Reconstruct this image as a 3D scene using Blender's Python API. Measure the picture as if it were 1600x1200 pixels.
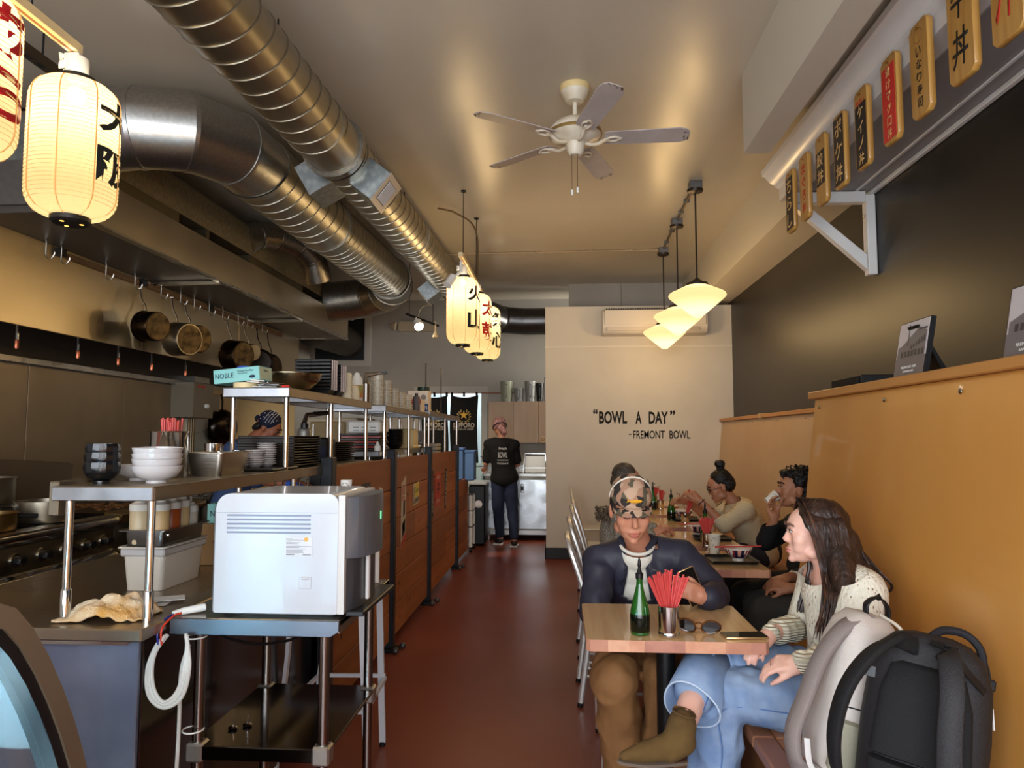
import bpy, bmesh, math, random
from mathutils import Matrix, Vector, noise, Euler
for _o in list(bpy.data.objects): bpy.data.objects.remove(_o)
random.seed(7)
SC = bpy.context.scene; COL = SC.collection
PI = math.pi; R = math.radians

# ------------------------------------------------------------------ camera, world, lights, exposure
cd = bpy.data.cameras.new('camera'); cam = bpy.data.objects.new('camera', cd); COL.objects.link(cam)
cam.location = (0, 0, 1.43); cam.rotation_euler = (R(90+4.315), 0, R(3.889))
cd.sensor_width = 36; cd.lens = 36*1100/1600; cd.clip_start = .02
SC.camera = cam
SC.view_settings.view_transform = 'Standard'; SC.view_settings.look = 'None'
SC.view_settings.gamma = 1; SC.view_settings.use_curve_mapping = False
SC.view_settings.exposure = 1.2
W = bpy.data.worlds.new('sky'); SC.world = W; W.use_nodes = True
bg = W.node_tree.nodes['Background']; bg.inputs[0].default_value = (.62, .78, 1, 1); bg.inputs[1].default_value = 1.1

def lamp(kind, name, loc, energy, col, rot=(0, 0, 0), **kw):
    d = bpy.data.lights.new(name, kind); d.energy = energy; d.color = col
    for k, v in kw.items(): setattr(d, k, v)
    o = bpy.data.objects.new(name, d); COL.objects.link(o); o.location = loc; o.rotation_euler = rot
    return o
WARM = (1, .76, .47)
# daylight entering by the shop window behind the camera
lamp('AREA', 'window_daylight', (-.6, -1.75, 1.55), 104, (.93, .96, 1), (R(90), 0, 0), shape='RECTANGLE', size=4.6, size_y=2.5)

lamp('AREA', 'unseen_back_fill', (1.6, 10.0, 2.3), 22, (1, .95, .86), (0, R(90), 0), size=.8)  # added unseen lamp behind the partition, lifts the dim far back
# ------------------------------------------------------------------ materials
def lin(c):
    r = []
    for v in c[:3]:
        v = v/255; r.append(v/12.92 if v <= .04045 else ((v+.055)/1.055)**2.4)
    return (*r, 1)
MATS = {}
def mat(name, col=(128, 128, 128), rough=.5, metal=0, var=None, vs=4, stretch=(1, 1, 1), bump=0, bs=60, bstretch=(1, 1, 1),
        rvar=0, coat=0, emis=None, es=1, trans=0, ior=1.45, spec=.5, voro=False, alpha=1, sss=0, detail=4, wave=None):
    if name in MATS: return MATS[name]
    m = bpy.data.materials.new(name); m.use_nodes = True; nt = m.node_tree; N = nt.nodes; L = nt.links
    b = N['Principled BSDF']
    b.inputs['Base Color'].default_value = lin(col); b.inputs['Roughness'].default_value = rough
    b.inputs['Metallic'].default_value = metal; b.inputs['IOR'].default_value = ior
    b.inputs['Specular IOR Level'].default_value = spec
    b.inputs['Coat Weight'].default_value = coat; b.inputs['Transmission Weight'].default_value = trans
    if alpha < 1: b.inputs['Alpha'].default_value = alpha
    if sss: b.inputs['Subsurface Weight'].default_value = sss; b.inputs['Subsurface Radius'].default_value = (.01, .004, .002); b.inputs['Subsurface Scale'].default_value = 1
    if emis: b.inputs['Emission Color'].default_value = lin(emis); b.inputs['Emission Strength'].default_value = es
    tc = N.new('ShaderNodeTexCoord')
    def mapped(st):
        mp = N.new('ShaderNodeMapping'); mp.inputs['Scale'].default_value = st; L.new(tc.outputs['Object'], mp.inputs[0]); return mp.outputs[0]
    def nz(scale, st, det=detail):
        n = N.new('ShaderNodeTexVoronoi' if voro else 'ShaderNodeTexNoise'); n.inputs['Scale'].default_value = scale
        if not voro: n.inputs['Detail'].default_value = det
        L.new(mapped(st), n.inputs['Vector']); return n.outputs['Distance' if voro else 0]
    if var:
        o = nz(vs, stretch)
        cr = N.new('ShaderNodeValToRGB'); cr.color_ramp.elements[0].position = .28; cr.color_ramp.elements[1].position = .72; cr.color_ramp.interpolation = 'EASE'
        if voro: cr.color_ramp.elements[0].position = .1; cr.color_ramp.elements[1].position = .8
        cr.color_ramp.elements[0].color = lin(col); cr.color_ramp.elements[1].color = lin(var)
        L.new(o, cr.inputs[0]); L.new(cr.outputs[0], b.inputs['Base Color'])
    if rvar:
        n = N.new('ShaderNodeTexNoise'); n.inputs['Scale'].default_value = vs*1.3; n.inputs['Detail'].default_value = 1.5
        L.new(mapped(stretch), n.inputs['Vector'])
        mr = N.new('ShaderNodeMapRange'); mr.inputs[1].default_value = .2; mr.inputs[2].default_value = .8; mr.interpolation_type = 'SMOOTHSTEP'
        mr.inputs[3].default_value = max(.02, rough-rvar); mr.inputs[4].default_value = min(1, rough+rvar)
        L.new(n.outputs[0], mr.inputs[0]); L.new(mr.outputs[0], b.inputs['Roughness'])
    if bump:
        n = N.new('ShaderNodeTexNoise'); n.inputs['Scale'].default_value = bs; n.inputs['Detail'].default_value = 3
        L.new(mapped(bstretch), n.inputs['Vector'])
        bp = N.new('ShaderNodeBump'); bp.inputs['Strength'].default_value = bump; bp.inputs['Distance'].default_value = .01
        L.new(n.outputs[0], bp.inputs['Height']); L.new(bp.outputs[0], b.inputs['Normal'])
    if wave:
        n = N.new('ShaderNodeTexWave'); n.inputs['Scale'].default_value = wave[0]; n.bands_direction = wave[1]; n.inputs['Distortion'].default_value = wave[3] if len(wave) > 3 else 0
        n.inputs['Detail'].default_value = 2
        L.new(tc.outputs['Object'], n.inputs['Vector'])
        bp = N.new('ShaderNodeBump'); bp.inputs['Strength'].default_value = wave[2]; bp.inputs['Distance'].default_value = .01
        L.new(n.outputs[0], bp.inputs['Height']); L.new(bp.outputs[0], b.inputs['Normal'])
    MATS[name] = m; return m

def lampshade(name, col, strength, clear=.3, ribs=0, tl=.12):
    m = bpy.data.materials.new(name); m.use_nodes = True; nt = m.node_tree; N = nt.nodes; L = nt.links; N.clear()
    out = N.new('ShaderNodeOutputMaterial'); mx = N.new('ShaderNodeMixShader'); mx.inputs[0].default_value = 1-clear
    tr = N.new('ShaderNodeBsdfTransparent'); tr.inputs[0].default_value = (1, .85, .6, 1)
    ad = N.new('ShaderNodeAddShader'); df = N.new('ShaderNodeBsdfTranslucent'); df.inputs[0].default_value = (tl, tl*.92, tl*.75, 1)
    em = N.new('ShaderNodeEmission'); em.inputs[0].default_value = lin(col); em.inputs[1].default_value = strength
    L.new(df.outputs[0], ad.inputs[0]); L.new(em.outputs[0], ad.inputs[1])
    L.new(tr.outputs[0], mx.inputs[1]); L.new(ad.outputs[0], mx.inputs[2]); L.new(mx.outputs[0], out.inputs[0])
    return m

# ------------------------------------------------------------------ mesh builder
class MB:
    def __init__(s, T=None): s.bm = bmesh.new(); s.T = T or Matrix.Identity(4); s.mi = 0; s.smooth = False
    def _fin(s, verts, M=None, bev=0, seg=1):
        T = s.T @ M if M is not None else s.T
        for v in verts: v.co = T @ v.co
        fs = set()
        for v in verts:
            for f in v.link_faces: fs.add(f)
        for f in fs: f.material_index = s.mi; f.smooth = s.smooth
        if bev:
            es = set()
            for f in fs:
                for e in f.edges: es.add(e)
            bmesh.ops.bevel(s.bm, geom=list(es), offset=bev, segments=seg, affect='EDGES', profile=.5, clamp_overlap=True)
        return s
    def box(s, x0, x1, y0, y1, z0, z1, bev=0, M=None, seg=1):
        vs = [s.bm.verts.new((x, y, z)) for z in (z0, z1) for y in (y0, y1) for x in (x0, x1)]
        for f in ((0, 2, 3, 1), (4, 5, 7, 6), (0, 1, 5, 4), (2, 6, 7, 3), (0, 4, 6, 2), (1, 3, 7, 5)): s.bm.faces.new([vs[i] for i in f])
        return s._fin(vs, M, bev, seg)
    def quad(s, *ps):
        vs = [s.bm.verts.new(p) for p in ps]; s.bm.faces.new(vs); return s._fin(vs)
    def prism(s, poly, d0, d1, ax='y', bev=0, M=None):
        def c(u, v, w): return {'x': (w, u, v), 'y': (u, w, v), 'z': (u, v, w)}[ax]
        n = len(poly); A = [s.bm.verts.new(c(u, v, d0)) for u, v in poly]; B = [s.bm.verts.new(c(u, v, d1)) for u, v in poly]
        s.bm.faces.new(A); s.bm.faces.new(B[::-1])
        for i in range(n): s.bm.faces.new((A[i], A[(i+1) % n], B[(i+1) % n], B[i]))
        return s._fin(A+B, M, bev)
    def rings(s, rings, cap0=True, cap1=True, closed=True, loop=False):
        RS = [[s.bm.verts.new(p) for p in r] for r in rings]; n = len(RS[0])
        m = len(RS)
        for i in range(m if loop else m-1):
            a, b = RS[i], RS[(i+1) % m]
            for j in range(n if closed else n-1):
                k = (j+1) % n
                s.bm.faces.new((a[j], a[k], b[k], b[j]))
        if cap0 and not loop and n > 2: s.bm.faces.new(RS[0][::-1])
        if cap1 and not loop and n > 2: s.bm.faces.new(RS[-1])
        return s._fin([v for r in RS for v in r])
    def lathe(s, prof, loc=(0, 0, 0), seg=20, M=None, cap0=True, cap1=True, a0=0):
        rr = []
        MM = (M if M is not None else Matrix.Identity(4))
        lo = Vector(loc)
        for r, z in prof:
            rr.append([MM @ (Vector((max(r, 1e-4)*math.cos(a0+2*PI*k/seg), max(r, 1e-4)*math.sin(a0+2*PI*k/seg), z)) + lo) for k in range(seg)])
        return s.rings(rr, cap0, cap1)
    def cyl(s, p0, p1, r0, r1=None, seg=14, cap=True):
        return s.tube([p0, p1], [r0, r0 if r1 is None else r1], seg, cap=cap)
    def tube(s, pts, r, seg=8, loop=False, cap=True, flat=None, up=None):
        P = [Vector(p) for p in pts]; n = len(P); rr = []
        if not isinstance(r, (list, tuple)): r = [r]*n
        t0 = ((P[1]-P[0]) if not loop else (P[1]-P[-1])).normalized()
        u = Vector(up) if up else (Vector((0, 0, 1)) if abs(t0.z) < .9 else Vector((1, 0, 0)))
        nrm = (u - t0*u.dot(t0)).normalized()
        for i in range(n):
            if loop: t = (P[(i+1) % n]-P[i-1]).normalized()
            else: t = (P[min(i+1, n-1)]-P[max(i-1, 0)]).normalized()
            nrm = (nrm - t*nrm.dot(t)).normalized(); bn = t.cross(nrm)
            f = flat or 1
            rr.append([P[i]+nrm*math.cos(2*PI*k/seg+PI/seg)*r[i]*f+bn*math.sin(2*PI*k/seg+PI/seg)*r[i] for k in range(seg)])
        return s.rings(rr, cap, cap, loop=loop)
    def ball(s, c, r, seg=12, rot=None):
        if not isinstance(r, (list, tuple)): r = (r, r, r)
        M = Matrix.Translation(c) @ (rot.to_4x4() if rot else Matrix.Identity(4)) @ Matrix.Diagonal((*r, 1))
        g = bmesh.ops.create_uvsphere(s.bm, u_segments=seg, v_segments=max(4, seg//2+1), radius=1)
        return s._fin(g['verts'], M)
    def grid(s, fn, nu, nv, cu=False):
        V = [[s.bm.verts.new(fn(i/nu, j/nv)) for j in range(nv+1)] for i in range(nu+(0 if cu else 1))]
        for i in range(nu):
            for j in range(nv):
                a = V[i]; b = V[(i+1) % len(V)]
                s.bm.faces.new((a[j], b[j], b[j+1], a[j+1]))
        return s._fin([v for r in V for v in r])
    def sm(s, v=True): s.smooth = v; return s

def root_inv(p):
    m = Matrix.Identity(4)
    while p is not None: m = p.matrix_basis @ m; p = p.parent
    return m.inverted()
def mesh_obj(name, me, parent=None):
    o = bpy.data.objects.new(name, me); COL.objects.link(o)
    if parent is not None: o.parent = parent
    return o
def part(name, mb, m, parent=None, local=False, smooth=None, auto=35, solid=0, label=None, norm=True):
    if parent is not None and not local: bmesh.ops.transform(mb.bm, matrix=root_inv(parent), verts=mb.bm.verts)
    if norm: bmesh.ops.recalc_face_normals(mb.bm, faces=mb.bm.faces)
    if smooth is None: smooth = True
    if smooth:
        for f in mb.bm.faces: f.smooth = True
        for e in mb.bm.edges:
            if len(e.link_faces) == 2 and e.calc_face_angle(0) > R(auto): e.smooth = False
    me = bpy.data.meshes.new(name); mb.bm.to_mesh(me); mb.bm.free()
    for k in (m if isinstance(m, (list, tuple)) else [m]): me.materials.append(k)
    o = mesh_obj(name, me, parent)
    if solid:
        md = o.modifiers.new('s', 'SOLIDIFY'); md.thickness = solid; md.offset = 0
    if label: o['label'] = label
    return o
def tag(o, label, cat, group=None, kind=None):
    if label: o['label'] = label
    if cat: o['category'] = cat
    if group: o['group'] = group
    if kind: o['kind'] = kind
    return o
def thing(name, label, cat, loc=(0, 0, 0), rz=0, group=None, rot=None):
    o = bpy.data.objects.new(name, None); COL.objects.link(o); o.empty_display_size = .05
    o.location = loc; o.rotation_euler = rot or (0, 0, rz)
    o.matrix_basis = Matrix.Translation(loc) @ Euler(rot or (0, 0, rz)).to_matrix().to_4x4()
    return tag(o, label, cat, group)
def nth(k, n):
    return 'bottom' if k == 0 else 'topmost' if k == n-1 else ('second', 'third', 'fourth', 'fifth', 'sixth', 'seventh', 'eighth', 'ninth', 'tenth', 'eleventh', 'twelfth')[k-1]+' from bottom'
def single(name, mb, m, label, cat, group=None, **k):
    """a thing that is one mesh in world coordinates: origin moved to its base"""
    cs = [v.co for v in mb.bm.verts]
    lo = Vector([min(c[i] for c in cs) for i in range(3)]); hi = Vector([max(c[i] for c in cs) for i in range(3)])
    b = Vector(((lo.x+hi.x)/2, (lo.y+hi.y)/2, lo.z))
    for v in mb.bm.verts: v.co -= b
    o = part(name, mb, m, None, **k); o.location = b
    return tag(o, label, cat, group)
def struct(name, mb, m, parent=None, **k):
    o = part(name, mb, m, parent, **k)
    if parent is None: o['kind'] = 'structure'
    return o
def dup(root, loc=None, rz=None, label=None, group=None, parent=None):
    c = root.copy(); COL.objects.link(c)
    if parent is not None: c.parent = parent
    for ch in list(root.children): dup(ch, parent=c)
    if loc is not None:
        sc = root.matrix_basis.to_scale(); rot = root.matrix_basis.to_euler()
        if rz is not None: rot.z = rz
        c.matrix_basis = Matrix.Translation(loc) @ rot.to_matrix().to_4x4()
    if label: c['label'] = label
    if group: c['group'] = group
    return c

_fm = None
def text(name, body, m, parent, M, w=None, h=None, ext=.0008, squeeze=True, local=False, world_parent=None, shear=0, bold=0):
    """lettering mesh: centred in the XY plane of M (X = reading direction, Z = out of the surface)"""
    cu = bpy.data.curves.new('t', 'FONT'); cu.body = body; cu.size = 1; cu.align_x = 'CENTER'; cu.extrude = 0; cu.resolution_u = 3; cu.offset = bold
    cu.shear = shear
    o = bpy.data.objects.new('t', cu); COL.objects.link(o); bpy.context.view_layer.update()
    dg = bpy.context.evaluated_depsgraph_get(); me = bpy.data.meshes.new_from_object(o.evaluated_get(dg))
    bpy.data.objects.remove(o)
    xs = [v.co.x for v in me.vertices]; ys = [v.co.y for v in me.vertices]
    if not xs: return None
    cx, cy = (min(xs)+max(xs))/2, (min(ys)+max(ys))/2; bw = max(xs)-min(xs); bh = max(ys)-min(ys)
    sx = w/bw if w else h/bh; sy = h/bh if h else sx
    bm = bmesh.new(); bm.from_mesh(me); bpy.data.meshes.remove(me)
    if ext > 0:
        r = bmesh.ops.extrude_face_region(bm, geom=list(bm.faces))
        for v in [g for g in r['geom'] if isinstance(g, bmesh.types.BMVert)]: v.co.z += 1
    for v in bm.verts: v.co = M @ Vector(((v.co.x-cx)*sx, (v.co.y-cy)*sy, v.co.z*ext+.0004))
    mb = MB(); mb.bm.free(); mb.bm = bm
    return part(name, mb, m, parent, local=local, smooth=False)
def frame(o, x, z):
    """matrix with X = reading direction, Z = outward normal"""
    x = Vector(x).normalized(); z = Vector(z).normalized(); y = z.cross(x).normalized(); x = y.cross(z)
    return Matrix(((x.x, y.x, z.x, o[0]), (x.y, y.y, z.y, o[1]), (x.z, y.z, z.z, o[2]), (0, 0, 0, 1)))
def arc(c, r, a0, a1, n, ax=0, ay=1):
    out = []
    for i in range(n+1):
        a = R(a0+(a1-a0)*i/n); p = list(c); p[ax] += r*math.cos(a); p[ay] += r*math.sin(a); out.append(tuple(p))
    return out
def spline(pts, n=6):
    P = [Vector(p) for p in pts]; P = [P[0]*2-P[1]]+P+[P[-1]*2-P[-2]]; out = []
    for i in range(1, len(P)-2):
        for k in range(n):
            t = k/n; a, b, c, d = P[i-1:i+3]
            out.append(.5*((2*b)+(c-a)*t+(2*a-5*b+4*c-d)*t*t+(3*b-a-3*c+d)*t**3))
    return out+[P[-2]]

# shared materials
STEEL = mat('brushed_steel', (176, 170, 160), .30, 1, rvar=.10, vs=3, stretch=(1, 1, 1), bump=.06, bs=14, bstretch=(1, 1, 14))
STEELH = mat('brushed_steel_horizontal', (178, 174, 168), .26, 1, rvar=.10, vs=3, bump=.05, bs=12, bstretch=(1, 14, 14))
STEELD = mat('greasy_steel', (150, 140, 122), .42, .85, var=(128, 118, 102), rvar=.12, vs=2.2, bump=.05, bs=10, bstretch=(1, 1, 10))
CHROME = mat('polished_steel', (205, 202, 198), .12, 1)
GALV = mat('galvanised_steel', (158, 154, 146), .36, 1, var=(142, 138, 130), vs=40, voro=True)
DUCTM = mat('spiral_duct_steel', (168, 162, 148), .38, 1, var=(156, 150, 136), vs=5, bump=.02, bs=30)
BLACKP = mat('black_plastic', (18, 18, 20), .38)
BLACKM = mat('black_metal', (20, 21, 23), .42, .3)
WHITEP = mat('white_plastic', (232, 232, 228), .32)
WHITEC = mat('white_ceramic', (198, 194, 194), .14, coat=.5)
CREAM = mat('off_white_wall_paint', (214, 206, 190), .5, var=(206, 197, 180), vs=1.6, bump=.03, bs=50)
RED = mat('red_lacquer_plastic', (196, 66, 66), .35)
GLASS = mat('clear_glass', (255, 255, 255), .02, trans=1)
INK = mat('black_ink', (20, 20, 20), .6)
REDINK = mat('red_ink', (200, 40, 34), .6)
WHITEINK = mat('white_ink', (228, 226, 220), .6)
# ================================================================== THE ROOM
XL, XR, YB, YF, ZC = -3.8, 2.04, 10.47, -2.0, 3.5
floorM = mat('red_painted_concrete', (136, 68, 50), .36, var=(120, 58, 43), vs=.9, rvar=.05, bump=.04, bs=9, detail=4)
ceilM = mat('ceiling_paint', (200, 192, 176), .30, var=(188, 179, 162), vs=.6, bump=.10, bs=3.5, spec=.6)
greyW = mat('grey_wall_paint', (168, 163, 155), .55, var=(156, 151, 143), vs=1.2, bump=.03, bs=50)
darkW = mat('charcoal_wall_paint', (34, 30, 28), .42, var=(39, 35, 32), vs=1.4, stretch=(1, 1, .3), bump=.05, bs=7, bstretch=(1, 1, .25))
soffM = mat('soffit_paint', (206, 198, 182), .45, bump=.05, bs=5)
blackB = mat('black_baseboard', (24, 23, 22), .5)
struct('floor', MB().box(XL-.2, XR+.2, YF-.2, YB+.2, -.1, 0), floorM)
struct('ceiling', MB().box(XL-.2, XR+.2, YF-.2, YB+.2, ZC, ZC+.1), ceilM)
struct('wall_left', MB().box(XL-.2, XL, YF, YB+.2, 0, ZC), greyW)
struct('wall_right', MB().box(XR, XR+.2, YF, YB+.2, 0, ZC), darkW)
# back wall with a recess for the doorway (behind the split curtain) and for the exhaust outlet
b = MB(); dx0, dx1, dz = -2.10, -1.17, 2.10
b.box(XL, dx0, YB, YB+.2, 0, ZC); b.box(dx1, XR, YB, YB+.2, 0, ZC); b.box(dx0, dx1, YB, YB+.2, dz, ZC)
struct('wall_back', b, greyW)
b = MB(); b.box(dx0-.09, dx0, YB-.02, YB, 0, dz+.09); b.box(dx1, dx1+.09, YB-.02, YB, 0, dz+.09); b.box(dx0, dx1, YB-.02, YB, dz, dz+.09)
struct('trim_1', b, mat('grey_trim', (182, 178, 170), .5))
# little lit back room seen through the doorway
b = MB(); b.box(dx0-.6, dx1+.6, YB+1.5, YB+1.6, 0, 2.6); b.box(dx0-.6, dx0-.5, YB+.2, YB+1.5, 0, 2.6); b.box(dx1+.5, dx1+.6, YB+.2, YB+1.5, 0, 2.6)
b.box(dx0-.6, dx1+.6, YB+.2, YB+1.6, 2.6, 2.7); b.box(dx0-.6, dx1+.6, YB+.2, YB+1.6, -.1, 0)
struct('wall_back_room', b, mat('bright_tile', (214, 224, 226), .5))
lamp('AREA', 'back_room_light', (dx0+.4, YB+.8, 2.5), 9, (.9, .97, 1), (0, 0, 0), size=.5)
# front wall with the shop window
b = MB(); wx0, wx1, wz0, wz1 = -3.0, 1.7, .25, 2.95
b.box(XL, wx0, YF-.2, YF, 0, ZC); b.box(wx1, XR, YF-.2, YF, 0, ZC); b.box(wx0, wx1, YF-.2, YF, wz1, ZC); b.box(wx0, wx1, YF-.2, YF, 0, wz0)
struct('wall_front', b, CREAM)
w = thing('window_1', None, None, (0, YF, wz0)); w['kind'] = 'structure'
for i in range(5):
    x = wx0+(wx1-wx0-.06)*i/4; part('window_frame', MB().box(x, x+.06, YF-.13, YF-.05, wz0, wz1), BLACKM, w)
for i in range(4):
    x = wx0+(wx1-wx0-.06)*i/4+.06; part('pane', MB().box(x, x+(wx1-wx0-.06)/4-.06, YF-.10, YF-.094, wz0, wz1), GLASS, w)
# projecting partition at the end of the dining side
YP = 8.44
b = MB(); b.box(-.17, XR, YP, 9.55, 0, 3.0)
struct('wall_partition', b, CREAM)
struct('trim_2', MB().box(-.174, XR, YP-.006, YP, 2.50, 2.52), mat('wall_panel_edge', (222, 214, 198), .5))
struct('wall_upper', MB().box(.13, XR, 9.46, 9.6, 3.0, ZC), greyW)
struct('trim_3', MB().box(.83, .836, 9.45, 9.46, 3.0, ZC), mat('dark_seam', (120, 114, 104), .6))
struct('baseboard_partition', MB().box(-.185, XR, YP-.018, YP, 0, .13, bev=.004), blackB)
struct('baseboard_partition_side', MB().box(-.185, -.17, YP-.018, 9.55, 0, .13, bev=.004), blackB)
struct('baseboard_back', MB().box(XL, dx0-.1, YB-.015, YB, 0, .12), blackB)
# soffits along the right wall
struct('soffit_long', MB().box(1.65, XR, YF, 9.55, 3.045, ZC), soffM)
struct('soffit_near', MB().box(1.05, 1.195, YF, 3.97, 3.035, ZC), soffM)
struct('soffit_near_back', MB().box(1.195, 1.65, YF, 3.97, 3.30, ZC), soffM)
# crown-moulded shelf that carries the menu boards
whiteG = mat('white_gloss_paint', (232, 230, 226), .28, bump=.03, bs=20)
cn = thing('cornice_shelf', 'long white crown-moulded shelf along the right wall, menu boards hung on it', 'shelf', (1.5, 4.8, 3.03))
prof = [(1.50, 3.03), (1.50, 3.115), (1.475, 3.125), (1.47, 3.14), (1.44, 3.155), (1.415, 3.185), (1.40, 3.20), (1.385, 3.205), (1.38, 3.235), (1.60, 3.235), (1.60, 3.03)]
part('crown_moulding', MB().prism(prof, YF, 4.80, 'y'), whiteG, cn, auto=25)
part('underside_board', MB().box(1.60, XR-.002, YF, 4.76, 3.022, 3.04), mat('grey_underside', (150, 147, 146), .45), cn)
part('edge_bead', MB().box(XR-.035, XR-.002, YF, 4.74, 2.995, 3.022, bev=.006), whiteG, cn)
part('edge_bead', MB().box(XR-.13, XR-.11, YF, 4.74, 3.012, 3.022, bev=.003), whiteG, cn)
for yb in (4.62, 1.3):
    br = thing('shelf_bracket', 'white wooden triangular bracket under the far end of the moulded shelf' if yb > 4 else 'white wooden bracket under the moulded shelf near the shop window', 'bracket', (XR, yb, 2.48))
    part('wall_post', MB().box(XR-.06, XR-.002, yb-.035, yb+.035, 2.47, 2.995, bev=.006), whiteG, br)
    part('arm', MB().box(1.50, XR-.06, yb-.035, yb+.035, 2.945, 3.018, bev=.006), whiteG, br)
    part('brace', MB().prism([(XR-.062, 2.50), (XR-.062, 2.60), (1.60, 2.944), (1.51, 2.944)], yb-.03, yb+.03, 'y', bev=.004), whiteG, br)
    for zz in (2.53, 2.86): part('screw_cap', MB().cyl((XR-.062, yb, zz), (XR-.068, yb, zz), .012), CHROME, br)
# menu boards
boardM = mat('varnished_bamboo_board', (196, 150, 78), .35, var=(176, 126, 58), vs=6, stretch=(8, 8, .6), coat=.4)
boardE = boardM
blk = mat('black_sign_paint', (34, 33, 36), .45); redp = mat('red_sign_paint', (206, 52, 44), .45)
gold = mat('gilt_lettering', (214, 172, 110), .5)
SG = [(4.45, None, .0, blk, gold, 'ちらし', 'black panel with three gold characters, farthest from the shop window'),
      (4.19, None, .0, None, REDINK, 'まぐろ丼', 'plain wood with red characters, second from far end'),
      (3.92, (.28, .76), .0, blk, gold, '鮫丼', 'short black panel low in the middle and two gold characters'),
      (3.66, (.05, .95), .0, blk, gold, 'ポケ丼', 'full black panel and three bold gold characters'),
      (3.39, (.02, .80), .0, blk, gold, 'ケイノ丼', 'black panel and small red marks above it'),
      (3.10, (.04, .88), .0, redp, gold, '漬けマグロ丼', 'bright red panel and gold characters'),
      (2.84, None, .0, None, INK, 'いなり寿司', 'thin black characters and a small round stamp at the top'),
      (2.55, None, .0, None, INK, '牛丼', 'two big black brushed characters'),
      (2.29, None, .0, None, REDINK, '丼', 'red characters, cut off by the corner of the photo')]
for y, pan, _, pm, im, s, desc in SG:
    big = y < 2.7
    z0, z1 = 2.715, 3.11 + (.05 if big else 0); hw = .072 if not big else .082
    t = thing('menu_board', 'hanging wooden menu board: '+desc, 'sign', (1.47, y, z0), 0, 'wooden menu boards along the white shelf')
    c = .022
    poly = [(y-hw+c, z0), (y+hw-c, z0), (y+hw, z0+c), (y+hw, z1-c), (y+hw-c, z1), (y-hw+c, z1), (y-hw, z1-c), (y-hw, z0+c)]
    part('board', MB().prism(poly, 1.452, 1.478, 'x', bev=.004), boardM, t, label='board with clipped corners')
    part('peg', MB().cyl((1.445, y, z1-.03), (1.50, y, z1-.03), .005, seg=8), mat('brass_peg', (190, 160, 100), .3, 1), t)
    xo = 1.4515
    if pm:
        pz0, pz1 = ((z0+(z1-z0)*pan[0], z0+(z1-z0)*pan[1]) if pan else (z0+.02, z1-.045))
        g = .014
        part('painted_panel', MB().prism([(y-hw+g, pz0), (y+hw-g, pz0), (y+hw-g, pz1), (y-hw+g, pz1)], xo-.0015, xo, 'x'), pm, t)
        xo -= .0017
    else: pz0, pz1 = z0+.03, z1-.05-(.05 if s == 'いなり寿司' else 0)
    n = len(s); ch = (pz1-pz0)/n
    for k, cc in enumerate(s):
        zc = pz1-ch*(k+.5); hh = ch*.78; ww = min(hw*1.25, hh*.95) if n > 2 else hw*1.2
        text('lettering', cc, im, t, frame((xo, y, zc), (0, -1, -.06), (-1, 0, 0)), w=ww, h=hh, ext=.0006, bold=.012)
    if s == 'いなり寿司':
        mb = MB()
        mb.tube([(xo, y+.03*math.cos(a), z1-.06+.03*math.sin(a)) for a in [2*PI*i/20 for i in range(20)]], .0012, 5, loop=True)
        part('round_stamp', mb, mat('stamp_ink', (120, 80, 40), .6), t)
    if s == 'ケイノ丼':
        text('red_marks', 'びんちょう', REDINK, t, frame((1.4515, y, z1-.065), (0, -1, 0), (-1, 0, 0)), w=.09, h=.025)

# seat-back panelling and benches
maple = mat('honey_maple_panel', (212, 152, 76), .34, var=(198, 136, 62), vs=1.3, stretch=(1, 1, .5), bump=.02, bs=30, coat=.15)
mapleP = mat('pale_maple_panel', (202, 168, 124), .36, var=(192, 156, 112), vs=1.3, stretch=(1, 1, .5), coat=.1)
mapleE = mat('maple_edge', (196, 138, 74), .4, var=(178, 120, 58), vs=9, stretch=(1, .15, 1))
seatM = mat('oiled_bench_wood', (170, 112, 72), .35, var=(146, 94, 58), vs=2, stretch=(1, .3, 3), coat=.2)
bn = thing('banquette', 'long honey maple banquette in the foreground: tall leaning back and wooden seat', 'bench', (1.2, 2, 0))
def lean(x, z, top=1.60, k=.125): return x+(z-top)*-k*-1
Y0 = 3.56
def back(x, ya, yb, ztop=1.615, k=.125, th=.02):
    xb = x-k*(ztop-.45)
    return MB().prism([(x, ztop), (x+th, ztop), (xb+th, .44), (xb, .44)], ya, yb, 'y', bev=.002)
part('back_panel', back(1.255, YF, Y0-.004), maple, bn)
part('end_panel', MB().prism([(1.275, 1.615), (XR, 1.615), (XR, 0), (1.13, 0), (1.13, .44)], Y0-.03, Y0-.008, 'y'), mapleP, bn)
part('cap_rail', MB().box(1.225, 1.36, YF, Y0+.012, 1.615, 1.65, bev=.004), mapleE, bn)
part('ledge_board', MB().box(1.36, XR, YF, Y0, 1.62, 1.648), mapleE, bn)
for yy in (3.48, 2.80, 2.28, 1.75):
    part('screw_cap', MB().ball((1.2455, yy, 1.573), (.004, .010, .010), 10), CHROME, bn)
seg = [(YF, .4), (.404, 1.5), (1.504, 2.43), (2.434, Y0)]
for a, c in seg: part('seat_board', MB().box(.70, 1.115, a, c, .42, .45, bev=.004), seatM, bn)
for a, c in seg: part('seat_nosing', MB().box(.625, .698, a, c, .412, .452, bev=.006), mat('bench_nosing', (150, 100, 72), .35, var=(120, 80, 60), vs=2, stretch=(2, .3, 2)), bn)
part('seat_front', MB().box(.68, .70, YF, Y0, 0, .412), mat('dark_bench_front', (120, 76, 40), .4), bn)
bf = thing('banquette', 'farther pale maple banquette of two back panels, behind the bun-haired diner', 'bench', (1.85, 6, 0))
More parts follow.
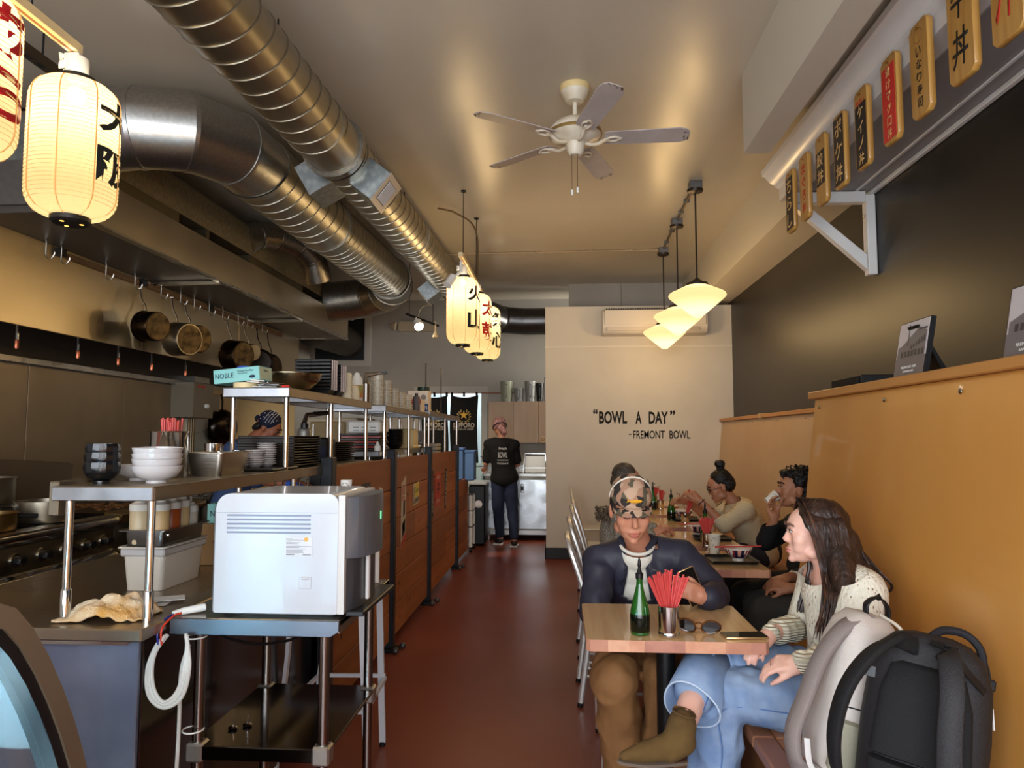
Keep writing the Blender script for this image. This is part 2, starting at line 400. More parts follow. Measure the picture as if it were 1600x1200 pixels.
for a, c in ((3.56, 5.32), (5.34, 6.72), (6.74, YP-.003)):
    if a < 5: continue
    part('back_panel', back(1.90, a-.02, c, 1.61, .09), mapleP, bf)
part('back_panel', back(1.90, Y0, 5.318, 1.61, .09), mapleP, bf)
for a, c in ((Y0, 6.70), (6.78, YP-.003)): part('cap_rail', MB().box(1.87, XR-.001, a, c, 1.61, 1.645, bev=.004), mapleE, bf)
part('cap_joint', MB().box(1.862, XR-.001, 6.70, 6.78, 1.605, 1.65, bev=.003), mapleP, bf)
for yy in (5.6, 6.3, 7.1, 7.8): part('screw_cap', MB().ball((1.893, yy, 1.575), (.004, .007, .007), 8), CHROME, bf)
part('seat_board', MB().box(1.33, 1.79, Y0, YP-.003, .42, .45, bev=.004), seatM, bf)
part('seat_front', MB().box(1.38, 1.40, Y0, YP-.003, 0, .42), mat('dark_bench_front', ()), bf)
# photo frames and black box on the ledge
paper = mat('print_pale_grey', (196, 190, 192), .5); dg1 = mat('print_dark', (60, 56, 58), .55); dg2 = mat('print_mid', (112, 106, 108), .55)
def photo(name, y, label, flip=False):
    # leans back (towards +x), print faces -x
    t = thing(name, label, 'picture', (1.29, y, 1.65), 0)
    A = Matrix.Translation((1.285, y, 1.652)) @ Matrix.Rotation(R(0), 4, 'Z') @ Matrix.Rotation(R(10), 4, 'Y')
    fr = MB(A); fr.box(0, .018, -.115, .115, 0, .215, bev=.001); part('frame', fr, BLACKM, t)
    p = MB(A); p.box(-.001, .001, -.109, .109, .004, .211); part('print', p, paper, t)
    q = MB(A); q.box(-.0016, 0, -.109, .109, .004, .075); part('street', q, dg2, t)
    if not flip:
        bl = [(-.10, .072), (-.10, .165), (-.045, .185), (.07, .125), (.10, .118), (.10, .072)]
    else: bl = [(-.10, .072), (-.10, .12), (-.02, .135), (.0, .19), (.02, .135), (.10, .11), (.10, .072)]
    q = MB(A); q.prism(bl, -.0022, 0, 'x'); part('building', q, dg2, t)
    q = MB(A)
    for i in range(6): q.box(-.0028, 0, -.094+.018*i, -.085+.018*i, .125-.004*i, .148-.006*i)
    for i in range(7): q.box(-.0028, 0, -.094+.025*i, -.078+.025*i, .078, .10)
    q.box(-.0028, 0, .028, .031, .12, .20)
    q.box(-.0028, 0, -.1, -.045, .172, .178, M=Matrix.Rotation(0, 4, 'X'))
    part('windows', q, dg1, t)
    text('caption', 'FREMONT AVE', WHITEINK, t, A @ frame((-.0020, .0, .038), (0, -1, 0), (-1, 0, 0)), w=.11, h=.010)
    text('caption', 'SUNNYVALE CALIF', WHITEINK, t, A @ frame((-.0020, .0, .022), (0, -1, 0), (-1, 0, 0)), w=.08, h=.007)
    st = MB(); st.prism([(1.31, 1.652+.19), (1.318, 1.652+.19), (1.42, 1.65), (1.40, 1.65)], y-.04, y+.04, 'y'); part('easel_back', st, BLACKM, t)
photo('photo_frame', 2.69, 'small framed black and white photo of a corner building, alone mid-ledge')
photo('photo_frame', 2.015, 'framed black and white street photo cut off by the right edge of the picture', True)
sp = thing('speaker', 'small flat black box at the far end of the maple ledge', 'speaker', (1.4, 3.35, 1.65))
part('case', MB().box(1.30, 1.44, 3.13, 3.46, 1.649, 1.70, bev=.004), BLACKP, sp)
part('grille', MB().box(1.292, 1.30, 3.15, 3.44, 1.655, 1.694), mat('dark_mesh', (10, 10, 11), .8), sp)

# writing on the partition
lt = thing('wall_lettering', 'large black line of lettering, upper, on the cream partition', 'lettering', (.86, YP, 1.62))
def wtext(parent, s, x0, x1, z0, z1, bold=.02, m=INK): text('letters', s, m, parent, frame(((x0+x1)/2, YP-.001, (z0+z1)/2), (1, 0, 0), (0, -1, 0)), w=x1-x0, h=z1-z0, ext=.003, bold=bold)
for s, x0, x1, za, zb in (('BOWL', .465, .795, 1.588, 1.738), ('A', .895, .965, 1.588, 1.734), ('DAY', 1.05, 1.275, 1.588, 1.732)): wtext(lt, s, x0, x1, za, zb, .03)
wtext(lt, '“', .395, .448, 1.705, 1.765, .03); wtext(lt, '”', 1.30, 1.36, 1.690, 1.745, .03)
l2 = thing('wall_lettering', 'smaller black second line of lettering on the cream partition', 'lettering', (1.2, YP, 1.46))
for s, x0, x1, za, zb in (('FREMONT', .865, 1.235, 1.412, 1.508), ('BOWL', 1.29, 1.53, 1.412, 1.508)): wtext(l2, s, x0, x1, za, zb, .012)
wtext(l2, '-', .812, .845, 1.458, 1.47, .02)
# split air conditioner
ac = thing('air_conditioner', 'white wall-mounted air conditioner high on the partition behind the pendants', 'air conditioner', (1.1, YP, 2.62))
acM = mat('ac_plastic', (214, 206, 194), .35)
pr = [(YP-.002, 2.63), (YP-.002, 2.93), (YP-.17, 2.93), (YP-.215, 2.90), (YP-.225, 2.72), (YP-.19, 2.64)]
mb = MB(); mb.prism(pr, .505, 1.72, 'x', bev=.006); part('casing', mb, acM, ac)
part('front_panel', MB().box(.53, 1.70, YP-.235, YP-.22, 2.735, 2.915, bev=.006), acM, ac)
part('air_flap', MB().prism([(YP-.232, 2.67), (YP-.236, 2.715), (YP-.226, 2.715), (YP-.222, 2.67)], .56, 1.46, 'x'), mat('ac_flap', (196, 186, 172), .4), ac)
mb = MB()
for i in range(40): mb.box(.55+.028*i, .565+.028*i, YP-.19, YP-.03, 2.931, 2.940)
part('top_grille', mb, mat('dark_grille', (70, 66, 60), .6), ac)
part('display', MB().box(1.48, 1.62, YP-.232, YP-.222, 2.672, 2.712), mat('ac_display', (176, 168, 156), .3), ac)

# ================================================================== CEILING FITTINGS
fanW = mat('worn_white_fan_enamel', (226, 218, 200), .38, var=(206, 190, 162), vs=9)
bladeM = mat('fan_blade_underside', (190, 182, 180), .45, var=(176, 168, 166), vs=5)
FX, FY = .098, 4.04
fn = thing('ceiling_fan', 'white five-bladed ceiling fan with chipped blades and two pull chains', 'ceiling fan', (FX, FY, 3.2))
part('canopy', MB().lathe([(.02, -.10), (.05, -.095), (.075, -.06), (.085, -.035), (.085, 0)], (FX, FY, ZC), 24), fanW, fn)
part('canopy_ring', MB().lathe([(.086, -.035), (.089, -.03), (.089, 0)], (FX, FY, ZC), 24), mat('aged_cream_ring', (222, 196, 140), .4), fn)
part('downrod', MB().cyl((FX, FY, ZC-.22), (FX, FY, ZC-.09), .014), fanW, fn)
part('motor_housing', MB().lathe([(.02, .0), (.06, -.002), (.11, -.022), (.118, -.028), (.122, -.03), (.135, -.045), (.14, -.05), (.155, -.075), (.155, -.10), (.13, -.13), (.06, -.15), (.055, -.155)][::-1], (FX, FY, ZC-.20), 32), fanW, fn)
part('trim_band', MB().lathe([(.156, -.082), (.159, -.088), (.159, -.098), (.156, -.102)], (FX, FY, ZC-.20), 32, cap0=False, cap1=False), mat('gilt_band', (170, 140, 84), .4, .6), fn)
part('switch_cup', MB().lathe([(.0, -.075), (.035, -.072), (.05, -.05), (.055, -.02), (.06, 0)], (FX, FY, ZC-.35), 24), fanW, fn)
chipM = mat('bare_chipped_edge', (84, 66, 50), .7)
for k in range(5):
    a = R(-2+72*k); A = Matrix.Translation((FX, FY, ZC-.335)) @ Matrix.Rotation(a, 4, 'Z')
    pl = A @ Matrix.Rotation(R(-12), 4, 'X')
    out = [(.17, -.05), (.20, -.06), (.60, -.068), (.64, -.055), (.66, -.03), (.66, .035), (.64, .058), (.60, .068), (.20, .06), (.17, .05)]
    bl = part('blade', MB(pl).prism(out, .012, .018, 'z', bev=.0015), bladeM, fn)
    mb = MB(pl); rr = random.Random(k)
    for i in range(16):
        yy = rr.uniform(-.05, .055); xx = .655-rr.random()**2*.03; s_ = rr.uniform(.002, .006)
        mb.prism([(xx-s_, yy-s_*.6), (xx+s_*.7, yy-s_), (xx+s_, yy+s_*.7), (xx-s_*.5, yy+s_)], .0114, .012, 'z')
    part('chipped_edge', mb, chipM, bl)
    mb = MB(A); mb.tube(spline([(.05, 0, -.01), (.09, 0, -.022), (.13, 0, -.02), (.17, .0, .0), (.20, 0, .006)], 4), [.010]*17, 8)
    for sg in (-1, 1): mb.tube(spline([(.17, 0, -.001), (.20, .022*sg, .004), (.235, .026*sg, .006), (.265, 0, .006)], 4), .0065, 6)
    mb.ball((.265, 0, .005), (.012, .012, .006), 8)
    part('blade_iron', mb, fanW, fn)
for dx, zz in ((-.02, .26), (.012, .245)):
    part('pull_chain', MB().cyl((FX+dx, FY-.03, ZC-.41), (FX+dx, FY-.03, ZC-.38-zz), .0015, seg=5), mat('brass_chain', (120, 100, 70), .4, .8), fn)
    part('chain_pull', MB().lathe([(.004, -.035), (.007, -.03), (.007, -.005), (.003, 0)], (FX+dx, FY-.03, ZC-.375-zz), 8), WHITEP, fn)

# pendants with conduit
shadeM = lampshade('opal_glass_lit', (255, 222, 150), .37, .25, tl=.04)
bronze = mat('dark_bronze', (52, 44, 40), .4, .6)
boxM = mat('zinc_box', (120, 122, 124), .4, .8)
PN = [(1.109, 5.69, 'opal diamond-shaped glass pendant on a rod, nearest and largest of the three'),
      (1.120, 6.67, 'opal diamond-shaped glass pendant, middle of the three in a row'),
      (1.141, 7.70, 'opal diamond-shaped glass pendant, farthest and lowest-looking of the three')]
for x, y, lb in PN:
    t = thing('pendant_lamp', lb, 'lamp', (x, y, 2.4), 0, 'opal glass pendants over the dining tables')
    part('junction_box', MB().box(x-.05, x+.05, y-.05, y+.05, 3.44, ZC, bev=.004), boxM, t)
    part('canopy', MB().lathe([(.02, -.03), (.06, -.02), (.066, -.005), (.066, 0)], (x, y, 3.44), 20), bronze, t)
    part('rod', MB().cyl((x, y, 2.70), (x, y, 3.42), .007, seg=8), bronze, t)
    part('cap', MB().lathe([(.01, .055), (.025, .045), (.045, .025), (.085, .012), (.088, 0), (.085, -.012)][::-1], (x, y, 2.655), 24), bronze, t)
    part('glass_shade', MB().lathe([(.0, -.135), (.02, -.134), (.04, -.122), (.20, .012), (.224, .035), (.228, .048), (.22, .062), (.205, .072), (.17, .088), (.085, .128)], (x, y, 2.52), 32, cap0=False, cap1=False), shadeM, t)
    lamp('POINT', 'pendant_bulb', (x, y, 2.53), 17, WARM, shadow_soft_size=.05).parent = None
cdt = thing('conduit', 'metal conduit on the ceiling linking the three pendant boxes', 'conduit', (1.12, 6.7, 3.48))
mt = mat('weathered_conduit', (120, 104, 78), .4, .7)
part('pipe', MB().tube([(1.109, 5.74, 3.485), (1.12, 6.62, 3.485)], .011, 8), mt, cdt)
part('pipe', MB().tube([(1.12, 6.72, 3.485), (1.141, 7.65, 3.485)], .011, 8), mt, cdt)
for i, (x, y) in enumerate(((1.114, 6.1), (1.117, 6.4), (1.13, 7.0), (1.135, 7.4))): part('strap', MB().box(x-.025, x+.025, y-.008, y+.008, 3.472, ZC), boxM, cdt)
c2 = thing('conduit', 'thin pale conduit running across the ceiling from the duct to the last pendant', 'conduit', (0, 7.7, 3.49))
cpale = mat('painted_conduit', (170, 150, 120), .35)
part('pipe', MB().tube([(-1.3, 7.75, 3.488), (1.0, 7.72, 3.488), (1.10, 7.70, 3.478)], .009, 8), cpale, c2)
for x in (-.9, -.25, .35, .8): part('strap', MB().box(x-.01, x+.01, 7.70, 7.75, 3.478, ZC), cpale, c2)
# ================================================================== DUCTS, HOOD, LANTERNS
def spiral(t, name, pts, r, pitch=.155, m=DUCTM, rib=.005, tilt=.5, seg=40, a0=0):
    """straight or bent spiral duct: rings with a raised seam at every pitch"""
    P = [Vector(p) for p in pts]; L = [0]
    for i in range(1, len(P)): L.append(L[-1]+(P[i]-P[i-1]).length)
    def at(d):
        d = max(0, min(L[-1], d))
        for i in range(1, len(P)):
            if d <= L[i] or i == len(P)-1:
                return P[i-1].lerp(P[i], (d-L[i-1])/(L[i]-L[i-1])), (P[i]-P[i-1]).normalized()
    mb = MB(); rr = []; d = 0; ds = []
    n = int(L[-1]/pitch)
    for k in range(n): ds += [(k*pitch, 0), (k*pitch+.001, rib), (k*pitch+.007, rib), (k*pitch+.008, 0)]
    ds.append((L[-1], 0)); nrm = Vector((0, 0, 1))
    for d, h in ds:
        p, tg = at(d); nrm = (nrm-tg*nrm.dot(tg)).normalized(); bn = tg.cross(nrm)
        rr.append([p+(nrm*math.cos(2*PI*k/seg)+bn*math.sin(2*PI*k/seg))*(r+h)+tg*(tilt*pitch*math.cos(2*PI*k/seg+a0) if 0 < d < L[-1] else 0) for k in range(seg)])
    mb.rings(rr); return part(name, mb, m, t, auto=50)
def gores(t, name, pts, r, m=GALV, seg=36):
    P = [Vector(p) for p in pts]; mb = MB(); rr = []; nrm = Vector((0, 0, 1)); out = []
    for i, p in enumerate(P):
        tg = (P[min(i+1, len(P)-1)]-P[max(i-1, 0)]).normalized(); nrm = (nrm-tg*nrm.dot(tg)).normalized(); bn = tg.cross(nrm)
        for off, h in ((-.012, 0), (-.011, .006), (.011, .006), (.012, 0)) if 0 < i < len(P)-1 else ((0, 0),):
            rr.append([p+tg*off+(nrm*math.cos(2*PI*k/seg)+bn*math.sin(2*PI*k/seg))*(r+h) for k in range(seg)])
    mb.rings(rr); return part(name, mb, m, t, auto=20)
def ringcol(t, p, tg, r, w, h, m=GALV):
    M = frame(p, Vector(tg).orthogonal(), tg)
    return part('collar', MB().lathe([(r, -w/2), (r+h, -w/2), (r+h, w/2), (r, w/2)], seg=40, M=M, cap0=False, cap1=False), m, t)
d1 = thing('spiral_duct', 'long upper spiral duct nearest the fan, running from the window to the back', 'duct', (-1.35, 4, 3.0))
p0, p1 = Vector((-1.53, -1.2, 3.18)), Vector((-1.20, 8.7, 3.17)); rd = .172
m1 = p0.lerp(p1, (4.05+1.2)/9.9)
spiral(d1, 'duct_run', [p0, m1], rd, .135)
spiral(d1, 'duct_run', [m1, p1], rd-.004, .135)
gores(d1, 'elbow', [p1, (-1.17, 9.1, 3.165), (-1.05, 9.5, 3.13), (-.80, 9.80, 3.08), (-.5, 9.86, 3.06)], .19, mat('dark_galvanised', (96, 96, 96), .32, 1))
spiral(d1, 'duct_run', [(-.5, 9.86, 3.06), (.9, 9.86, 3.06)], .19, .5, mat('dark_galvanised', ()), tilt=0)
tg = (p1-p0).normalized()
ringcol(d1, m1, tg, .17, .05, .022); ringcol(d1, m1+tg*.07, tg, .17, .012, .012)
for q in (.28, .5, .72, .9): ringcol(d1, p0.lerp(p1, q), tg, .17, .03, .007, DUCTM)
def register(parent, c, ang, yl, out0, out1, hw, grille=True):
    # box pushed out of the duct side; ang below horizontal, sign = side
    u = Vector((math.cos(ang), 0, math.sin(ang))); v = Vector((-math.sin(ang), 0, math.cos(ang)))
    M = Matrix(((u.x, 0, v.x, c[0]), (u.y, 1, v.y, c[1]), (u.z, 0, v.z, c[2]), (0, 0, 0, 1)))
    t = part('register_box', MB(M).box(out0, out1, -yl/2, yl/2, -hw, hw, bev=.003), mat('bright_galvanised', (176, 184, 186), .38, 1, var=(150, 160, 164), vs=26, voro=True), parent)
    if grille:
        part('grille_plate', MB(M).box(out1, out1+.006, -yl/2-.004, yl/2+.004, -hw-.004, hw+.004, bev=.002), mat('register_plate', (196, 190, 184), .4, .3), t)
        mb = MB(M)
        n = 12
        for i in range(n): mb.box(out1+.004, out1+.012, -yl*.3+yl*.6*i/n, -yl*.3+yl*.6*i/n+yl*.02, -hw*.62, hw*.62)
        part('louvres', mb, mat('pale_louvre', (206, 206, 206), .4), t)
        part('opening', MB(M).box(out1+.004, out1+.0075, -yl*.32, yl*.32, -hw*.66, hw*.66), BLACKP, t)
register(d1, m1+tg*.30, R(-38), .27, .13, .30, .105)
register(d1, m1+tg*.28, R(180+30), .27, .13, .30, .105, False)
register(d1, p0.lerp(p1, .89), R(180+38), .26, .13, .32, .09)
for q in (.15, .45, .7): part('hanger_rod', MB().cyl(p0.lerp(p1, q), p0.lerp(p1, q)+Vector((0, 0, .32)), .004, seg=6), BLACKM, d1)

d2 = thing('spiral_duct', 'thicker spiral duct with elbows at both ends, beside and left of the long one', 'duct', (-1.9, 5.5, 2.9))
spiral(d2, 'duct_run', [(-1.965, 4.35, 3.18), (-1.935, 5.6, 3.18)], .225, .150)
spiral(d2, 'duct_run', [(-1.935, 5.6, 3.18), (-1.86, 7.55, 3.17)], .218, .105)
gores(d2, 'elbow', [(-1.965, 4.36, 3.18), (-1.985, 4.05, 3.185), (-2.13, 3.80, 3.18), (-2.36, 3.70, 3.165), (-2.60, 3.70, 3.14), (-2.84, 3.80, 3.05)], .222, mat('bright_duct', (186, 186, 184), .36, 1, var=(174, 174, 172), vs=50, voro=True))
gores(d2, 'elbow', [(-1.86, 7.54, 3.17), (-1.90, 7.80, 3.16), (-2.04, 8.02, 3.13), (-2.26, 8.14, 3.09), (-2.5, 8.16, 3.06), (-2.75, 8.16, 3.04)], .235)
ringcol(d2, (-1.935, 5.6, 3.18), (0.02, 1, 0), .222, .05, .012); ringcol(d2, (-1.86, 7.54, 3.17), (0.03, 1, 0), .23, .04, .01)
d3 = thing('elbow_duct', 'small dark curved duct rising behind the galvanised box, under the thick duct', 'duct', (-2.5, 6.5, 3.0))
gores(d3, 'elbow', [(-2.86, 6.1, 3.20), (-2.80, 6.25, 3.30), (-2.66, 6.42, 3.33), (-2.50, 6.58, 3.28), (-2.42, 6.70, 3.17), (-2.40, 6.80, 2.99)], .13)
# hood
hd = thing('exhaust_hood', 'long stainless kitchen exhaust hood along the left wall above the cooking line', 'hood', (-3.2, 6.3, 2.1))
HX = -2.72
part('front_panel', MB().box(HX-.02, HX, 3.70, 8.85, 2.69, 2.965, bev=.003), mat('hood_steel', (178, 166, 144), .36, .85, rvar=.06, vs=1.4, bump=.03, bs=10, bstretch=(1, 10, 1)), hd)
part('lip', MB().box(HX-.045, HX+.004, 3.70, 8.855, 2.678, 2.692, bev=.002), STEELH, hd)
part('end_panel', MB().box(XL+.002, HX, 3.69, 3.71, 2.74, 3.0, bev=.002), mat('hood_end_steel', (148, 146, 146), .4, 1, var=(136, 134, 134), vs=20), hd)
part('end_panel', MB().box(XL+.002, HX, 8.83, 8.85, 2.69, 2.965, bev=.002), STEELH, hd)
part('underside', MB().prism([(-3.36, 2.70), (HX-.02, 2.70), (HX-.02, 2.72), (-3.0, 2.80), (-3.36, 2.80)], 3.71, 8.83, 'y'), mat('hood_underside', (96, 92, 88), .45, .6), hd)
part('top_panel', MB().box(XL+.002, HX-.02, 3.71, 8.83, 2.95, 2.96), STEELD, hd)
ys = [3.75, 4.93, 5.42, 6.6, 7.2, 8.8]
for a, c in ((3.75, 5.40), (5.404, 7.1), (7.104, 8.80)):
    part('back_panel', MB().box(-3.37, -3.35, a, c, 2.125, 2.70, bev=.002), mat('hood_back_steel', (206, 190, 158), .34, 1, rvar=.06, vs=1.1, bump=.05, bs=60, bstretch=(.1, .1, 1)), hd)
part('return_panel', MB().box(XL+.002, -3.37, 3.75, 8.8, 2.55, 2.57), STEELD, hd)
for y in (5.45, 7.3): part('cross_rail', MB().box(-3.35, HX-.03, y, y+.03, 2.665, 2.69), CHROME, hd)
railM = mat('stained_wood_rail', (112, 84, 54), .5, var=(92, 66, 40), vs=5)
for a, c in ((4.50, 5.30), (5.42, 6.4), (6.5, 8.2)):
    part('hook_rail', MB().box(-3.35, -3.325, a, c, 2.635, 2.675, bev=.002), railM, hd)
for y in (4.42, 5.35, 6.45): part('rail_bracket', MB().box(-3.35, -3.31, y-.03, y+.03, 2.635, 2.69), BLACKM, hd)
copper = mat('nozzle_copper', (190, 110, 80), .35, .8)
for i, y in enumerate((4.29, 4.87, 5.34, 5.80, 6.35)):
    n = part('spray_nozzle', MB().tube([(-3.5, y, 2.55), (-3.5, y, 2.13), (-3.5, y, 2.05)], .009, 8), CHROME, hd)
    part('nozzle_tip', MB().lathe([(.010, -.05), (.014, -.035), (.012, -.02), (.014, 0), (.009, .01)], (-3.5, y, 2.05), 8), copper, n)
gb = thing('galvanised_duct_box', 'long rectangular galvanised duct lying on top of the exhaust hood', 'duct', (-3, 6.4, 3.0))
gy = [3.72, 4.35, 5.0, 5.62, 6.25, 6.9, 7.55, 8.2, 8.88]
gM = mat('panel_galvanised', (168, 156, 126), .5, .75, var=(150, 138, 110), vs=30, voro=True)
for a, c in zip(gy, gy[1:]): part('panel', MB().box(-2.795, -2.78, a, c-.006, 3.075, 3.315, bev=.003), gM, gb)
part('end_panel', MB().box(XL+.002, -2.80, 3.70, 3.715, 3.0, 3.27, bev=.002), mat('bright_galvanised', ()), gb)
part('body', MB().box(XL+.002, -2.796, 3.72, 8.87, 3.08, 3.30), STEELD, gb)
part('flange', MB().box(XL+.002, -2.775, 3.695, 8.885, 3.31, 3.325), GALV, gb)
for a, c in ((4.0, 4.9), (5.3, 5.35), (6.1, 7.4), (8.2, 8.25)): part('stand_off', MB().box(-2.95, -2.79, a, c, 2.966, 3.075), mat('dull_galvanised', (120, 112, 92), .5, 1), gb)
st = thing('strut_channel', 'dark slotted metal channel running to the hood behind the nearest whole lantern', 'strut', (-2.6, 2.4, 3.3))
part('channel', MB().box(-2.66, -2.61, 1.0, 3.66, 3.32, 3.37), mat('dark_channel', (84, 70, 52), .45, .6), st)
mb = MB()
for i in range(30): mb.box(-2.645, -2.625, 1.05+i*.085, 1.10+i*.085, 3.3185, 3.32)
part('slots', mb, BLACKP, st)
for y in (1.2, 3.3): part('threaded_rod', MB().cyl((-2.635, y, 3.37), (-2.635, y, ZC), .005, seg=6), BLACKM, st)
# round duct into the back wall at the left, in a framed opening
wd = thing('wall_duct', 'dark round duct entering a framed black opening high on the back wall', 'duct', (-3.3, 10.2, 2.6))
part('opening_plate', MB().box(-3.72, -2.97, YB-.02, YB, 2.60, 3.29), mat('black_plate', (26, 27, 30), .5, .3), wd)
mb = MB()
for a in ((-3.76, -2.86, 3.29, 3.36), (-3.76, -2.86, 2.50, 2.585)): mb.box(a[0], a[1], YB-.03, YB-.002, a[2], a[3])
mb.box(-2.95, -2.86, YB-.03, YB-.002, 2.585, 3.29); part('opening_frame', mb, mat('grey_trim', ()), wd)
gores(wd, 'duct_end', [(-3.25, 9.0, 2.84), (-3.22, 9.6, 2.85), (-3.20, 10.2, 2.86), (-3.20, YB-.02, 2.86)], .22, mat('sooty_duct', (60, 54, 46), .5, .8))

# lanterns
def jtrack(name, label, x, y0, y1, z, loc):
    t = thing(name, label, 'track light', loc)
    part('rail', MB().box(x-.018, x+.018, y0, y1, z, z+.035, bev=.003), mat('cream_track', (226, 206, 160), .35), t)
    part('groove', MB().box(x-.005, x+.005, y0+.01, y1-.01, z-.001, z+.002), mat('track_groove', (140, 90, 60), .5), t)
    return t
tk = jtrack('lamp_track', 'pale ceiling track above the two lanterns nearest the window', -1.60, .3, 2.16, 2.70, (-1.6, 1, 2.6))
for y in (.7, 1.95): part('hanger_rod', MB().cyl((-1.60, y, 2.735), (-1.60, y, ZC), .003, seg=6), BLACKM, tk)
tk2 = jtrack('lamp_track', 'pale ceiling track above the row of three far lanterns', -.78, 5.45, 7.6, 2.86, (-.78, 6.5, 2.8))
part('hanger_rod', MB().cyl((-.80, 5.75, 2.895), (-.80, 5.75, ZC), .004, seg=6), BLACKM, tk2)
part('hanger_rod', MB().cyl((-.78, 6.5, 2.895), (-.78, 6.5, ZC), .004, seg=6), BLACKM, tk2)
part('feed_conduit', MB().tube([(-1.05, 5.95, 3.42)]+[Vector(p) for p in spline([(-.95, 6.1, 3.44), (-.82, 6.35, 3.42), (-.77, 6.48, 3.32), (-.765, 6.5, 3.1), (-.765, 6.5, 2.9)], 5)], .008, 8), mat('weathered_conduit', ()), tk2)
for x, y in ((-.80, 5.75), (-.78, 6.5)): part('ceiling_plate', MB().cyl((x, y, ZC-.012), (x, y, ZC), .022), BLACKM, tk2)
sl = part('spot_head', MB().cyl((-.86, 5.6, 2.73), (-.90, 5.55, 2.65), .035), WHITEP, tk2)
part('spot_arm', MB().tube([(-.80, 5.62, 2.86), (-.80, 5.62, 2.78), (-.85, 5.61, 2.73)], .012), WHITEP, tk2)

lanM = lampshade('lit_washi_paper', (255, 224, 146), .38, .22, tl=.07)
ribM = mat('lantern_rib', (150, 100, 50), .6, emis=(206, 150, 84), es=.36)
capM = mat('lantern_black_ring', (22, 20, 19), .4)
def lantern(label, x, y, z, w, h, chars, im, ang, sock=.0):
    t = thing('paper_lantern', label, 'lantern', (x, y, z-h/2), 0, 'lit cylindrical paper lanterns')
    # body: fine accordion
    n = 34; mb = MB(); prof = []
    def rad(u):
        e = min(u, 1-u)/.17
        return w/2*(.42+.58*math.sqrt(max(0, 1-(1-min(1, e))**2.2)))*(1+.02*math.sin(PI*u))
    for i in range(n+1):
        u = i/n; prof.append((rad(u), z-h/2+h*u))
        if i < n: prof.append((rad(u+.5/n)-.0022, z-h/2+h*(u+.5/n)))
    part('paper_body', mb.lathe(prof, (x, y, 0), 40, cap0=False, cap1=False), lanM, t, auto=180)
    mb = MB()
    for k in range(8):
        a = 2*PI*k/8+.3
        mb.tube([(x+(rad(u)+.0006)*math.cos(a), y+(rad(u)+.0006)*math.sin(a), z-h/2+h*u) for u in [i/24 for i in range(25)]], .0022, 4)
    part('paper_seams', mb, ribM, t)
    mb = MB()
    for i in range(3, n, 1):
        u = i/n; mb.lathe([(rad(u)-.0005, -.0007), (rad(u)+.0007, 0), (rad(u)-.0005, .0007)], (x, y, z-h/2+h*u), 40, cap0=False, cap1=False)
    part('paper_ribs', mb, ribM, t)
    rt = rad(0)
    part('top_ring', MB().lathe([(rt-.012, 0), (rt+.004, 0), (rt+.004, .022), (rt-.012, .022)], (x, y, z+h/2-.004), 32, cap0=False, cap1=False), capM, t)
    part('bottom_ring', MB().lathe([(rt+.004, .008), (rt+.004, -.014), (rt-.004, -.02), (.001, -.02)], (x, y, z-h/2), 32, cap0=True, cap1=False), capM, t)
    mb = MB()
    for k in range(3):
        a = 2*PI*k/3+.4; mb.lathe([(.001, -.0005), (.007, 0)], (x+.6*rt*math.cos(a), y+.6*rt*math.sin(a), z-h/2-.0205), 8, cap0=False)
    part('glow_hole', mb, mat('glow', (255, 200, 100), .5, emis=(255, 200, 90), es=1.2), t)
    part('wire_hook', MB().tube([(x-.05, y, z+h/2+.012), (x-.05, y, z+h/2+.05), (x-.03, y, z+h/2+.07)], .0015, 5), CHROME, t)
    s = thing('lamp_socket', 'white lamp adapter holding the lantern: '+['window end, cut off at left','above the big black-lettered one','first of the far row','middle of the far row','last of the far row'][{1.70:0,2.16:1,5.75:2,6.55:3,7.30:4}[y]], 'lamp socket', (x, y, z+h/2+.03), 0, 'white track adapters above the lanterns')
    zt = z+h/2
    part('socket', MB().lathe([(.030, .012), (.034, .02), (.034, .085), (.028, .09)], (x, y, zt), 20), WHITEP, s)
    part('swivel', MB().tube([(x-.02, y-.0, zt+.085), (x-.045, y-.02, zt+.09), (x-.05, y-.02, sock-.04), (x-.01, y, sock-.01)], .012, 8), WHITEP, s)
    part('adapter', MB().box(x-.03+.0, x+.022, y-.03, y+.03, sock-.034, sock-.001, bev=.004), WHITEP, s)
    part('bulb', MB().ball((x, y, zt-.04), .03, 12), mat('bulb', (255, 240, 210), .5, emis=(255, 230, 180), es=6), s)
    # characters: thick strokes mapped on the cylinder surface
    for cc, u0, u1 in chars:
        cu = bpy.data.curves.new('t', 'FONT'); cu.body = cc; cu.size = 1; cu.align_x = 'CENTER'; cu.resolution_u = 4; cu.offset = .03
        o = bpy.data.objects.new('t', cu); COL.objects.link(o); bpy.context.view_layer.update()
        me = bpy.data.meshes.new_from_object(o.evaluated_get(bpy.context.evaluated_depsgraph_get())); bpy.data.objects.remove(o)
        bm = bmesh.new(); bm.from_mesh(me)
        bmesh.ops.triangulate(bm, faces=bm.faces); 
        for _ in range(2): bmesh.ops.subdivide_edges(bm, edges=[e for e in bm.edges if e.calc_length() > .06], cuts=1)
        xs = [v.co.x for v in bm.verts]; ys = [v.co.y for v in bm.verts]; bh = u1-u0
        for v in bm.verts:
            fx = (v.co.x-min(xs))/(max(xs)-min(xs))-.5; fy = (v.co.y-min(ys))/(max(ys)-min(ys))
            u = u0+bh*fy; a = ang+fx*1.25; rr = rad(u)+.0016
            v.co = Vector((x+rr*math.cos(a), y+rr*math.sin(a), z-h/2+h*u))
        m2 = MB(); m2.bm.free(); m2.bm = bm; part('painted_character', m2, im, t, smooth=False, norm=False)
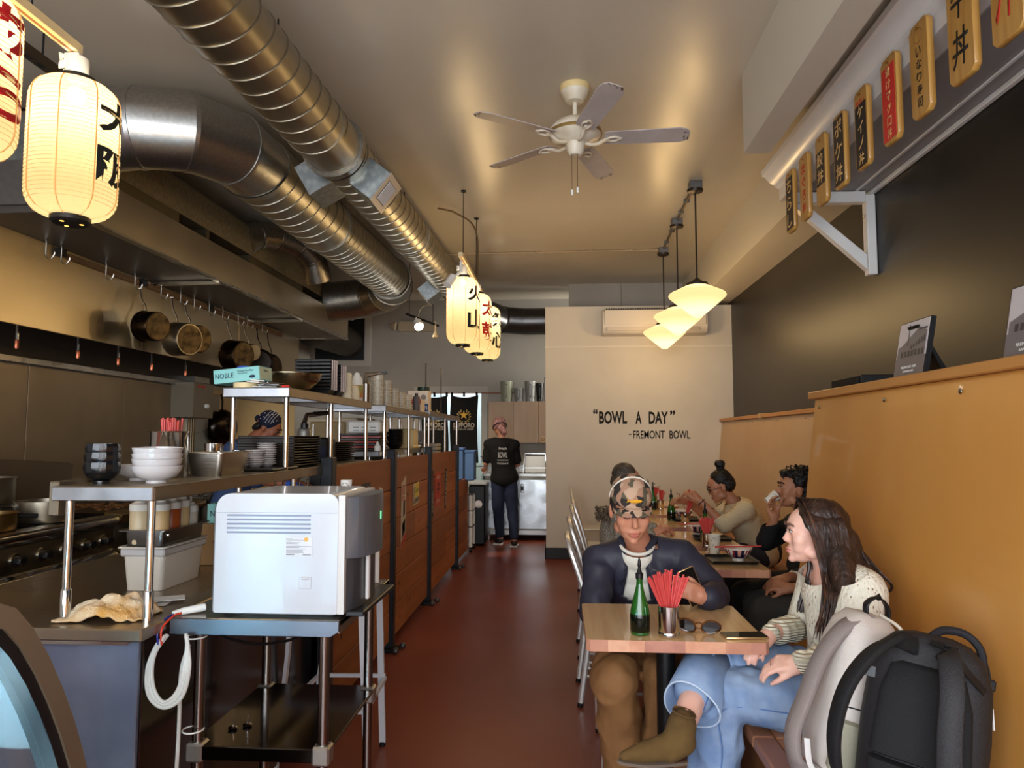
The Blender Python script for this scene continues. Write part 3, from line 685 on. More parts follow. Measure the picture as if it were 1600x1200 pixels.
    lamp('POINT', 'lantern_bulb', (x, y, z+h*.22), 12, (1, .80, .54), shadow_soft_size=.05)
redL = mat('lantern_red_paint', (196, 24, 30), .6)
lantern('big paper lantern with black characters, wholly in view above the pass', -1.60, 2.16, 2.375, .265, .455, [('大', .60, .86), ('阪', .22, .50)], INK, R(10), 2.70)
lantern('paper lantern with red characters, cut off by the left edge of the picture', -1.585, 1.70, 2.40, .265, .455, [('あ', .56, .88), ('ら', .2, .5)], redL, R(0), 2.70)
lantern('nearest of the three far lanterns, black characters on its right side', -.80, 5.75, 2.475, .27, .56, [('火', .62, .85), ('山', .2, .5)], INK, R(-30), 2.86)
lantern('middle one of the three far lanterns, red characters', -.775, 6.55, 2.50, .27, .56, [('太', .60, .86), ('鼓', .18, .5)], redL, R(-30), 2.86)
lantern('last of the three far lanterns, black characters', -.755, 7.30, 2.52, .27, .56, [('祭', .58, .86), ('心', .2, .5)], INK, R(-30), 2.86)
# track with spots far left of the lanterns
t3 = thing('spot_track', 'short black track with a glaring spotlight, far back left of the lanterns', 'track light', (-1.55, 8, 2.7))
part('rail', MB().tube([(-1.78, 8.0, 2.86), (-1.40, 8.05, 2.72)], .014, 6), BLACKM, t3)
part('suspension', MB().cyl((-1.74, 8.0, 2.86), (-1.74, 8.0, ZC), .004, seg=6), BLACKM, t3)
part('suspension', MB().cyl((-1.47, 8.04, 2.76), (-1.47, 8.04, ZC), .004, seg=6), BLACKM, t3)
sp1 = part('spot_head', MB().cyl((-1.64, 7.98, 2.76), (-1.61, 7.93, 2.70), .05, .055), WHITEP, t3)
part('lamp_face', MB().cyl((-1.612, 7.933, 2.70), (-1.608, 7.925, 2.692), .05), mat('spot_glare', (255, 250, 240), .5, emis=(255, 248, 236), es=14), t3)
part('spot_arm', MB().cyl((-1.66, 8.0, 2.81), (-1.64, 7.98, 2.76), .01), WHITEP, t3)
part('spot_arm', MB().cyl((-1.44, 8.04, 2.74), (-1.44, 8.03, 2.64), .009), mat('brass_arm', (200, 180, 140), .4), t3)
part('spot_head', MB().lathe([(.036, -.05), (.034, -.03), (.02, .0), (.015, .02)], (-1.44, 8.03, 2.63), 14), mat('brass_arm', ()), t3)
lamp('SPOT', 'track_spot', (-1.60, 7.90, 2.66), 70, (1, .88, .7), (R(35), 0, R(30)), spot_size=R(110), spot_blend=.8, shadow_soft_size=.05)
em = thing('emergency_light', 'beige emergency light box high on the back wall left of the spots', 'emergency light', (-2.1, 10.4, 3.0))
beige = mat('beige_plastic', (176, 162, 138), .5)
part('case', MB().box(-2.42, -1.86, 10.36, YB-.002, 3.02, 3.17, bev=.01), beige, em)
part('lamp_head', MB().lathe([(.02, -.05), (.07, .03), (.07, .05)], (0, 0, 0), 14, M=Matrix.Translation((-2.50, 10.34, 3.10)) @ Matrix.Rotation(R(100), 4, 'Y')), beige, em)
part('conduit', MB().tube(spline([(-2.12, 10.40, 3.17), (-2.12, 10.40, 3.30), (-2.06, 10.41, 3.40), (-1.9, 10.42, 3.44)], 4), .012), beige, em)
# ================================================================== COOKING LINE (left wall)
sw = thing('steel_wall_cladding', 'smudged stainless panels covering the left wall behind the cooking line', 'wall panel', (XL, 5, .9))
clad = mat('clad_steel', (160, 144, 122), .44, .8, var=(138, 124, 104), rvar=.10, vs=1.3, bump=.04, bs=6)
ys = [3.0, 4.77, 5.88, 7.0, 8.15]
for a, c in zip(ys, ys[1:]): part('panel', MB().box(XL+.002, XL+.014, a, c-.006, .5, 1.94, bev=.002), clad, sw)
part('cap_strip', MB().box(XL+.002, XL+.06, 3.0, 7.0, 1.945, 1.99, bev=.003), STEELH, sw)
for y in (4.95, 5.9, 6.7): part('rivet', MB().ball((XL+.062, y, 1.968), (.004, .008, .008), 8), CHROME, sw)
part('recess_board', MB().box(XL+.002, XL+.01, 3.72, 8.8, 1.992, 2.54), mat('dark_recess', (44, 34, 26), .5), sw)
part('corner_panel', MB().box(XL+.002, XL+.10, 6.9, 7.2, 1.2, 2.05, bev=.003), STEEL, sw)

grime = mat('stove_enamel', (104, 96, 84), .42, .7, var=(70, 60, 50), vs=6)
iron = mat('cast_iron', (22, 20, 19), .55, .4)
rg = thing('gas_range', 'stainless gas range with heavy black grates and a row of angular knobs', 'range', (-3.2, 3.7, 0))
RX = -2.80
part('body', MB().box(XL+.06, RX-.03, 2.6, 4.34, .12, .86, bev=.004), grime, rg)
part('bullnose', MB().prism([(RX-.12, .865), (RX-.02, .865), (RX+.012, .895), (RX+.012, .925), (RX-.01, .935), (RX-.12, .935)], 2.6, 4.335, 'y', bev=.004), STEELH, rg)
part('control_panel', MB().prism([(RX-.05, .72), (RX-.02, .72), (RX-.03, .862), (RX-.05, .862)], 2.6, 4.33, 'y'), mat('control_steel', (150, 142, 126), .32, 1, rvar=.1, vs=2), rg)
part('lower_ledge', MB().prism([(RX-.05, .66), (RX+.02, .66), (RX+.02, .70), (RX-.02, .722), (RX-.05, .722)], 2.6, 4.33, 'y', bev=.003), STEELH, rg)
part('oven_door', MB().box(RX-.05, RX-.02, 2.7, 4.25, .2, .63, bev=.01), BLACKM, rg)
part('cooktop', MB().box(XL+.06, RX-.12, 2.62, 4.33, .86, .90), iron, rg)
def knob(t, y, z, x=RX-.025):
    k = part('knob', MB().prism([(-.026, -.014), (.0, -.026), (.026, -.014), (.03, .012), (.0, .026), (-.03, .012)], 0, .05, 'x', bev=.004, M=Matrix.Translation((x, y, z))), BLACKP, t)
    part('knob_ring', MB().cyl((x-.002, y, z), (x+.006, y, z), .036, seg=16), CHROME, k)
for y in (2.95, 3.15, 3.34, 3.53, 3.72, 3.90, 4.08, 4.24): knob(rg, y, .79)
for gx in range(2):
    for gy_ in range(4):
        x0, y0 = -3.62+gx*.36, 2.66+gy_*.42; mb = MB()
        for u in (0, .34): mb.box(x0+u, x0+u+.014, y0, y0+.40, .905, .93)
        for u in (0, .13, .26, .386): mb.box(x0, x0+.354, y0+u, y0+u+.014, .91, .94)
        for u in (.09, .25): mb.box(x0+u, x0+u+.012, y0+.02, y0+.38, .915, .94)
        part('grate', mb, iron, rg)
gr = thing('griddle', 'greasy flat-top griddle beside the gas range, food scraps browned on top', 'griddle', (-3.2, 4.9, 0))
part('body', MB().box(XL+.06, RX-.03, 4.345, 5.42, .12, .90, bev=.004), grime, gr)
part('front_trough', MB().prism([(RX-.10, .88), (RX-.01, .88), (RX+.02, .91), (RX+.02, .94), (RX-.10, .955)], 4.345, 5.42, 'y', bev=.003), mat('golden_grease_steel', (190, 164, 110), .34, 1, var=(150, 120, 70), vs=30), gr)
part('control_panel', MB().prism([(RX-.05, .74), (RX-.02, .74), (RX-.03, .88), (RX-.05, .88)], 4.345, 5.41, 'y'), grime, gr)
part('drip_ledge', MB().box(RX-.05, RX+.03, 4.36, 5.40, .70, .73, bev=.003), mat('golden_grease_steel', ()), gr)
part('cooking_plate', MB().box(XL+.10, RX-.10, 4.36, 5.40, .90, .945, bev=.003), mat('burnt_plate', (52, 38, 26), .4, .6, var=(18, 15, 13), vs=5), gr)
mb = MB(); rr = random.Random(4)
for i in range(90):
    x, y = rr.uniform(-3.5, -3.0), rr.gauss(4.75, .12); s_ = rr.uniform(.006, .016); mb.box(x-s_, x+s_, y-s_, y+s_, .945, .945+s_, M=None)
o = part('food_scraps', mb, mat('browned_scraps', (150, 104, 56), .7, var=(90, 56, 30), vs=50), gr); o['kind'] = 'stuff'
for y in (4.52, 4.85, 5.2): knob(gr, y, .81)
part('splash_guard', MB().prism([(2.2, .95), (4.98, .95), (5.02, 1.23), (4.96, 1.245), (2.2, 1.43)], -3.62, -3.60, 'x', bev=.002), mat('dull_splash_steel', (124, 110, 96), .45, .9), gr)
part('side_guard', MB().prism([(-3.6, .94), (-2.95, .94), (-3.05, 1.06), (-3.6, 1.18)], 5.40, 5.415, 'y'), STEELD, gr)
fr = thing('deep_fryer', 'steel deep fryer with wire baskets hanging over the oil', 'fryer', (-3.2, 6.2, 0))
part('body', MB().box(XL+.06, RX-.02, 5.50, 6.85, .12, .90, bev=.004), STEELD, fr)
mb = MB()
for a in ((RX-.06, RX+.02, 5.50, 6.85), (XL+.06, XL+.12, 5.50, 6.85), (XL+.12, RX-.06, 5.50, 5.54), (XL+.12, RX-.06, 6.81, 6.85), (XL+.12, RX-.06, 6.15, 6.19)): mb.box(*a, .90, .955, bev=.003)
part('tank_rim', mb, STEEL, fr)
part('oil', MB().box(XL+.12, RX-.06, 5.54, 6.81, .90, .925), mat('frying_oil', (70, 40, 12), .08), fr)
part('flue', MB().box(XL+.06, XL+.12, 5.5, 6.85, .955, 1.12, bev=.003), STEEL, fr)
for yb, zb in ((5.75, 1.05), (6.2, 1.02), (6.55, 1.0)):
    A = Matrix.Translation((-3.3, yb, zb)) @ Matrix.Rotation(R(20), 4, 'Y')
    mb = MB(A)
    for i in range(11):
        u = -.16+.032*i; mb.tube([(u, -.09, .06), (u*.92, -.08, -.08), (u*.92, .08, -.08), (u, .09, .06)], .002, 4)
    for i in range(6):
        v = -.08+.032*i; mb.tube([(-.16, v, .06), (-.15, v, -.08), (.15, v, -.08), (.16, v, .06)], .002, 4)
    for w_ in (.06, .02, -.03): mb.tube([(-.16, -.09, w_), (.16, -.09, w_), (.16, .09, w_), (-.16, .09, w_)], .0028, 4, loop=True)
    bk = part('fry_basket', mb, CHROME, fr)
    part('basket_handle', MB(A).tube([(.16, 0, .05), (.30, 0, .10), (.42, 0, .13)], [.006, .009, .011], 8), BLACKP, bk)
# pots on the range
alu = mat('dull_aluminium', (176, 168, 152), .38, 1, var=(150, 140, 122), rvar=.08, vs=5)
sooty = mat('sooty_pot', (70, 58, 48), .30, 1, var=(36, 30, 26), rvar=.12, vs=8)
def pot(name, label, x, y, z, r, h, m, group=None, flare=1.0, handles=0):
    t = thing(name, label, 'pot', (x, y, z), 0, group)
    part('pot_body', MB().lathe([(.001, .0), (r*.96, 0), (r, .02), (r*flare, h), (r*flare+.006, h), (r*flare+.006, h+.006), (r*flare-.003, h+.006), (r-.004, .02), (.001, .008)], (x, y, z), 32, cap0=False, cap1=False), m, t)
    return t
t = pot('stock_pot', 'tall dull aluminium stock pot at the back of the range, left edge of the photo', -3.40, 3.98, .94, .155, .245, alu)
t = pot('saute_pan', 'wide deep saute pan with a whisk resting in it, on the range', -3.02, 3.98, .94, .150, .115, alu)
part('handle', MB().tube([(-3.15, 3.90, 1.03), (-3.25, 3.80, 1.05), (-3.36, 3.66, 1.06)], [.010, .009, .012]), CHROME, t)
w = thing('whisk', 'wire whisk with a black grip leaning in the wide saute pan', 'whisk', (-3.0, 3.98, 1.0))
part('handle', MB().tube([(-2.88, 4.10, 1.08), (-2.80, 4.17, 1.11)], [.016, .02], 10), BLACKP, w)
mb = MB()
for k in range(6):
    a = PI*k/6; s_ = .03
    mb.tube(spline([(-2.88, 4.10, 1.08), (-2.93+.02*math.sin(a), 4.05+s_*math.cos(a), 1.055+s_*math.sin(a)), (-3.03, 3.96+s_*math.cos(a)*.4, 1.00), (-2.93-.02*math.sin(a), 4.05-s_*math.cos(a), 1.055-s_*math.sin(a)), (-2.88, 4.10, 1.08)], 4), .0016, 4)
part('wires', mb, CHROME, w)
t = pot('saucepan', 'low brass-toned saucepan on the front left burner, cut off by the photo edge', -3.00, 3.56, .94, .12, .085, mat('brassy_pan', (160, 130, 84), .35, 1))
part('handle', MB().tube([(-2.92, 3.65, 1.01), (-2.86, 3.72, 1.0)], .013), BLACKP, t)
# hooks and hanging pots
hookM = mat('hook_wire', (190, 186, 178), .3, 1)
def hookmb(x, y, z, mb=None):
    mb = mb or MB(); mb.tube(spline([(x-.04, y, z+.045), (x-.015, y, z+.05), (x, y, z+.02), (x, y, z-.04), (x+.004, y, z-.075), (x+.03, y, z-.095), (x+.055, y, z-.07), (x+.06, y, z-.05)], 4), .004, 6); return mb
hy = [4.22, 4.36, 4.82, 5.17, 5.53, 5.83, 6.06, 6.33, 6.60, 6.93, 7.15, 7.52]
hdes = ['first from the window end', 'second from the window end', 'third from the window end, alone over bare steel', 'holding the nearest blackened pot', 'holding the big aluminium pot', 'holding the black pot with the stained base', 'empty, just past the black pots', 'bare, beside the twisted wire', 'holding the largest dark pot', 'holding the little saucepan', 'holding the edge-on skillet', 'holding the round flat skillet']
hk0 = None
for y, dd in zip(hy, hdes):
    h_ = single('hook', hookmb(-3.28, y, 2.66), hookM, 'wire pot hook on the hood rail, '+dd, 'hook', 'wire hooks on the hood rail')
def hang(name, y, r, d, m, label, dz, yaw=20, flat=False, x=-3.19, hl=.17, bot=None):
    """pot hung by its handle; base turned towards the room (+x, -y)"""
    zc = 2.56-hl-r*.95
    t = thing(name, label, 'pot' if not flat else 'pan', (x, y, zc), 0, 'pots and pans hanging from the hood rail')
    A = Matrix.Translation((x, y, zc)) @ Matrix.Rotation(R(-yaw), 4, 'Z') @ Matrix.Rotation(R(90+4), 4, 'Y')
    # local z points to the room: open mouth at z=0, base at z=d
    k = MB(A)
    if not flat: k.lathe([(r+.006, 0), (r+.006, .006), (r, .008), (r*.985, d-.012), (r*.93, d), (.001, d+.001)], seg=32, cap0=False, cap1=False); k.lathe([(r-.003, 0), (r-.006, d-.01), (.001, d-.008)], seg=32, cap0=False, cap1=False); k.lathe([(r-.003, 0), (r+.006, 0)], seg=32, cap0=False, cap1=False)
    else: k.lathe([(r+.002, 0), (r+.002, .005), (r*.82, d), (.001, d+.001)], seg=32, cap0=False, cap1=False); k.lathe([(r-.003, 0), (r*.8, d-.004), (.001, d-.004)], seg=32, cap0=False, cap1=False); k.lathe([(r-.003, 0), (r+.002, 0)], seg=32, cap0=False, cap1=False)
    part('pot_body', k, m, t, auto=40)
    if bot: part('base_disc', MB(A).lathe([(.001, d+.004), (r*(.86 if not flat else .7), d+.003), (r*(.86 if not flat else .7), d-.002)], seg=28, cap0=False), bot, t)
    hm = CHROME if not flat else m
    part('handle', MB().tube(spline([(x+.01, y, zc+r*.93), (x+.0, y, zc+r+.05), (x-.03, y, zc+r+hl*.55), (x-.045, y, zc+r+hl)], 4), [.010]*12+[.008], 8, flat=.45), hm, t)
    part('hang_eye', MB().tube([(x-.045, y+.014*math.cos(a), zc+r+hl+.012+.014*math.sin(a)) for a in [2*PI*i/12 for i in range(12)]], .004, 6, loop=True), hm, t)
bt = mat('scorched_base', (118, 100, 70), .5, .8, var=(44, 36, 28), vs=14, detail=8)
hang('hanging_pot', 5.17, .115, .15, sooty, 'blackened pot with a steel handle, nearest of the hanging row', 0, bot=bt)
hang('hanging_pot', 5.53, .135, .16, alu, 'big silver aluminium pot hanging in front of its neighbours', 0, hl=.20, x=-3.14, bot=bt)
hang('hanging_pot', 5.83, .12, .14, sooty, 'black hanging pot with streaky golden base, right of the silver one', 0, hl=.17, bot=bt)
hang('hanging_pot', 6.60, .145, .17, sooty, 'largest dark hanging pot, just above the glove box', 0, hl=.20, bot=bt)
hang('hanging_pot', 6.98, .085, .09, alu, 'little silver saucepan hanging between the dark pot and the skillets', 0, hl=.18)
castm = mat('seasoned_cast_iron', (54, 42, 32), .42, .6, var=(30, 24, 20), vs=8)
hang('hanging_skillet', 7.28, .14, .04, castm, 'black skillet hanging nearly edge-on', 0, yaw=75, flat=True, hl=.20)
hang('hanging_skillet', 7.55, .155, .04, castm, 'round brown-black skillet hanging last, underside showing', 0, yaw=28, flat=True, hl=.22)
# electrical boxes, conduit and wok right of the steel wall
eb = thing('switch_box', 'grey electrical switch box with red buttons beside the steel wall', 'switch box', (-3.66, 6.8, 1.6))
ebm = mat('grey_box', (126, 118, 104), .45, .4)
part('case', MB().box(XL+.002, -3.56, 6.62, 7.02, 1.62, 1.97, bev=.006), ebm, eb)
part('button', MB().cyl((-3.56, 6.72, 1.93), (-3.545, 6.72, 1.93), .012), REDINK, eb); part('button', MB().cyl((-3.56, 6.80, 1.93), (-3.545, 6.80, 1.93), .012), REDINK, eb)
part('rotary_switch', MB().cyl((-3.56, 6.86, 1.74), (-3.53, 6.86, 1.74), .022), WHITEP, eb)
part('side_box', MB().box(XL+.002, -3.62, 7.04, 7.28, 1.70, 1.88, bev=.005), ebm, eb)
for y in (6.78, 6.86): part('conduit', MB().cyl((-3.68, y, 1.62), (-3.68, y, .9), .014), mat('weathered_conduit', ()), eb)
ub = thing('wall_shelf_unit', 'beige painted wall board behind the chef', 'board', (-3.7, 8, 0))
part('board', MB().box(XL+.002, XL+.03, 7.3, 10.4, .1, 1.95, bev=.004), mat('beige_wall', (176, 156, 116), .5), ub)
wk = thing('wok', 'large shiny black wok hanging on the wall beside the switch box', 'wok', (-3.62, 7.45, 1.3))
A = Matrix.Translation((-3.66, 7.42, 1.53)) @ Matrix.Rotation(R(-25), 4, 'Z') @ Matrix.Rotation(R(92), 4, 'Y')
part('bowl', MB(A).lathe([(.20, 0), (.17, .05), (.12, .085), (.05, .10), (.001, .102)], seg=36, cap0=False, cap1=False), mat('black_wok', (30, 22, 16), .18, .7), wk, solid=.003)
part('handle', MB().tube([(-3.66, 7.42, 1.72), (-3.66, 7.42, 1.82), (-3.68, 7.42, 1.90)], .01), iron, wk)

# ================================================================== THE PASS: counter, shelves, planks
sc_ = thing('prep_counter', 'long stainless counter running from the foreground into the kitchen', 'counter', (-1.6, 5, 0))
part('worktop', MB().prism([(-2.02, 1.91), (-1.153, 1.91), (-1.153, 3.40), (-1.20, 3.40), (-1.20, 8.6), (-2.02, 8.6)], .866, .90, 'z', bev=.004), mat('counter_top_steel', (168, 156, 138), .30, 1, rvar=.10, vs=1.5), sc_)
part('apron', MB().box(-2.01, -1.20, 1.92, 8.59, .855, .866), STEEL, sc_)
part('end_panel', MB().box(-1.99, -1.195, 1.97, 1.985, .06, .856, bev=.002), mat('scuffed_steel_blue_reflection', (148, 156, 178), .38, .6, var=(112, 120, 144), rvar=.1, vs=2.5, bump=.04, bs=5), sc_)  # bluish daylight reflection put into the colour of this scuffed steel
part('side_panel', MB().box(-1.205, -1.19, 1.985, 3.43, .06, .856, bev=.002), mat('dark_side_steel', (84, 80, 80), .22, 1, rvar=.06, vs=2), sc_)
part('back_panel', MB().box(-2.0, -1.99, 1.985, 8.5, .06, .856), STEELD, sc_)
part('under_shelf', MB().box(-1.98, -1.21, 1.99, 8.5, .25, .28), STEELD, sc_)
def post(t, x, y, z0, z1, r=.0115):
    p = part('post', MB().cyl((x, y, z0), (x, y, z1), r, seg=16), CHROME, t)
    if z0 < 1: part('socket', MB().lathe([(r+.0035, 0), (r+.0035, .085), (r, .09)], (x, y, z0), 16, cap0=False, cap1=False), CHROME, p)
    return p
lowS = mat('shelf_edge_steel', (184, 188, 194), .36, 1, var=(164, 168, 174), rvar=.06, vs=9)
darkSh = mat('shelf_side_steel', (150, 138, 122), .3, 1, rvar=.06, vs=3)
def shelf(t, x0, x1, y0, y1, z, th=.042):
    part('shelf_top', MB().box(x0, x1, y0+.003, y1-.003, z-.006, z, bev=.002), STEELD, t)
    part('front_lip', MB().box(x0, x1, y0, y0+.012, z-th, z-.001, bev=.003), lowS, t)
    part('back_lip', MB().box(x0, x1, y1-.012, y1, z-th, z-.001, bev=.003), lowS, t)
    for x in (x0, x1-.012): part('side_lip', MB().box(x, x+.012, y0+.012, y1-.012, z-th, z-.001, bev=.002), darkSh, t)
    part('brace', MB().box(x0+.012, x1-.012, (y0+y1)/2-.04, (y0+y1)/2+.04, z-.03, z-.007), lowS, t)
s1 = thing('pass_shelf', 'lower steel pass shelf carrying the bowls, plates and trays', 'shelf', (-1.3, 3, .9))
shelf(s1, -1.47, -1.165, 1.96, 4.34, 1.288)
for y in (2.0, 3.10, 4.28): post(s1, -1.19, y, .90, 1.25); post(s1, -1.44, y, .90, 1.25)
part('bracket_clip', MB().box(-1.50, -1.47, 1.99, 2.06, 1.20, 1.30, bev=.003), STEELD, s1)
s2 = thing('pass_shelf', 'upper steel shelf nearest the window, glove box and mixing bowl on it', 'shelf', (-1.3, 3.6, 1.29))
shelf(s2, -1.46, -1.165, 2.96, 4.30, 1.645)
for y in (3.0, 3.60, 4.26): post(s2, -1.19, y, 1.288, 1.605, .0115)
for y in (3.0, 4.26): post(s2, -1.43, y, 1.288, 1.605, .0115)
s3 = thing('pass_shelf', 'middle steel shelf unit stacked with clear lids and cartons', 'shelf', (-1.3, 5.4, .9))
shelf(s3, -1.55, -1.165, 4.66, 6.22, 1.645); shelf(s3, -1.50, -1.20, 4.62, 6.2, 1.335, .035)
for y in (4.72, 5.5, 6.15): post(s3, -1.19, y, .90, 1.605, .0115); post(s3, -1.50, y, .90, 1.605, .0115)
s4 = thing('pass_shelf', 'farthest steel shelf unit, by the blue bins', 'shelf', (-1.3, 7.2, .9))
shelf(s4, -1.50, -1.165, 6.28, 8.15, 1.665)
for y in (6.34, 7.25, 8.08): post(s4, -1.19, y, .90, 1.63, .0115); post(s4, -1.46, y, .90, 1.63, .0115)
part('antenna_rod', MB().cyl((-1.25, 6.5, 1.66), (-1.25, 6.5, 2.12), .006, seg=6), CHROME, s4); part('antenna_rod', MB().cyl((-1.25, 7.35, 1.66), (-1.25, 7.35, 2.16), .006, seg=6), CHROME, s4)

# plank screens with black posts
plM = [mat('stained_plank_%d' % i, c, .5, var=v, vs=1.4, stretch=(3, .35, 6), bump=.05, bs=12, bstretch=(4, .4, 6), detail=8) for i, (c, v) in enumerate([((176, 108, 58), (148, 86, 42)), ((168, 102, 54), (138, 80, 40)), ((186, 116, 64), (156, 92, 48)), ((160, 96, 50), (132, 76, 38))])]
knotM = mat('wood_knot', (70, 36, 18), .6)
secs = [(3.49, 4.73, 'nearest the ice machine'), (4.81, 6.08, 'second from the ice machine'), (6.15, 7.70, 'third, behind the red sticker')]
for si, (ya, yb, dd) in enumerate(secs):
    t = thing('plank_screen', 'orange-brown horizontal plank screen facing the aisle, '+dd, 'partition', (-1.15, (ya+yb)/2, 0), 0, 'plank screens along the pass')
    rr = random.Random(si); zz = [.07, .27, .47, .66, .86, 1.07, 1.285]
    for k, (z0, z1) in enumerate(zip(zz, zz[1:])):
        cut = [ya, yb] if k in (5,) else [ya, rr.uniform(ya+.4, yb-.4), yb]
        for a, c in zip(cut, cut[1:]):
            pr_ = rr.uniform(0, .003)
            pk = part('plank', MB().box(-1.165, -1.144+pr_, a+.0015, c-.0015, z0+.003, z1-.002, bev=.003), rr.choice(plM), t)
            if rr.random() < .7:
                kn = MB(); yk, zk = rr.uniform(a+.08, c-.08), rr.uniform(z0+.05, z1-.05)
                kn.lathe([(.001, 0), (.012, 0), (.014, .0007)], seg=10, M=Matrix.Translation((-1.1438+pr_, yk, zk)) @ Matrix.Rotation(R(90), 4, 'Y'), cap0=False); part('knot', kn, knotM, pk)
    part('backing', MB().box(-1.175, -1.166, ya, yb, .07, 1.24), BLACKM, t)
for i, y in enumerate((3.45, 4.77, 6.115, 7.755)):
    p_ = thing('screen_post', 'black steel post of the plank screens, '+['first, behind the ice machine', 'second from the ice machine', 'third from the ice machine', 'last, at the far end'][i], 'post', (-1.15, y, 0), 0, 'black posts between the plank screens')
    part('tube', MB().box(-1.178, -1.118, y-.035, y+.035, .03, 1.345 if i else 1.33, bev=.004), mat('blue_black_post', (30, 34, 40), .4, .3), p_)
    part('foot', MB().box(-1.19, -1.09, y-.05, y+.05, 0, .03, bev=.004), BLACKM, p_)
    for a, c in ((-1.12, y-.06), (-1.1, y+.06)): part('caster', MB().ball((a+.03, c, .022), .022, 10), mat('caster_grey', (90, 86, 84), .3, .5), p_)
t = thing('low_plank_panel', 'short low plank panel beyond the last black post', 'partition', (-1.15, 8.3, 0))
for k, (z0, z1) in enumerate([(.05, .2), (.2, .38), (.38, .56), (.56, .74), (.74, .93)]): part('plank', MB().box(-1.165, -1.146, 7.80, 8.80, z0+.002, z1-.002, bev=.003), plM[k % 4], t)
part('frame', MB().box(-1.19, -1.166, 7.80, 8.80, .05, .93), BLACKM, t)
# stickers on the planks
def sticker(label, y0, y1, z0, z1, col, rows, sh=0, m2=None, tilt=0):
    t = thing('sticker', 'sticker on the plank screen: '+label, 'sticker', (-1.14, (y0+y1)/2, z0), 0, 'stickers on the plank screens')
    c = ((y0+y1)/2, (z0+z1)/2); hy_, hz = (y1-y0)/2, (z1-z0)/2
    def q(u, v): u, v = u*hy_, v*hz+sh*u*hz; a = R(tilt); return (c[0]+u*math.cos(a)-v*math.sin(a), c[1]+u*math.sin(a)+v*math.cos(a))
    part('sheet', MB().prism([q(-1, -1), q(1, -1), q(1, 1), q(-1, 1)], -1.1405, -1.1385, 'x'), col, t)
    for (s, u0, u1, v0, v1, m) in rows:
        if s.startswith('#'):
            part('print_block', MB().prism([q(u0, v0), q(u1, v0), q(u1, v1), q(u0, v1)], -1.1385, -1.1378, 'x'), m, t)
        else:
            yc, zc = q((u0+u1)/2, (v0+v1)/2); vert = s.startswith('|'); s = s.lstrip('|')
            a = R(tilt)
            xd = (0, math.cos(a), math.sin(a)) if not vert else (0, math.sin(a), -math.cos(a))
            W_, H_ = (u1-u0)*hy_, (v1-v0)*hz
            text('print', s, m, t, frame((-1.1378, yc, zc), xd, (1, 0, 0)), w=(H_ if vert else W_), h=(W_ if vert else H_), ext=.0003)
    return t
cr = mat('sticker_cream', (206, 192, 166), .5); wh = mat('sticker_white', (214, 208, 198), .5); rd_ = mat('sticker_red', (190, 62, 44), .5); bk_ = mat('sticker_black', (26, 26, 28), .5)
yl = mat('sticker_yellow', (222, 196, 70), .5); gn = mat('sticker_green', (60, 130, 60), .5)
sticker('dark grey with red foot, half hidden by the ice machine', 4.02, 4.20, .88, 1.16, mat('sticker_grey', (62, 58, 56), .5), [('#', -1, 1, -1, -.25, rd_), ('CO', -.2, .8, .55, .85, wh), ('|FRESH', -.3, .3, -.2, .4, wh)])
sticker('tall narrow slanting white strip lettered down its length', 4.39, 4.47, .72, 1.11, wh, [('|TOP OF THE TOWER TEST KITCHEN', -.45, .45, -.9, .9, INK)], tilt=-8)
sticker('tall cream poster with a dark blob and a red foot', 5.04, 5.19, .66, 1.12, cr, [('BEST', -.85, .6, .55, .85, rd_), ('FOOD', -.85, .3, .35, .52, rd_), ('#', -.2, .6, -.15, .3, bk_), ('#', -.6, .7, -.75, -.3, bk_), ('#', -.4, .5, -.6, -.35, cr), ('#', -1, 1, -1, -.8, rd_)], sh=.12)
sticker('small square card, yellow above and black lettering below', 5.45, 5.68, .90, 1.07, cr, [('#', -.55, .95, -.3, .9, yl), ('Sake', -.4, .8, .1, .6, gn), ('KAMEHO', -.9, .9, -.85, -.4, INK), ('|SAN', -.92, -.66, -.3, .7, INK)], tilt=3)
sticker('narrow dark upright strip with white lettering', 6.24, 6.33, .72, 1.13, bk_, [('|HAMMER BROS', -.5, .5, -.8, .1, wh), ('|STICKY', -.5, .5, .2, .9, rd_)], tilt=-1)
sticker('red rectangle with black characters', 6.42, 6.72, .80, 1.10, rd_, [('GOOD TO', -.6, .6, .6, .8, wh), ('丼', -.5, .5, -.3, .45, INK), ('SEE YOU', -.5, .5, -.85, -.65, wh)])
sticker('slanting black strip with pale lettering next to the last post', 6.98, 7.06, .72, 1.12, bk_, [('|ELEVATOR', -.7, .7, -.85, .85, wh)], tilt=-9)
# ================================================================== THINGS ON THE PASS
ZS, ZU, ZT = 1.288, 1.645, .90
def bowlprof(r, h, foot=.4, t=.004):
    f = r*foot
    return [(f*.9, 0), (f, 0), (f, .008), (r*.78, h*.38), (r*.95, h*.72), (r, h), (r-t, h), (r*.93, h*.72), (r*.74, h*.40), (f*.9, .014), (.001, .012)]
def bowl(name, label, cat, x, y, z, r, h, m, group=None, foot=.4, tilt=0, seg=32):
    t = thing(name, label, cat, (x, y, z), 0, group, rot=(R(tilt), R(tilt*.6), 0) if tilt else None)
    part('bowl_body', MB().lathe(bowlprof(r, h, foot), seg=seg, cap0=False, cap1=False), m, t, local=True)
    part('foot_ring', MB().lathe([(r*foot*.8, -.001), (r*foot+.001, -.001), (r*foot+.001, .007)], seg=seg, cap0=False, cap1=False), m, t, local=True)
    return t
G = 'stack of faceted black bowls'
blkG = mat('glossy_black_glaze', (12, 15, 20), .22, coat=.2, bump=.3, bs=30)
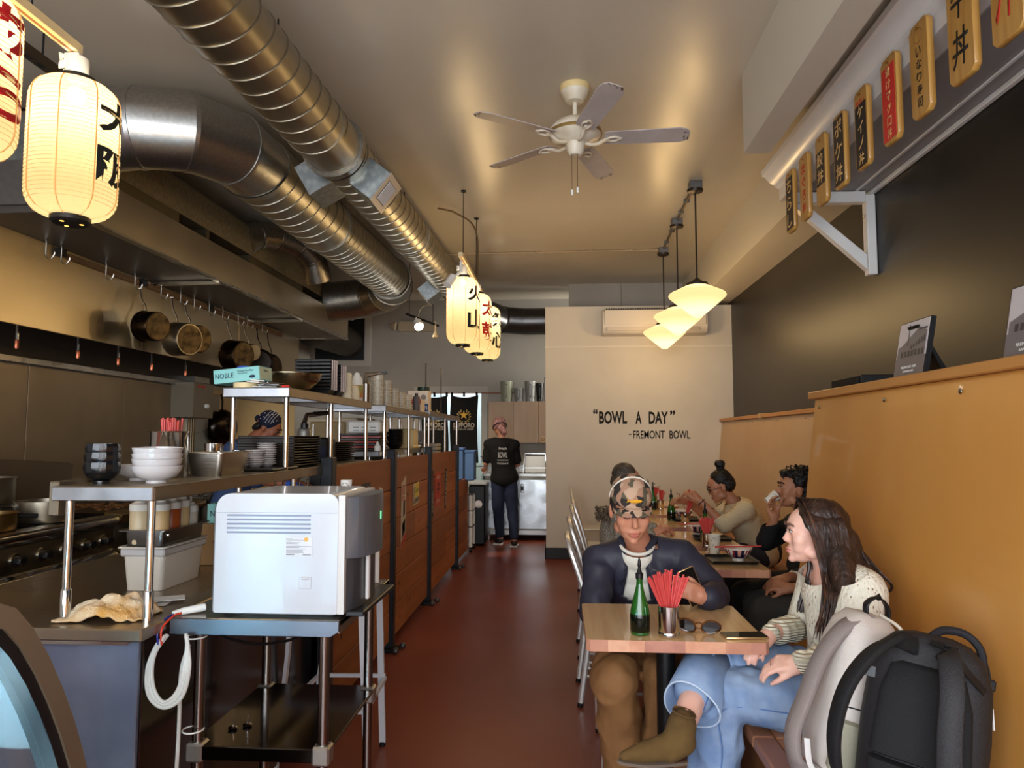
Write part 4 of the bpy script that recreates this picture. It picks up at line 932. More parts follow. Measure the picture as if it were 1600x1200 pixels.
for i, (z, r) in enumerate(((0, .051), (.030, .050), (.056, .048))):
    t = thing('black_bowl', ('bottom', 'middle', 'top')[i]+' faceted black bowl of the stack of three', 'bowl', (-1.40, 2.08, ZS+z), 0, G)
    mb = MB()
    prof = [(.020, 0), (.023, .0), (.023, .009), (.038, .018), (r-.002, .035), (r+.001, .050), (r*.97, .066), (r*.92, .066), (r-.005, .04), (.03, .022), (.001, .014)]
    mb.lathe(prof, seg=16, cap0=False, cap1=False); part('bowl_body', mb, blkG, t, local=True, auto=20)
    part('foot_ring', MB().lathe([(.019, 0), (.024, 0), (.024, .008)], seg=24, cap0=False, cap1=False), blkG, t, local=True)
G = 'stack of white bowls'
for i, (z, tl, r) in enumerate(((0, 0, .074), (.022, 2, .073), (.036, -2.5, .073), (.056, 1.5, .073))):
    bowl('white_bowl', ('bottom', 'second', 'third', 'top')[i]+' white bowl of the stack of four at the shelf front', 'bowl', -1.255, 2.13, ZS+z, r, .054, WHITEC, G, tilt=tl)
bowl('white_bowl', 'single white bowl behind, between the black and white stacks', 'bowl', -1.385, 2.25, ZS, .072, .052, WHITEC)
cp = thing('chopstick_tub', 'tall steel tub crammed with red chopsticks behind the white bowls', 'tub', (-1.46, 2.62, ZS))
part('tub', MB().lathe([(.001, 0), (.062, 0), (.064, .003), (.064, .158), (.067, .163), (.062, .163), (.060, .006), (.001, .005)], (-1.385, 2.42, ZS), 32, cap0=False, cap1=False), CHROME, cp)
rr = random.Random(2)
chopM = mat('red_chopstick', (190, 62, 54), .4)
for i in range(22):
    a = rr.uniform(0, 2*PI); q = rr.uniform(0, .032); tx, ty = rr.uniform(-.03, .03), rr.uniform(-.03, .03)
    x, y = -1.385+q*math.cos(a), 2.42+q*math.sin(a)
    single('chopstick', MB().cyl((x, y, ZS+.008), (x+tx*.8, y+ty*.8, ZS+.205+rr.uniform(-.012, .006)), .0032, .0042, 6), chopM, 'short red chopstick standing in the steel tub on the pass', 'chopstick', 'chopsticks in the steel tub on the pass')
t = thing('steel_food_pan', 'deep stainless food pan beside the white bowls on the pass', 'food pan', (-1.36, 2.68, ZS))
def foodpan(t, x0, x1, y0, y1, z0, z1, m, taper=.012, lip=.014):
    mb = MB()
    def rr_(a, b, c, d, z, r=.02, n=4):
        o = []
        for cx, cy, s0 in ((b-r, d-r, 0), (a+r, d-r, 90), (a+r, c+r, 180), (b-r, c+r, 270)):
            for k in range(n+1): q = R(s0+90*k/n); o.append((cx+r*math.cos(q), cy+r*math.sin(q), z))
        return o
    mb.rings([rr_(x0+taper, x1-taper, y0+taper, y1-taper, z0), rr_(x0, x1, y0, y1, z1-.02), rr_(x0, x1, y0, y1, z1), rr_(x0-lip, x1+lip, y0-lip, y1+lip, z1), rr_(x0-lip, x1+lip, y0-lip, y1+lip, z1+.004), rr_(x0+.003, x1-.003, y0+.003, y1-.003, z1+.004), rr_(x0+.002+taper, x1-.002-taper, y0+taper+.002, y1-taper-.002, z0+.004)])
    return part('pan_body', mb, m, t, auto=30)
foodpan(t, -1.365, -1.225, 2.49, 2.72, ZS, ZS+.082, STEEL)
t = thing('steel_cup', 'small tilted steel cup beyond the food pan', 'cup', (-1.42, 2.93, ZS))
part('cup_body', MB().lathe([(.001, 0), (.033, 0), (.042, .085), (.039, .085), (.03, .004), (.001, .004)], (-1.37, 2.90, ZS), 24, cap0=False, cap1=False), CHROME, t)
t = thing('steel_cup', 'steel cup standing behind the food pan rim', 'cup', (-1.46, 2.86, ZS))
part('cup_body', MB().lathe([(.001, 0), (.03, 0), (.036, .115), (.033, .115), (.028, .004), (.001, .004)], (-1.445, 2.86, ZS), 24, cap0=False, cap1=False), CHROME, t)
ty = thing('serving_tray', 'flat black tray on the pass under the small white dishes', 'tray', (-1.33, 3.0, ZS))
part('tray_body', MB().box(-1.44, -1.18, 2.84, 3.13, ZS+.001, ZS+.012, bev=.004), BLACKP, ty)
for (x, y, n, w_, ll) in ((-1.345, 2.90, 4, .038, 'short near stack'), (-1.315, 2.975, 7, .043, 'middle stack'), (-1.305, 3.07, 10, .043, 'tall far stack')):
    for k in range(n):
        t = thing('small_dish', nth(k, n)+' white sauce dish of the '+ll+' on the pass', 'dish', (x+rr.uniform(-.002, .002), y, ZS+.013+k*.0097), 0, 'small white dishes, '+ll)
        part('dish_body', MB().lathe([(.018, 0), (.022, 0), (w_*.74, .008), (w_, .014), (w_, .016), (w_-.003, .016), (.02, .005), (.001, .004)], seg=24, cap0=True, cap1=False), WHITEC, t, local=True)
trm = mat('dark_brown_tray', (34, 27, 24), .35)
for k in range(12):
    t = thing('stacked_tray', nth(k, 12)+' dark tray in the stack behind the white dishes', 'tray', (-1.345, 3.33, ZS+k*.0122), 0, 'stack of dark trays on the pass')
    part('tray_body', MB().prism([(-.13, .011), (-.115, .0), (.115, 0), (.13, .011), (.135, .011), (.135, .0145), (.128, .0145), (.112, .004), (-.112, .004), (-.128, .0145), (-.135, .0145), (-.135, .011)], -.175, .175, 'y', bev=.0015), trm, t, local=True)
    part('tray_end', MB().box(-.132, .132, -.178, -.168, .001, .0135, bev=.002), trm, t, local=True)
t = thing('kitchen_torch', 'butane can with a blowtorch head at the shelf post', 'torch', (-1.40, 3.72, ZS))
part('canister', MB().lathe([(.034, 0), (.036, .005), (.036, .17), (.030, .185), (.020, .19)], (-1.36, 3.68, ZS), 20), mat('brushed_can', (150, 146, 140), .4, .7), t)
part('collar', MB().cyl((-1.36, 3.68, ZS+.19), (-1.36, 3.68, ZS+.215), .02), BLACKP, t)
part('burner', MB().tube([(-1.36, 3.68, ZS+.215), (-1.355, 3.70, ZS+.26), (-1.28, 3.80, ZS+.272)], [.016, .014, .009]), CHROME, t)
part('nozzle', MB().tube([(-1.33, 3.73, ZS+.268), (-1.27, 3.81, ZS+.276)], .012), BLACKP, t)
t = thing('storage_tub', 'square black tub with blue label next to the torch', 'tub', (-1.38, 4.0, ZS))
part('tub', MB().box(-1.45, -1.31, 3.92, 4.06, ZS, ZS+.14, bev=.01), BLACKP, t); part('label', MB().box(-1.44, -1.32, 3.918, 3.921, ZS+.03, ZS+.085), mat('dark_blue_label', (24, 34, 64), .4), t)
pm = mat('dark_stoneware', (56, 46, 38), .35)
for k in range(9):
    t = thing('stacked_plate', nth(k, 9)+' brown-black plate in the stack behind the middle post', 'plate', (-1.34, 4.20, ZS+k*.012), 0, 'stack of dark plates on the pass')
    part('plate_body', MB().lathe([(.04, 0), (.045, 0), (.085, .009), (.098, .014), (.096, .017), (.045, .006), (.001, .005)], seg=28, cap1=False), pm, t, local=True)
t = bowl('wide_dark_bowl', 'dark bowl under the far end of the plate stack', 'bowl', -1.30, 4.47, 1.336, .09, .06, pm) if False else None
for k in range(7):
    t = thing('lacquer_tray', nth(k, 7)+' decorated tray in the slanting pile beyond the plates', 'tray', (-1.36, 4.86, 1.336+k*.017), R(3*(k % 3)), 'pile of decorated trays')
    part('tray_body', MB().box(-.13, .13, -.16, .16, 0, .010, bev=.003), trm, t, local=True)
    part('rim', MB().box(-.134, .134, -.164, -.155, .004, .016, bev=.002), mat('lacquer_red', (150, 36, 26), .3) if k % 2 else trm, t, local=True)
t = thing('white_appliance', 'white box with three slots, blue-lit, under the shelf', 'appliance', (-1.36, 4.95, 1.46))
part('case', MB().box(-1.47, -1.24, 4.80, 5.05, 1.458, 1.545, bev=.012), WHITEP, t)
mb = MB()
for i in range(3): mb.box(-1.43+.06*i, -1.39+.06*i, 4.797, 4.80, 1.475, 1.48); mb.box(-1.43+.06*i, -1.39+.06*i, 4.797, 4.80, 1.495, 1.50)
part('slot', mb, mat('slot_grey', (90, 100, 110), .5), t)
t = thing('squeeze_bottle', 'little white squeeze bottle on the middle shelf unit', 'bottle', (-1.25, 5.05, 1.335))
part('bottle_body', MB().lathe([(.001, 0), (.022, 0), (.023, .03), (.012, .045), (.005, .065), (.001, .066)], (-1.23, 4.70, 1.336), 16), WHITEP, t)
for k in range(10):
    t = thing('stacked_bowl', nth(k, 10)+' dark ribbed bowl in the column on the middle unit', 'bowl', (-1.42, 5.30, 1.336+k*.016), 0, 'columns of dark bowls on the middle unit')
    part('bowl_body', MB().lathe([(.03, 0), (.035, 0), (.06, .02), (.066, .03), (.063, .03), (.03, .006), (.001, .005)], seg=20, cap1=False), pm, t, local=True)
for k in range(6):
    t = thing('stacked_bowl', nth(k, 6)+' glossy black bowl stacked beside the cream tub', 'bowl', (-1.34, 5.66, 1.336+k*.022), 0, 'black bowls beside the cream tub')
    part('bowl_body', MB().lathe([(.03, 0), (.035, 0), (.065, .03), (.07, .05), (.067, .05), (.03, .006), (.001, .005)], seg=20, cap1=False), BLACKP, t, local=True)
t = thing('cream_tub', 'upturned cream plastic tub on the middle unit, above the plank screen', 'tub', (-1.26, 5.95, 1.335))
part('tub', MB().box(-1.36, -1.225, 5.86, 6.06, 1.336, 1.50, bev=.02, seg=3), mat('cream_plastic', (226, 206, 150), .35), t)
part('rim', MB().box(-1.367, -1.218, 5.853, 6.067, 1.336, 1.36, bev=.006), mat('cream_plastic', ()), t)
t = thing('steel_canister', 'steel canister with a pump lid on the counter behind the last plank screen', 'canister', (-1.33, 6.7, .9))
part('body', MB().lathe([(.001, 0), (.07, 0), (.07, .42), (.06, .43), (.072, .44), (.072, .46), (.05, .47), (.001, .47)], (-1.34, 6.66, .90), 24), STEEL, t)
part('lid_top', MB().lathe([(.001, .0), (.05, 0), (.055, .10), (.05, .11), (.001, .11)], (-1.34, 6.66, 1.38), 20), mat('grey_plastic', (120, 120, 122), .4), t)
for k in range(6):
    t = thing('drawer_tray', nth(k, 6)+' pale drawer tray behind the third plank screen', 'tray', (-1.33, 7.1, 1.16+k*.035), 0, 'pale drawer trays')
    part('tray_body', MB().box(-.10, .10, -.14, .14, 0, .028, bev=.004), mat('pale_grey_plastic', (176, 172, 166), .5), t, local=True)
t = thing('microwave', 'beige countertop oven with a glass door behind the shelf posts', 'oven', (-1.7, 5.6, .9))
part('case', MB().box(-1.98, -1.56, 5.35, 5.9, 1.28, 1.58, bev=.01), mat('beige_plastic', ()), t); part('door', MB().box(-1.93, -1.65, 5.335, 5.352, 1.31, 1.55, bev=.006), mat('yellowish_glass', (140, 120, 80), .2), t); part('handle', MB().cyl((-1.90, 5.33, 1.33), (-1.90, 5.33, 1.53), .008), CHROME, t)
part('feet', MB().box(-1.95, -1.6, 5.4, 5.85, .90, 1.28), BLACKM, t)

# upper shelf goods
cb = mat('teal_carton', (118, 186, 186), .5, var=(142, 204, 204), vs=2)
def carton(name, label, M, sx, sy, sz, m, words, cat='box', top=None):
    t = thing(name, label, cat, M.to_translation())
    part('carton', MB(M).box(-sx/2, sx/2, -sy/2, sy/2, 0, sz, bev=.002), m, t)
    for s, u, v, w_, h_, mm in words:
        if s == '#': part('print_block', MB(M).box((u-w_/2), (u+w_/2), -sy/2-.001, -sy/2-.0002, v-h_/2, v+h_/2), mm, t)
        elif s == 'O': part('oval_logo', MB(M).prism([(u+w_/2*math.cos(2*PI*i/20), v+h_/2*math.sin(2*PI*i/20)) for i in range(20)], -sy/2-.001, -sy/2-.0002, 'y'), mm, t)
        else: text('print', s, mm, t, M @ frame((u, -sy/2-.0012, v), (1, 0, 0), (0, -1, 0)), w=w_, h=h_, ext=.0003)
    return t
navy = mat('navy_print', (20, 26, 60), .5)
rl = thing('tape_roll', 'roll of cream masking tape lying flat under the glove box', 'tape', (-1.39, 3.03, ZU))
part('tape', MB().lathe([(.038, 0), (.052, 0), (.052, .024), (.038, .024), (.038, 0)], (-1.39, 3.03, ZU), 32, cap0=False, cap1=False), mat('masking_tape', (222, 204, 158), .5), rl)
GB = Matrix.Translation((-1.415, 3.06, ZU+.027)) @ Matrix.Rotation(R(-4), 4, 'Z') @ Matrix.Rotation(R(-5), 4, 'Y')
t = carton('glove_box', 'teal glove carton tilted on the tape roll at the upper shelf corner', GB, .215, .12, .062, cb, [('NOBLE', -.055, .032, .085, .022, navy), ('Powder-Free Blue', .045, .047, .075, .008, navy), ('Vinyl Gloves', .03, .036, .045, .008, navy), ('O', .075, .018, .03, .014, navy)])
part('end_print', MB(GB).box(.1076, .1082, -.055, .055, .004, .058), mat('pale_green_carton', (176, 190, 160), .5), t)
text('end_lettering', 'Blue', navy, t, GB @ frame((.1085, 0, .045), (0, 1, 0), (1, 0, 0)), w=.035, h=.010, ext=.0003)
part('glove', MB().ball((-1.415, 3.06, ZU+.094), (.035, .02, .012), 12), mat('blue_glove', (50, 90, 190), .4), t)
t = thing('foil_packets', 'crumpled silver packets and papers between tape roll and mixing bowl', 'packets', (-1.30, 3.1, ZU), 0)
rr = random.Random(9)
for i in range(7):
    M = Matrix.Translation((-1.31+rr.uniform(-.04, .05), 3.05+rr.uniform(-.05, .06), ZU+.006+i*.004)) @ Matrix.Rotation(rr.uniform(0, 3), 4, 'Z') @ Matrix.Rotation(rr.uniform(-.12, .12), 4, 'X')
    part('packet', MB(M).box(-.05, .05, -.03, .03, 0, .005, bev=.002), mat('foil', (190, 190, 190), .25, 1) if i % 2 else WHITEP, t)
t = thing('red_clip', 'small red clip lying at the front of the upper shelf', 'clip', (-1.2, 2.99, ZU)); part('clip_body', MB().box(-1.215, -1.175, 2.985, 3.0, ZU, ZU+.006, bev=.002), REDINK, t)
part('clip_jaw', MB().box(-1.212, -1.178, 2.986, 2.999, ZU+.006, ZU+.010, bev=.001), REDINK, t)
t = thing('mixing_bowl', 'large steel mixing bowl on the upper shelf', 'bowl', (-1.31, 3.33, ZU))
part('bowl_body', MB().lathe([(.001, 0), (.055, 0), (.10, .022), (.135, .06), (.145, .088), (.151, .088), (.151, .091), (.142, .090), (.13, .06), (.095, .024), (.001, .003)], (-1.31, 3.35, ZU), 40, cap0=False, cap1=False), mat('warm_steel', (176, 160, 130), .22, 1, rvar=.06), t)
for k, (x, y, h_) in enumerate(((-1.34, 3.66, .17), (-1.24, 3.62, .165), (-1.235, 3.76, .15), (-1.34, 3.8, .14))):
    t = thing('lidded_container_stack', 'stack of black takeaway containers, '+['back left, tallest', 'front left beside the mixing bowl', 'front middle, white lids showing', 'back right'][k], 'container', (x, y, ZU), 0, 'black takeaway container stacks')
    n = 9
    for i in range(n): part('container', MB().box(x-.055, x+.055, y-.05, y+.05, ZU+.03+h_/n*i, ZU+.03+h_/n*(i+.8), bev=.003), BLACKP, t)
    part('bottom_container', MB().prism([(x-.035, ZU), (x+.03, ZU), (x+.05, ZU+.035), (x-.05, ZU+.035)], y-.045, y+.045, 'y'), BLACKP, t)
    for i in range(3): part('lid', MB().box(x+.056, x+.060+.002*i, y-.04+.03*i, y-.03+.03*i, ZU+.03, ZU+.03+h_*.95), mat('pink_grey_lid', (196, 180, 176), .5), t)
for (x, y, n, r, lb) in ((-1.20, 3.88, 11, .034, 'tall leaning column of cream paper cups at the shelf edge'), (-1.21, 4.02, 4, .046, 'low stack of wide cream paper cups')):
    t = thing('cup_stack', lb, 'cup stack', (x, y, ZU))
    for i in range(n): part('paper_cup', MB().lathe([(r, 0), (r+.002, 0), (r*.8, .02 if n > 5 else .045), (.001, .02 if n > 5 else .045)], (x, y, ZU+i*.0125), 20, cap0=False), mat('cream_paper', (232, 220, 190), .5), t)
t = thing('spray_bottle', 'white spray can with an orange and green label', 'bottle', (-1.22, 4.12, ZU))
part('bottle_body', MB().lathe([(.001, 0), (.036, 0), (.037, .10), (.033, .135), (.018, .155), (.012, .17), (.001, .172)], (-1.215, 4.14, ZU), 24), WHITEP, t)
part('label', MB().lathe([(.0376, .02), (.0378, .095)], (-1.215, 4.14, ZU), 24, cap0=False, cap1=False), mat('orange_label', (222, 110, 60), .5, var=(120, 180, 110), vs=9), t)
t = thing('torch_can', 'slim butane can with torch head next to the spray can', 'torch', (-1.19, 4.24, ZU))
part('canister', MB().lathe([(.024, 0), (.025, .11), (.018, .12)], (-1.185, 4.235, ZU), 18), STEEL, t)
part('burner', MB().tube([(-1.185, 4.235, ZU+.12), (-1.185, 4.235, ZU+.165), (-1.10, 4.26, ZU+.18)], [.015, .018, .009]), STEELD, t); part('nozzle', MB().tube([(-1.14, 4.25, ZU+.172), (-1.06, 4.27, ZU+.182)], .008), BLACKP, t)
clr = mat('cloudy_plastic', (226, 218, 196), .25, trans=.35, alpha=.9)
for i in range(14):
    y = 4.75+.078*i; hh = (.215, .22, .205, .19, .185, .17, .15, .14, .15, .13, .14, .12, .13, .11)[i]
    t = thing('lid_stack', ['clear plastic lid stack, %s from the spray can' % w_ for w_ in ('first', 'second', 'third', 'fourth', 'fifth', 'sixth', 'seventh', 'eighth', 'ninth', 'tenth', 'eleventh', 'twelfth', 'thirteenth', 'last')][i], 'lid stack', (-1.33, y, ZU), 0, 'clear lid stacks on the middle shelf')
    n = 7
    mb = MB(); x_ = -1.245-.03*(i % 3)
    mb.tube([(x_, y, ZU), (x_, y, ZU+hh)], .036, 14)
    part('nested_lids', mb, clr, t)
    mb = MB()
    for k in range(n): mb.lathe([(.036, 0), (.0385, .002), (.036, .004)], (x_, y, ZU+.01+(hh-.02)*k/n), 14, cap0=False, cap1=False)
    part('lid_rims', mb, WHITEP, t)
t = thing('lid_dome', 'dark round lid leaning behind the clear lid stacks', 'lid', (-1.45, 5.8, ZU)); part('dome', MB().ball((-1.42, 5.72, ZU+.085), (.09, .012, .08), 24), BLACKM, t); part('dome_knob', MB().ball((-1.42, 5.70, ZU+.085), .012, 8), BLACKP, t)
t = thing('spray_tin', 'dark aerosol tin with a black cap next to the cartons', 'tin', (-1.22, 5.84, ZU))
part('tin_body', MB().lathe([(.001, 0), (.03, 0), (.03, .12), (.024, .13), (.001, .13)], (-1.21, 5.88, ZU), 18), mat('dim_label', (90, 84, 90), .4), t); part('cap', MB().cyl((-1.21, 5.88, ZU+.13), (-1.21, 5.88, ZU+.155), .014), BLACKP, t)
wb = mat('white_carton', (222, 212, 198), .55)
carton('supply_carton', 'white carton with a red band on the middle shelf', Matrix.Translation((-1.33, 6.12, ZU)), .26, .15, .115, wb, [('#', .06, .095, .13, .04, REDINK), ('Crisp', .07, .097, .07, .018, WHITEINK), ('TO GO', -.06, .06, .07, .02, mat('print_mid', ()))])
carton('supply_carton', 'white carton printed 1000 in blue on the far shelf', Matrix.Translation((-1.30, 6.46, 1.665)), .19, .14, .19, wb, [('#', 0, .035, .19, .07, mat('blue_band', (40, 80, 150), .5)), ('1000m', .0, .04, .17, .05, WHITEINK), ('O', .05, .13, .05, .05, mat('grey_logo', (130, 124, 120), .5))])
t = thing('brush_head', 'dark green round brush handle upright behind the far cartons', 'brush', (-1.34, 6.9, 1.665)); part('stem', MB().lathe([(.03, 0), (.02, .15), (.03, .2), (.06, .23), (.06, .26), (.001, .27)], (-1.34, 6.85, 1.66), 14), mat('dark_green_plastic', (20, 50, 40), .4), t); part('brush_foot', MB().lathe([(.05, 0), (.05, .02), (.03, .03)], (-1.34, 6.85, 1.666), 14), mat('dark_green_plastic', ()), t)

# below the pass, on the counter
carton('glove_box', 'blue-green glove carton on the counter under the pass shelf', Matrix.Translation((-1.37, 2.95, ZT+.17)), .22, .11, .08, cb, [('NOBLE', -.05, .04, .09, .024, navy), ('Gloves', .05, .045, .06, .012, navy)])
carton('storage_carton', 'brown box supporting the lower glove carton', Matrix.Translation((-1.37, 2.95, ZT+.001)), .24, .16, .168, mat('brown_card', (150, 118, 80), .7), [('THIS SIDE UP', 0, .09, .14, .015, INK)])
t = thing('cutlery_bin', 'brown cardboard tray of utensils on the counter near the first post', 'bin', (-1.36, 3.4, ZT)); part('bin_body', MB().box(-1.45, -1.22, 3.3, 3.7, ZT+.001, ZT+.22, bev=.004), mat('brown_card', ()), t)
for k in range(5): part('utensil', MB().cyl((-1.4+.04*k, 3.4, ZT+.2), (-1.38+.04*k, 3.36, ZT+.33), .005, seg=6), CHROME, t)
bn_ = thing('plastic_food_bin', 'frosted plastic food bin on the counter holding a steel pan of bottles', 'bin', (-1.44, 2.45, ZT))
frost = mat('frosted_plastic', (200, 192, 180), .4, alpha=.93)
foodpan(bn_, -1.515, -1.365, 2.375, 2.66, ZT+.001, ZT+.148, frost, .010, .014)
part('lip_band', MB().box(-1.520, -1.360, 2.370, 2.664, ZT+.118, ZT+.147, bev=.006), mat('frosted_lip', (176, 172, 170), .4), bn_)
t = thing('steel_food_pan', 'shallow steel pan set in the frosted bin, full of squeeze bottles', 'food pan', (-1.44, 2.45, ZT+.153))
foodpan(t, -1.513, -1.367, 2.378, 2.658, ZT+.153, ZT+.205, mat('pan_dark_steel', (110, 108, 106), .3, 1), .004, .018)
part('stud', MB().ball((-1.365, 2.40, ZT+.19), .007, 8), CHROME, t)
sauce = [(-1.475, 2.415, (196, 176, 142), .036, 'pale sauce squeeze bottle at the left, behind the post'), (-1.405, 2.415, (206, 170, 120), .032, 'tan sauce squeeze bottle with two-tip cap right of the post'), (-1.405, 2.485, (150, 66, 22), .033, 'dark orange sauce squeeze bottle'), (-1.475, 2.49, (190, 160, 120), .033, 'squeeze bottle behind the orange sauce, only cap showing'), (-1.405, 2.553, (196, 168, 120), .030, 'cloudy yellow sauce squeeze bottle'), (-1.475, 2.563, (206, 196, 180), .030, 'whitish sauce squeeze bottle in the back row'), (-1.405, 2.62, (196, 186, 170), .026, 'small whitish squeeze bottle at the far end')]
for x, y, c, r, lb in sauce:
    t = thing('sauce_bottle', lb, 'bottle', (x, y, ZT+.158), 0, 'squeeze bottles in the steel pan')
    h_ = .115 if r > .028 else .09
    part('bottle_body', MB().lathe([(.001, 0), (r*.95, 0), (r, .006), (r, h_), (r*.9, h_+.006)], (x, y, ZT+.158), 22), mat('sauce_%d' % c[1], c, .35), t)
    part('cap', MB().lathe([(r*1.03, 0), (r*1.05, .006), (r*1.03, .022), (r*.6, .03), (r*.55, .036), (.001, .037)], (x, y, ZT+.158+h_), 22, cap0=False), mat('cap_plastic', (212, 208, 200), .4), t)
    for dx in ((-.009, .009) if r > .031 else (0,)): part('tip', MB().cyl((x+dx, y, ZT+.19+h_), (x+dx, y, ZT+.215+h_), .006, .0035, 8), mat('cap_plastic', ()), t)
# towel (crumpled) and papers
def cloth(name, label, cx, cy, z, lx, ly, hh, m, seed, rz=0):
    t = thing(name, label, 'cloth', (cx, cy, z)); mb = MB(); sd = Vector((seed, seed*2.3, 0))
    def f(u, v):
        x, y = (u-.5)*2, (v-.5)*2; e = max(0, 1-(x*x+y*y*.9)**1.2)
        w_ = 1+.22*noise.noise(Vector((x*1.7, y*1.7, seed)))
        zz = hh*(e**.6)*(.55+.45*abs(noise.noise(Vector((x*1.4, y*1.6, 0))+sd))*2)+.008*noise.noise(Vector((x*6, y*6, 2))+sd)+.004
        px, py = x*lx*w_, y*ly*w_; c, s_ = math.cos(rz), math.sin(rz)
        return (cx+px*c-py*s_, cy+px*s_+py*c, z+max(.002, zz))
    mb.grid(f, 34, 30); o = part('cloth', mb, m, t, solid=.004); 
    return t
cloth('kitchen_towel', 'white terry towel stained orange, crumpled on the counter corner', -1.33, 2.05, ZT+.002, .125, .075, .062, mat('stained_terry', (236, 222, 196), .9, var=(206, 150, 70), vs=9, bump=.4, bs=160), 3, R(8))
for i, (x, y, a) in enumerate(((-1.30, 2.20, .2), (-1.33, 2.235, -.3), (-1.27, 2.235, .5))):
    M = Matrix.Translation((x, y, ZT+.002+i*.004)) @ Matrix.Rotation(a, 4, 'Z')
    single('paper_slip', MB(M).box(-.055, .055, -.035, .035, 0, .0015), mat('paper_white', (226, 224, 220), .7), ('lowest', 'middle', 'top')[i]+' white paper slip by the frosted bin', 'paper', 'paper slips on the counter')

# prep table with the ice machine
pt = thing('prep_table', 'small stainless work table in the foreground, ice machine on top', 'table', (-.9, 2.35, 0))
part('tabletop', MB().prism([(-1.148, .866), (-.66, .866), (-.64, .88), (-.64, .90), (-1.148, .90)], 2.045, 2.645, 'y', bev=.003), STEELH, pt)
part('front_lip', MB().prism([(-1.148, .852), (-.665, .852), (-.64, .868), (-.64, .899), (-1.148, .899)], 2.043, 2.052, 'y', bev=.002), mat('lip_steel', (120, 124, 134), .36, 1, rvar=.05, vs=4), pt)
part('side_lip', MB().box(-.649, -.64, 2.052, 2.645, .86, .90, bev=.002), mat('side_lip_steel', (170, 160, 140), .3, 1), pt)
legM = mat('leg_steel', (150, 144, 138), .2, 1)
for x, y in ((-1.08, 2.10), (-.70, 2.10), (-1.08, 2.59), (-.70, 2.59)):
    l_ = part('leg', MB().cyl((x, y, .04), (x, y, .866), .0165, seg=20), legM, pt)
    part('shelf_clamp', MB().box(x-.026, x+.026, y-.026, y+.026, .475, .53, bev=.006), mat('clamp_alu', (170, 164, 156), .4, .9), l_)
    part('foot', MB().lathe([(.016, 0), (.02, .01), (.018, .045)], (x, y, 0), 14), BLACKP, l_)
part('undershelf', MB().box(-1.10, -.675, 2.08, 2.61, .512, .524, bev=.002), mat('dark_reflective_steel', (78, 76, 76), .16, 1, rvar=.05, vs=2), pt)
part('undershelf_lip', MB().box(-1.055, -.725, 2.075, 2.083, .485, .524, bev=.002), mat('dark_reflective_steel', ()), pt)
im_ = thing('ice_machine', 'white countertop ice machine with a grey dispenser front, side towards us', 'ice machine', (-.86, 2.3, .9))
iw = mat('ice_white', (186, 188, 193), .25, coat=.3)
# body: profile in xz with rounded top corners, extruded in y
def rrect(x0, x1, z0, z1, rs, n=6):
    o = []
    for cx, cz, a0, r in ((x1-rs[0], z1-rs[0], 0, rs[0]), (x0+rs[1], z1-rs[1], 90, rs[1]), (x0+rs[2], z0+rs[2], 180, rs[2]), (x1-rs[3], z0+rs[3], 270, rs[3])):
        for k in range(n+1): a = R(a0+90*k/n); o.append((cx+r*math.cos(a), cz+r*math.sin(a)))
    return o
ix0, ix1, iy0, iy1 = -1.028, -.655, 2.065, 2.40; z0_ = .912
part('casing', MB().prism(rrect(ix0, ix1, z0_, 1.262, (.03, .045, .004, .004)), iy0, iy1, 'y', bev=.004), iw, im_, auto=40)
part('rear_edge', MB().box(ix0-.008, ix0+.002, iy0+.005, iy1-.005, z0_, 1.225, bev=.003), mat('rear_grey', (96, 98, 102), .4), im_)
part('base_feet', MB().box(ix0+.02, ix1-.02, iy0+.03, iy1-.03, .901, .913), BLACKP, im_)
mb = MB()
for i in range(5): mb.box(ix0+.035, ix0+.29, iy0-.003, iy0+.001, 1.145+.0125*i, 1.150+.0125*i, bev=.001)
part('side_vents', mb, mat('vent_shadow', (128, 138, 158), .5), im_)
part('seam_line', MB().box(ix0+.002, ix1-.002, iy0-.0012, iy0+.001, 1.205, 1.2065), mat('seam_grey', (150, 154, 164), .5), im_)
lb = part('rating_label', MB().box(-.812, -.732, iy0-.0015, iy0, 1.078, 1.134), mat('label_white', (196, 197, 200), .5), im_)
mb = MB(); rr = random.Random(8)
for i in range(13):
    zz = 1.130-.0036*i; mb.box(-.810, -.810+rr.uniform(.03, .076)-(0.02 if i < 4 else 0), iy0-.0018, iy0-.0015, zz-.0009, zz)
mb.box(-.810, -.785, iy0-.0018, iy0-.0015, 1.0825, 1.0845); mb.box(-.76, -.735, iy0-.0018, iy0-.0015, 1.0825, 1.0845)
part('fine_print', mb, mat('fine_print_grey', (70, 70, 74), .6), lb)
part('certification_seal', MB().cyl((-.750, iy0-.0015, 1.128), (-.750, iy0-.0022, 1.128), .0065, seg=16), mat('orange_seal', (206, 150, 60), .5), lb)
h_ = part('filter_hatch', MB().box(-.770, -.732, iy0-.002, iy0, .985, 1.02, bev=.001), iw, im_); part('hatch_grip', MB().box(-.763, -.739, iy0-.006, iy0-.001, 1.012, 1.018, bev=.002), mat('label_white', ()), h_)
part('front_bezel', MB().prism(rrect(ix1, ix1+.02, z0_, 1.258, (.002, .002, .002, .002), 2), iy0+.002, iy1-.002, 'y'), mat('bezel_grey', (196, 192, 188), .35), im_)
gmet = mat('dispenser_grey', (112, 116, 124), .32, .5)
def bulge(z0, z1, depth, m, nm, y0=iy0+.01, y1=iy1-.01):
    pts = [(ix1+.02, y0)]+[(ix1+.02+depth*math.sin(PI*(k+1)/14)**.45, y0+(y1-y0)*(k+1)/14) for k in range(13)]+[(ix1+.02, y1)]
    return part(nm, MB().prism(pts, z0, z1, 'z', bev=.002), m, im_, auto=40)
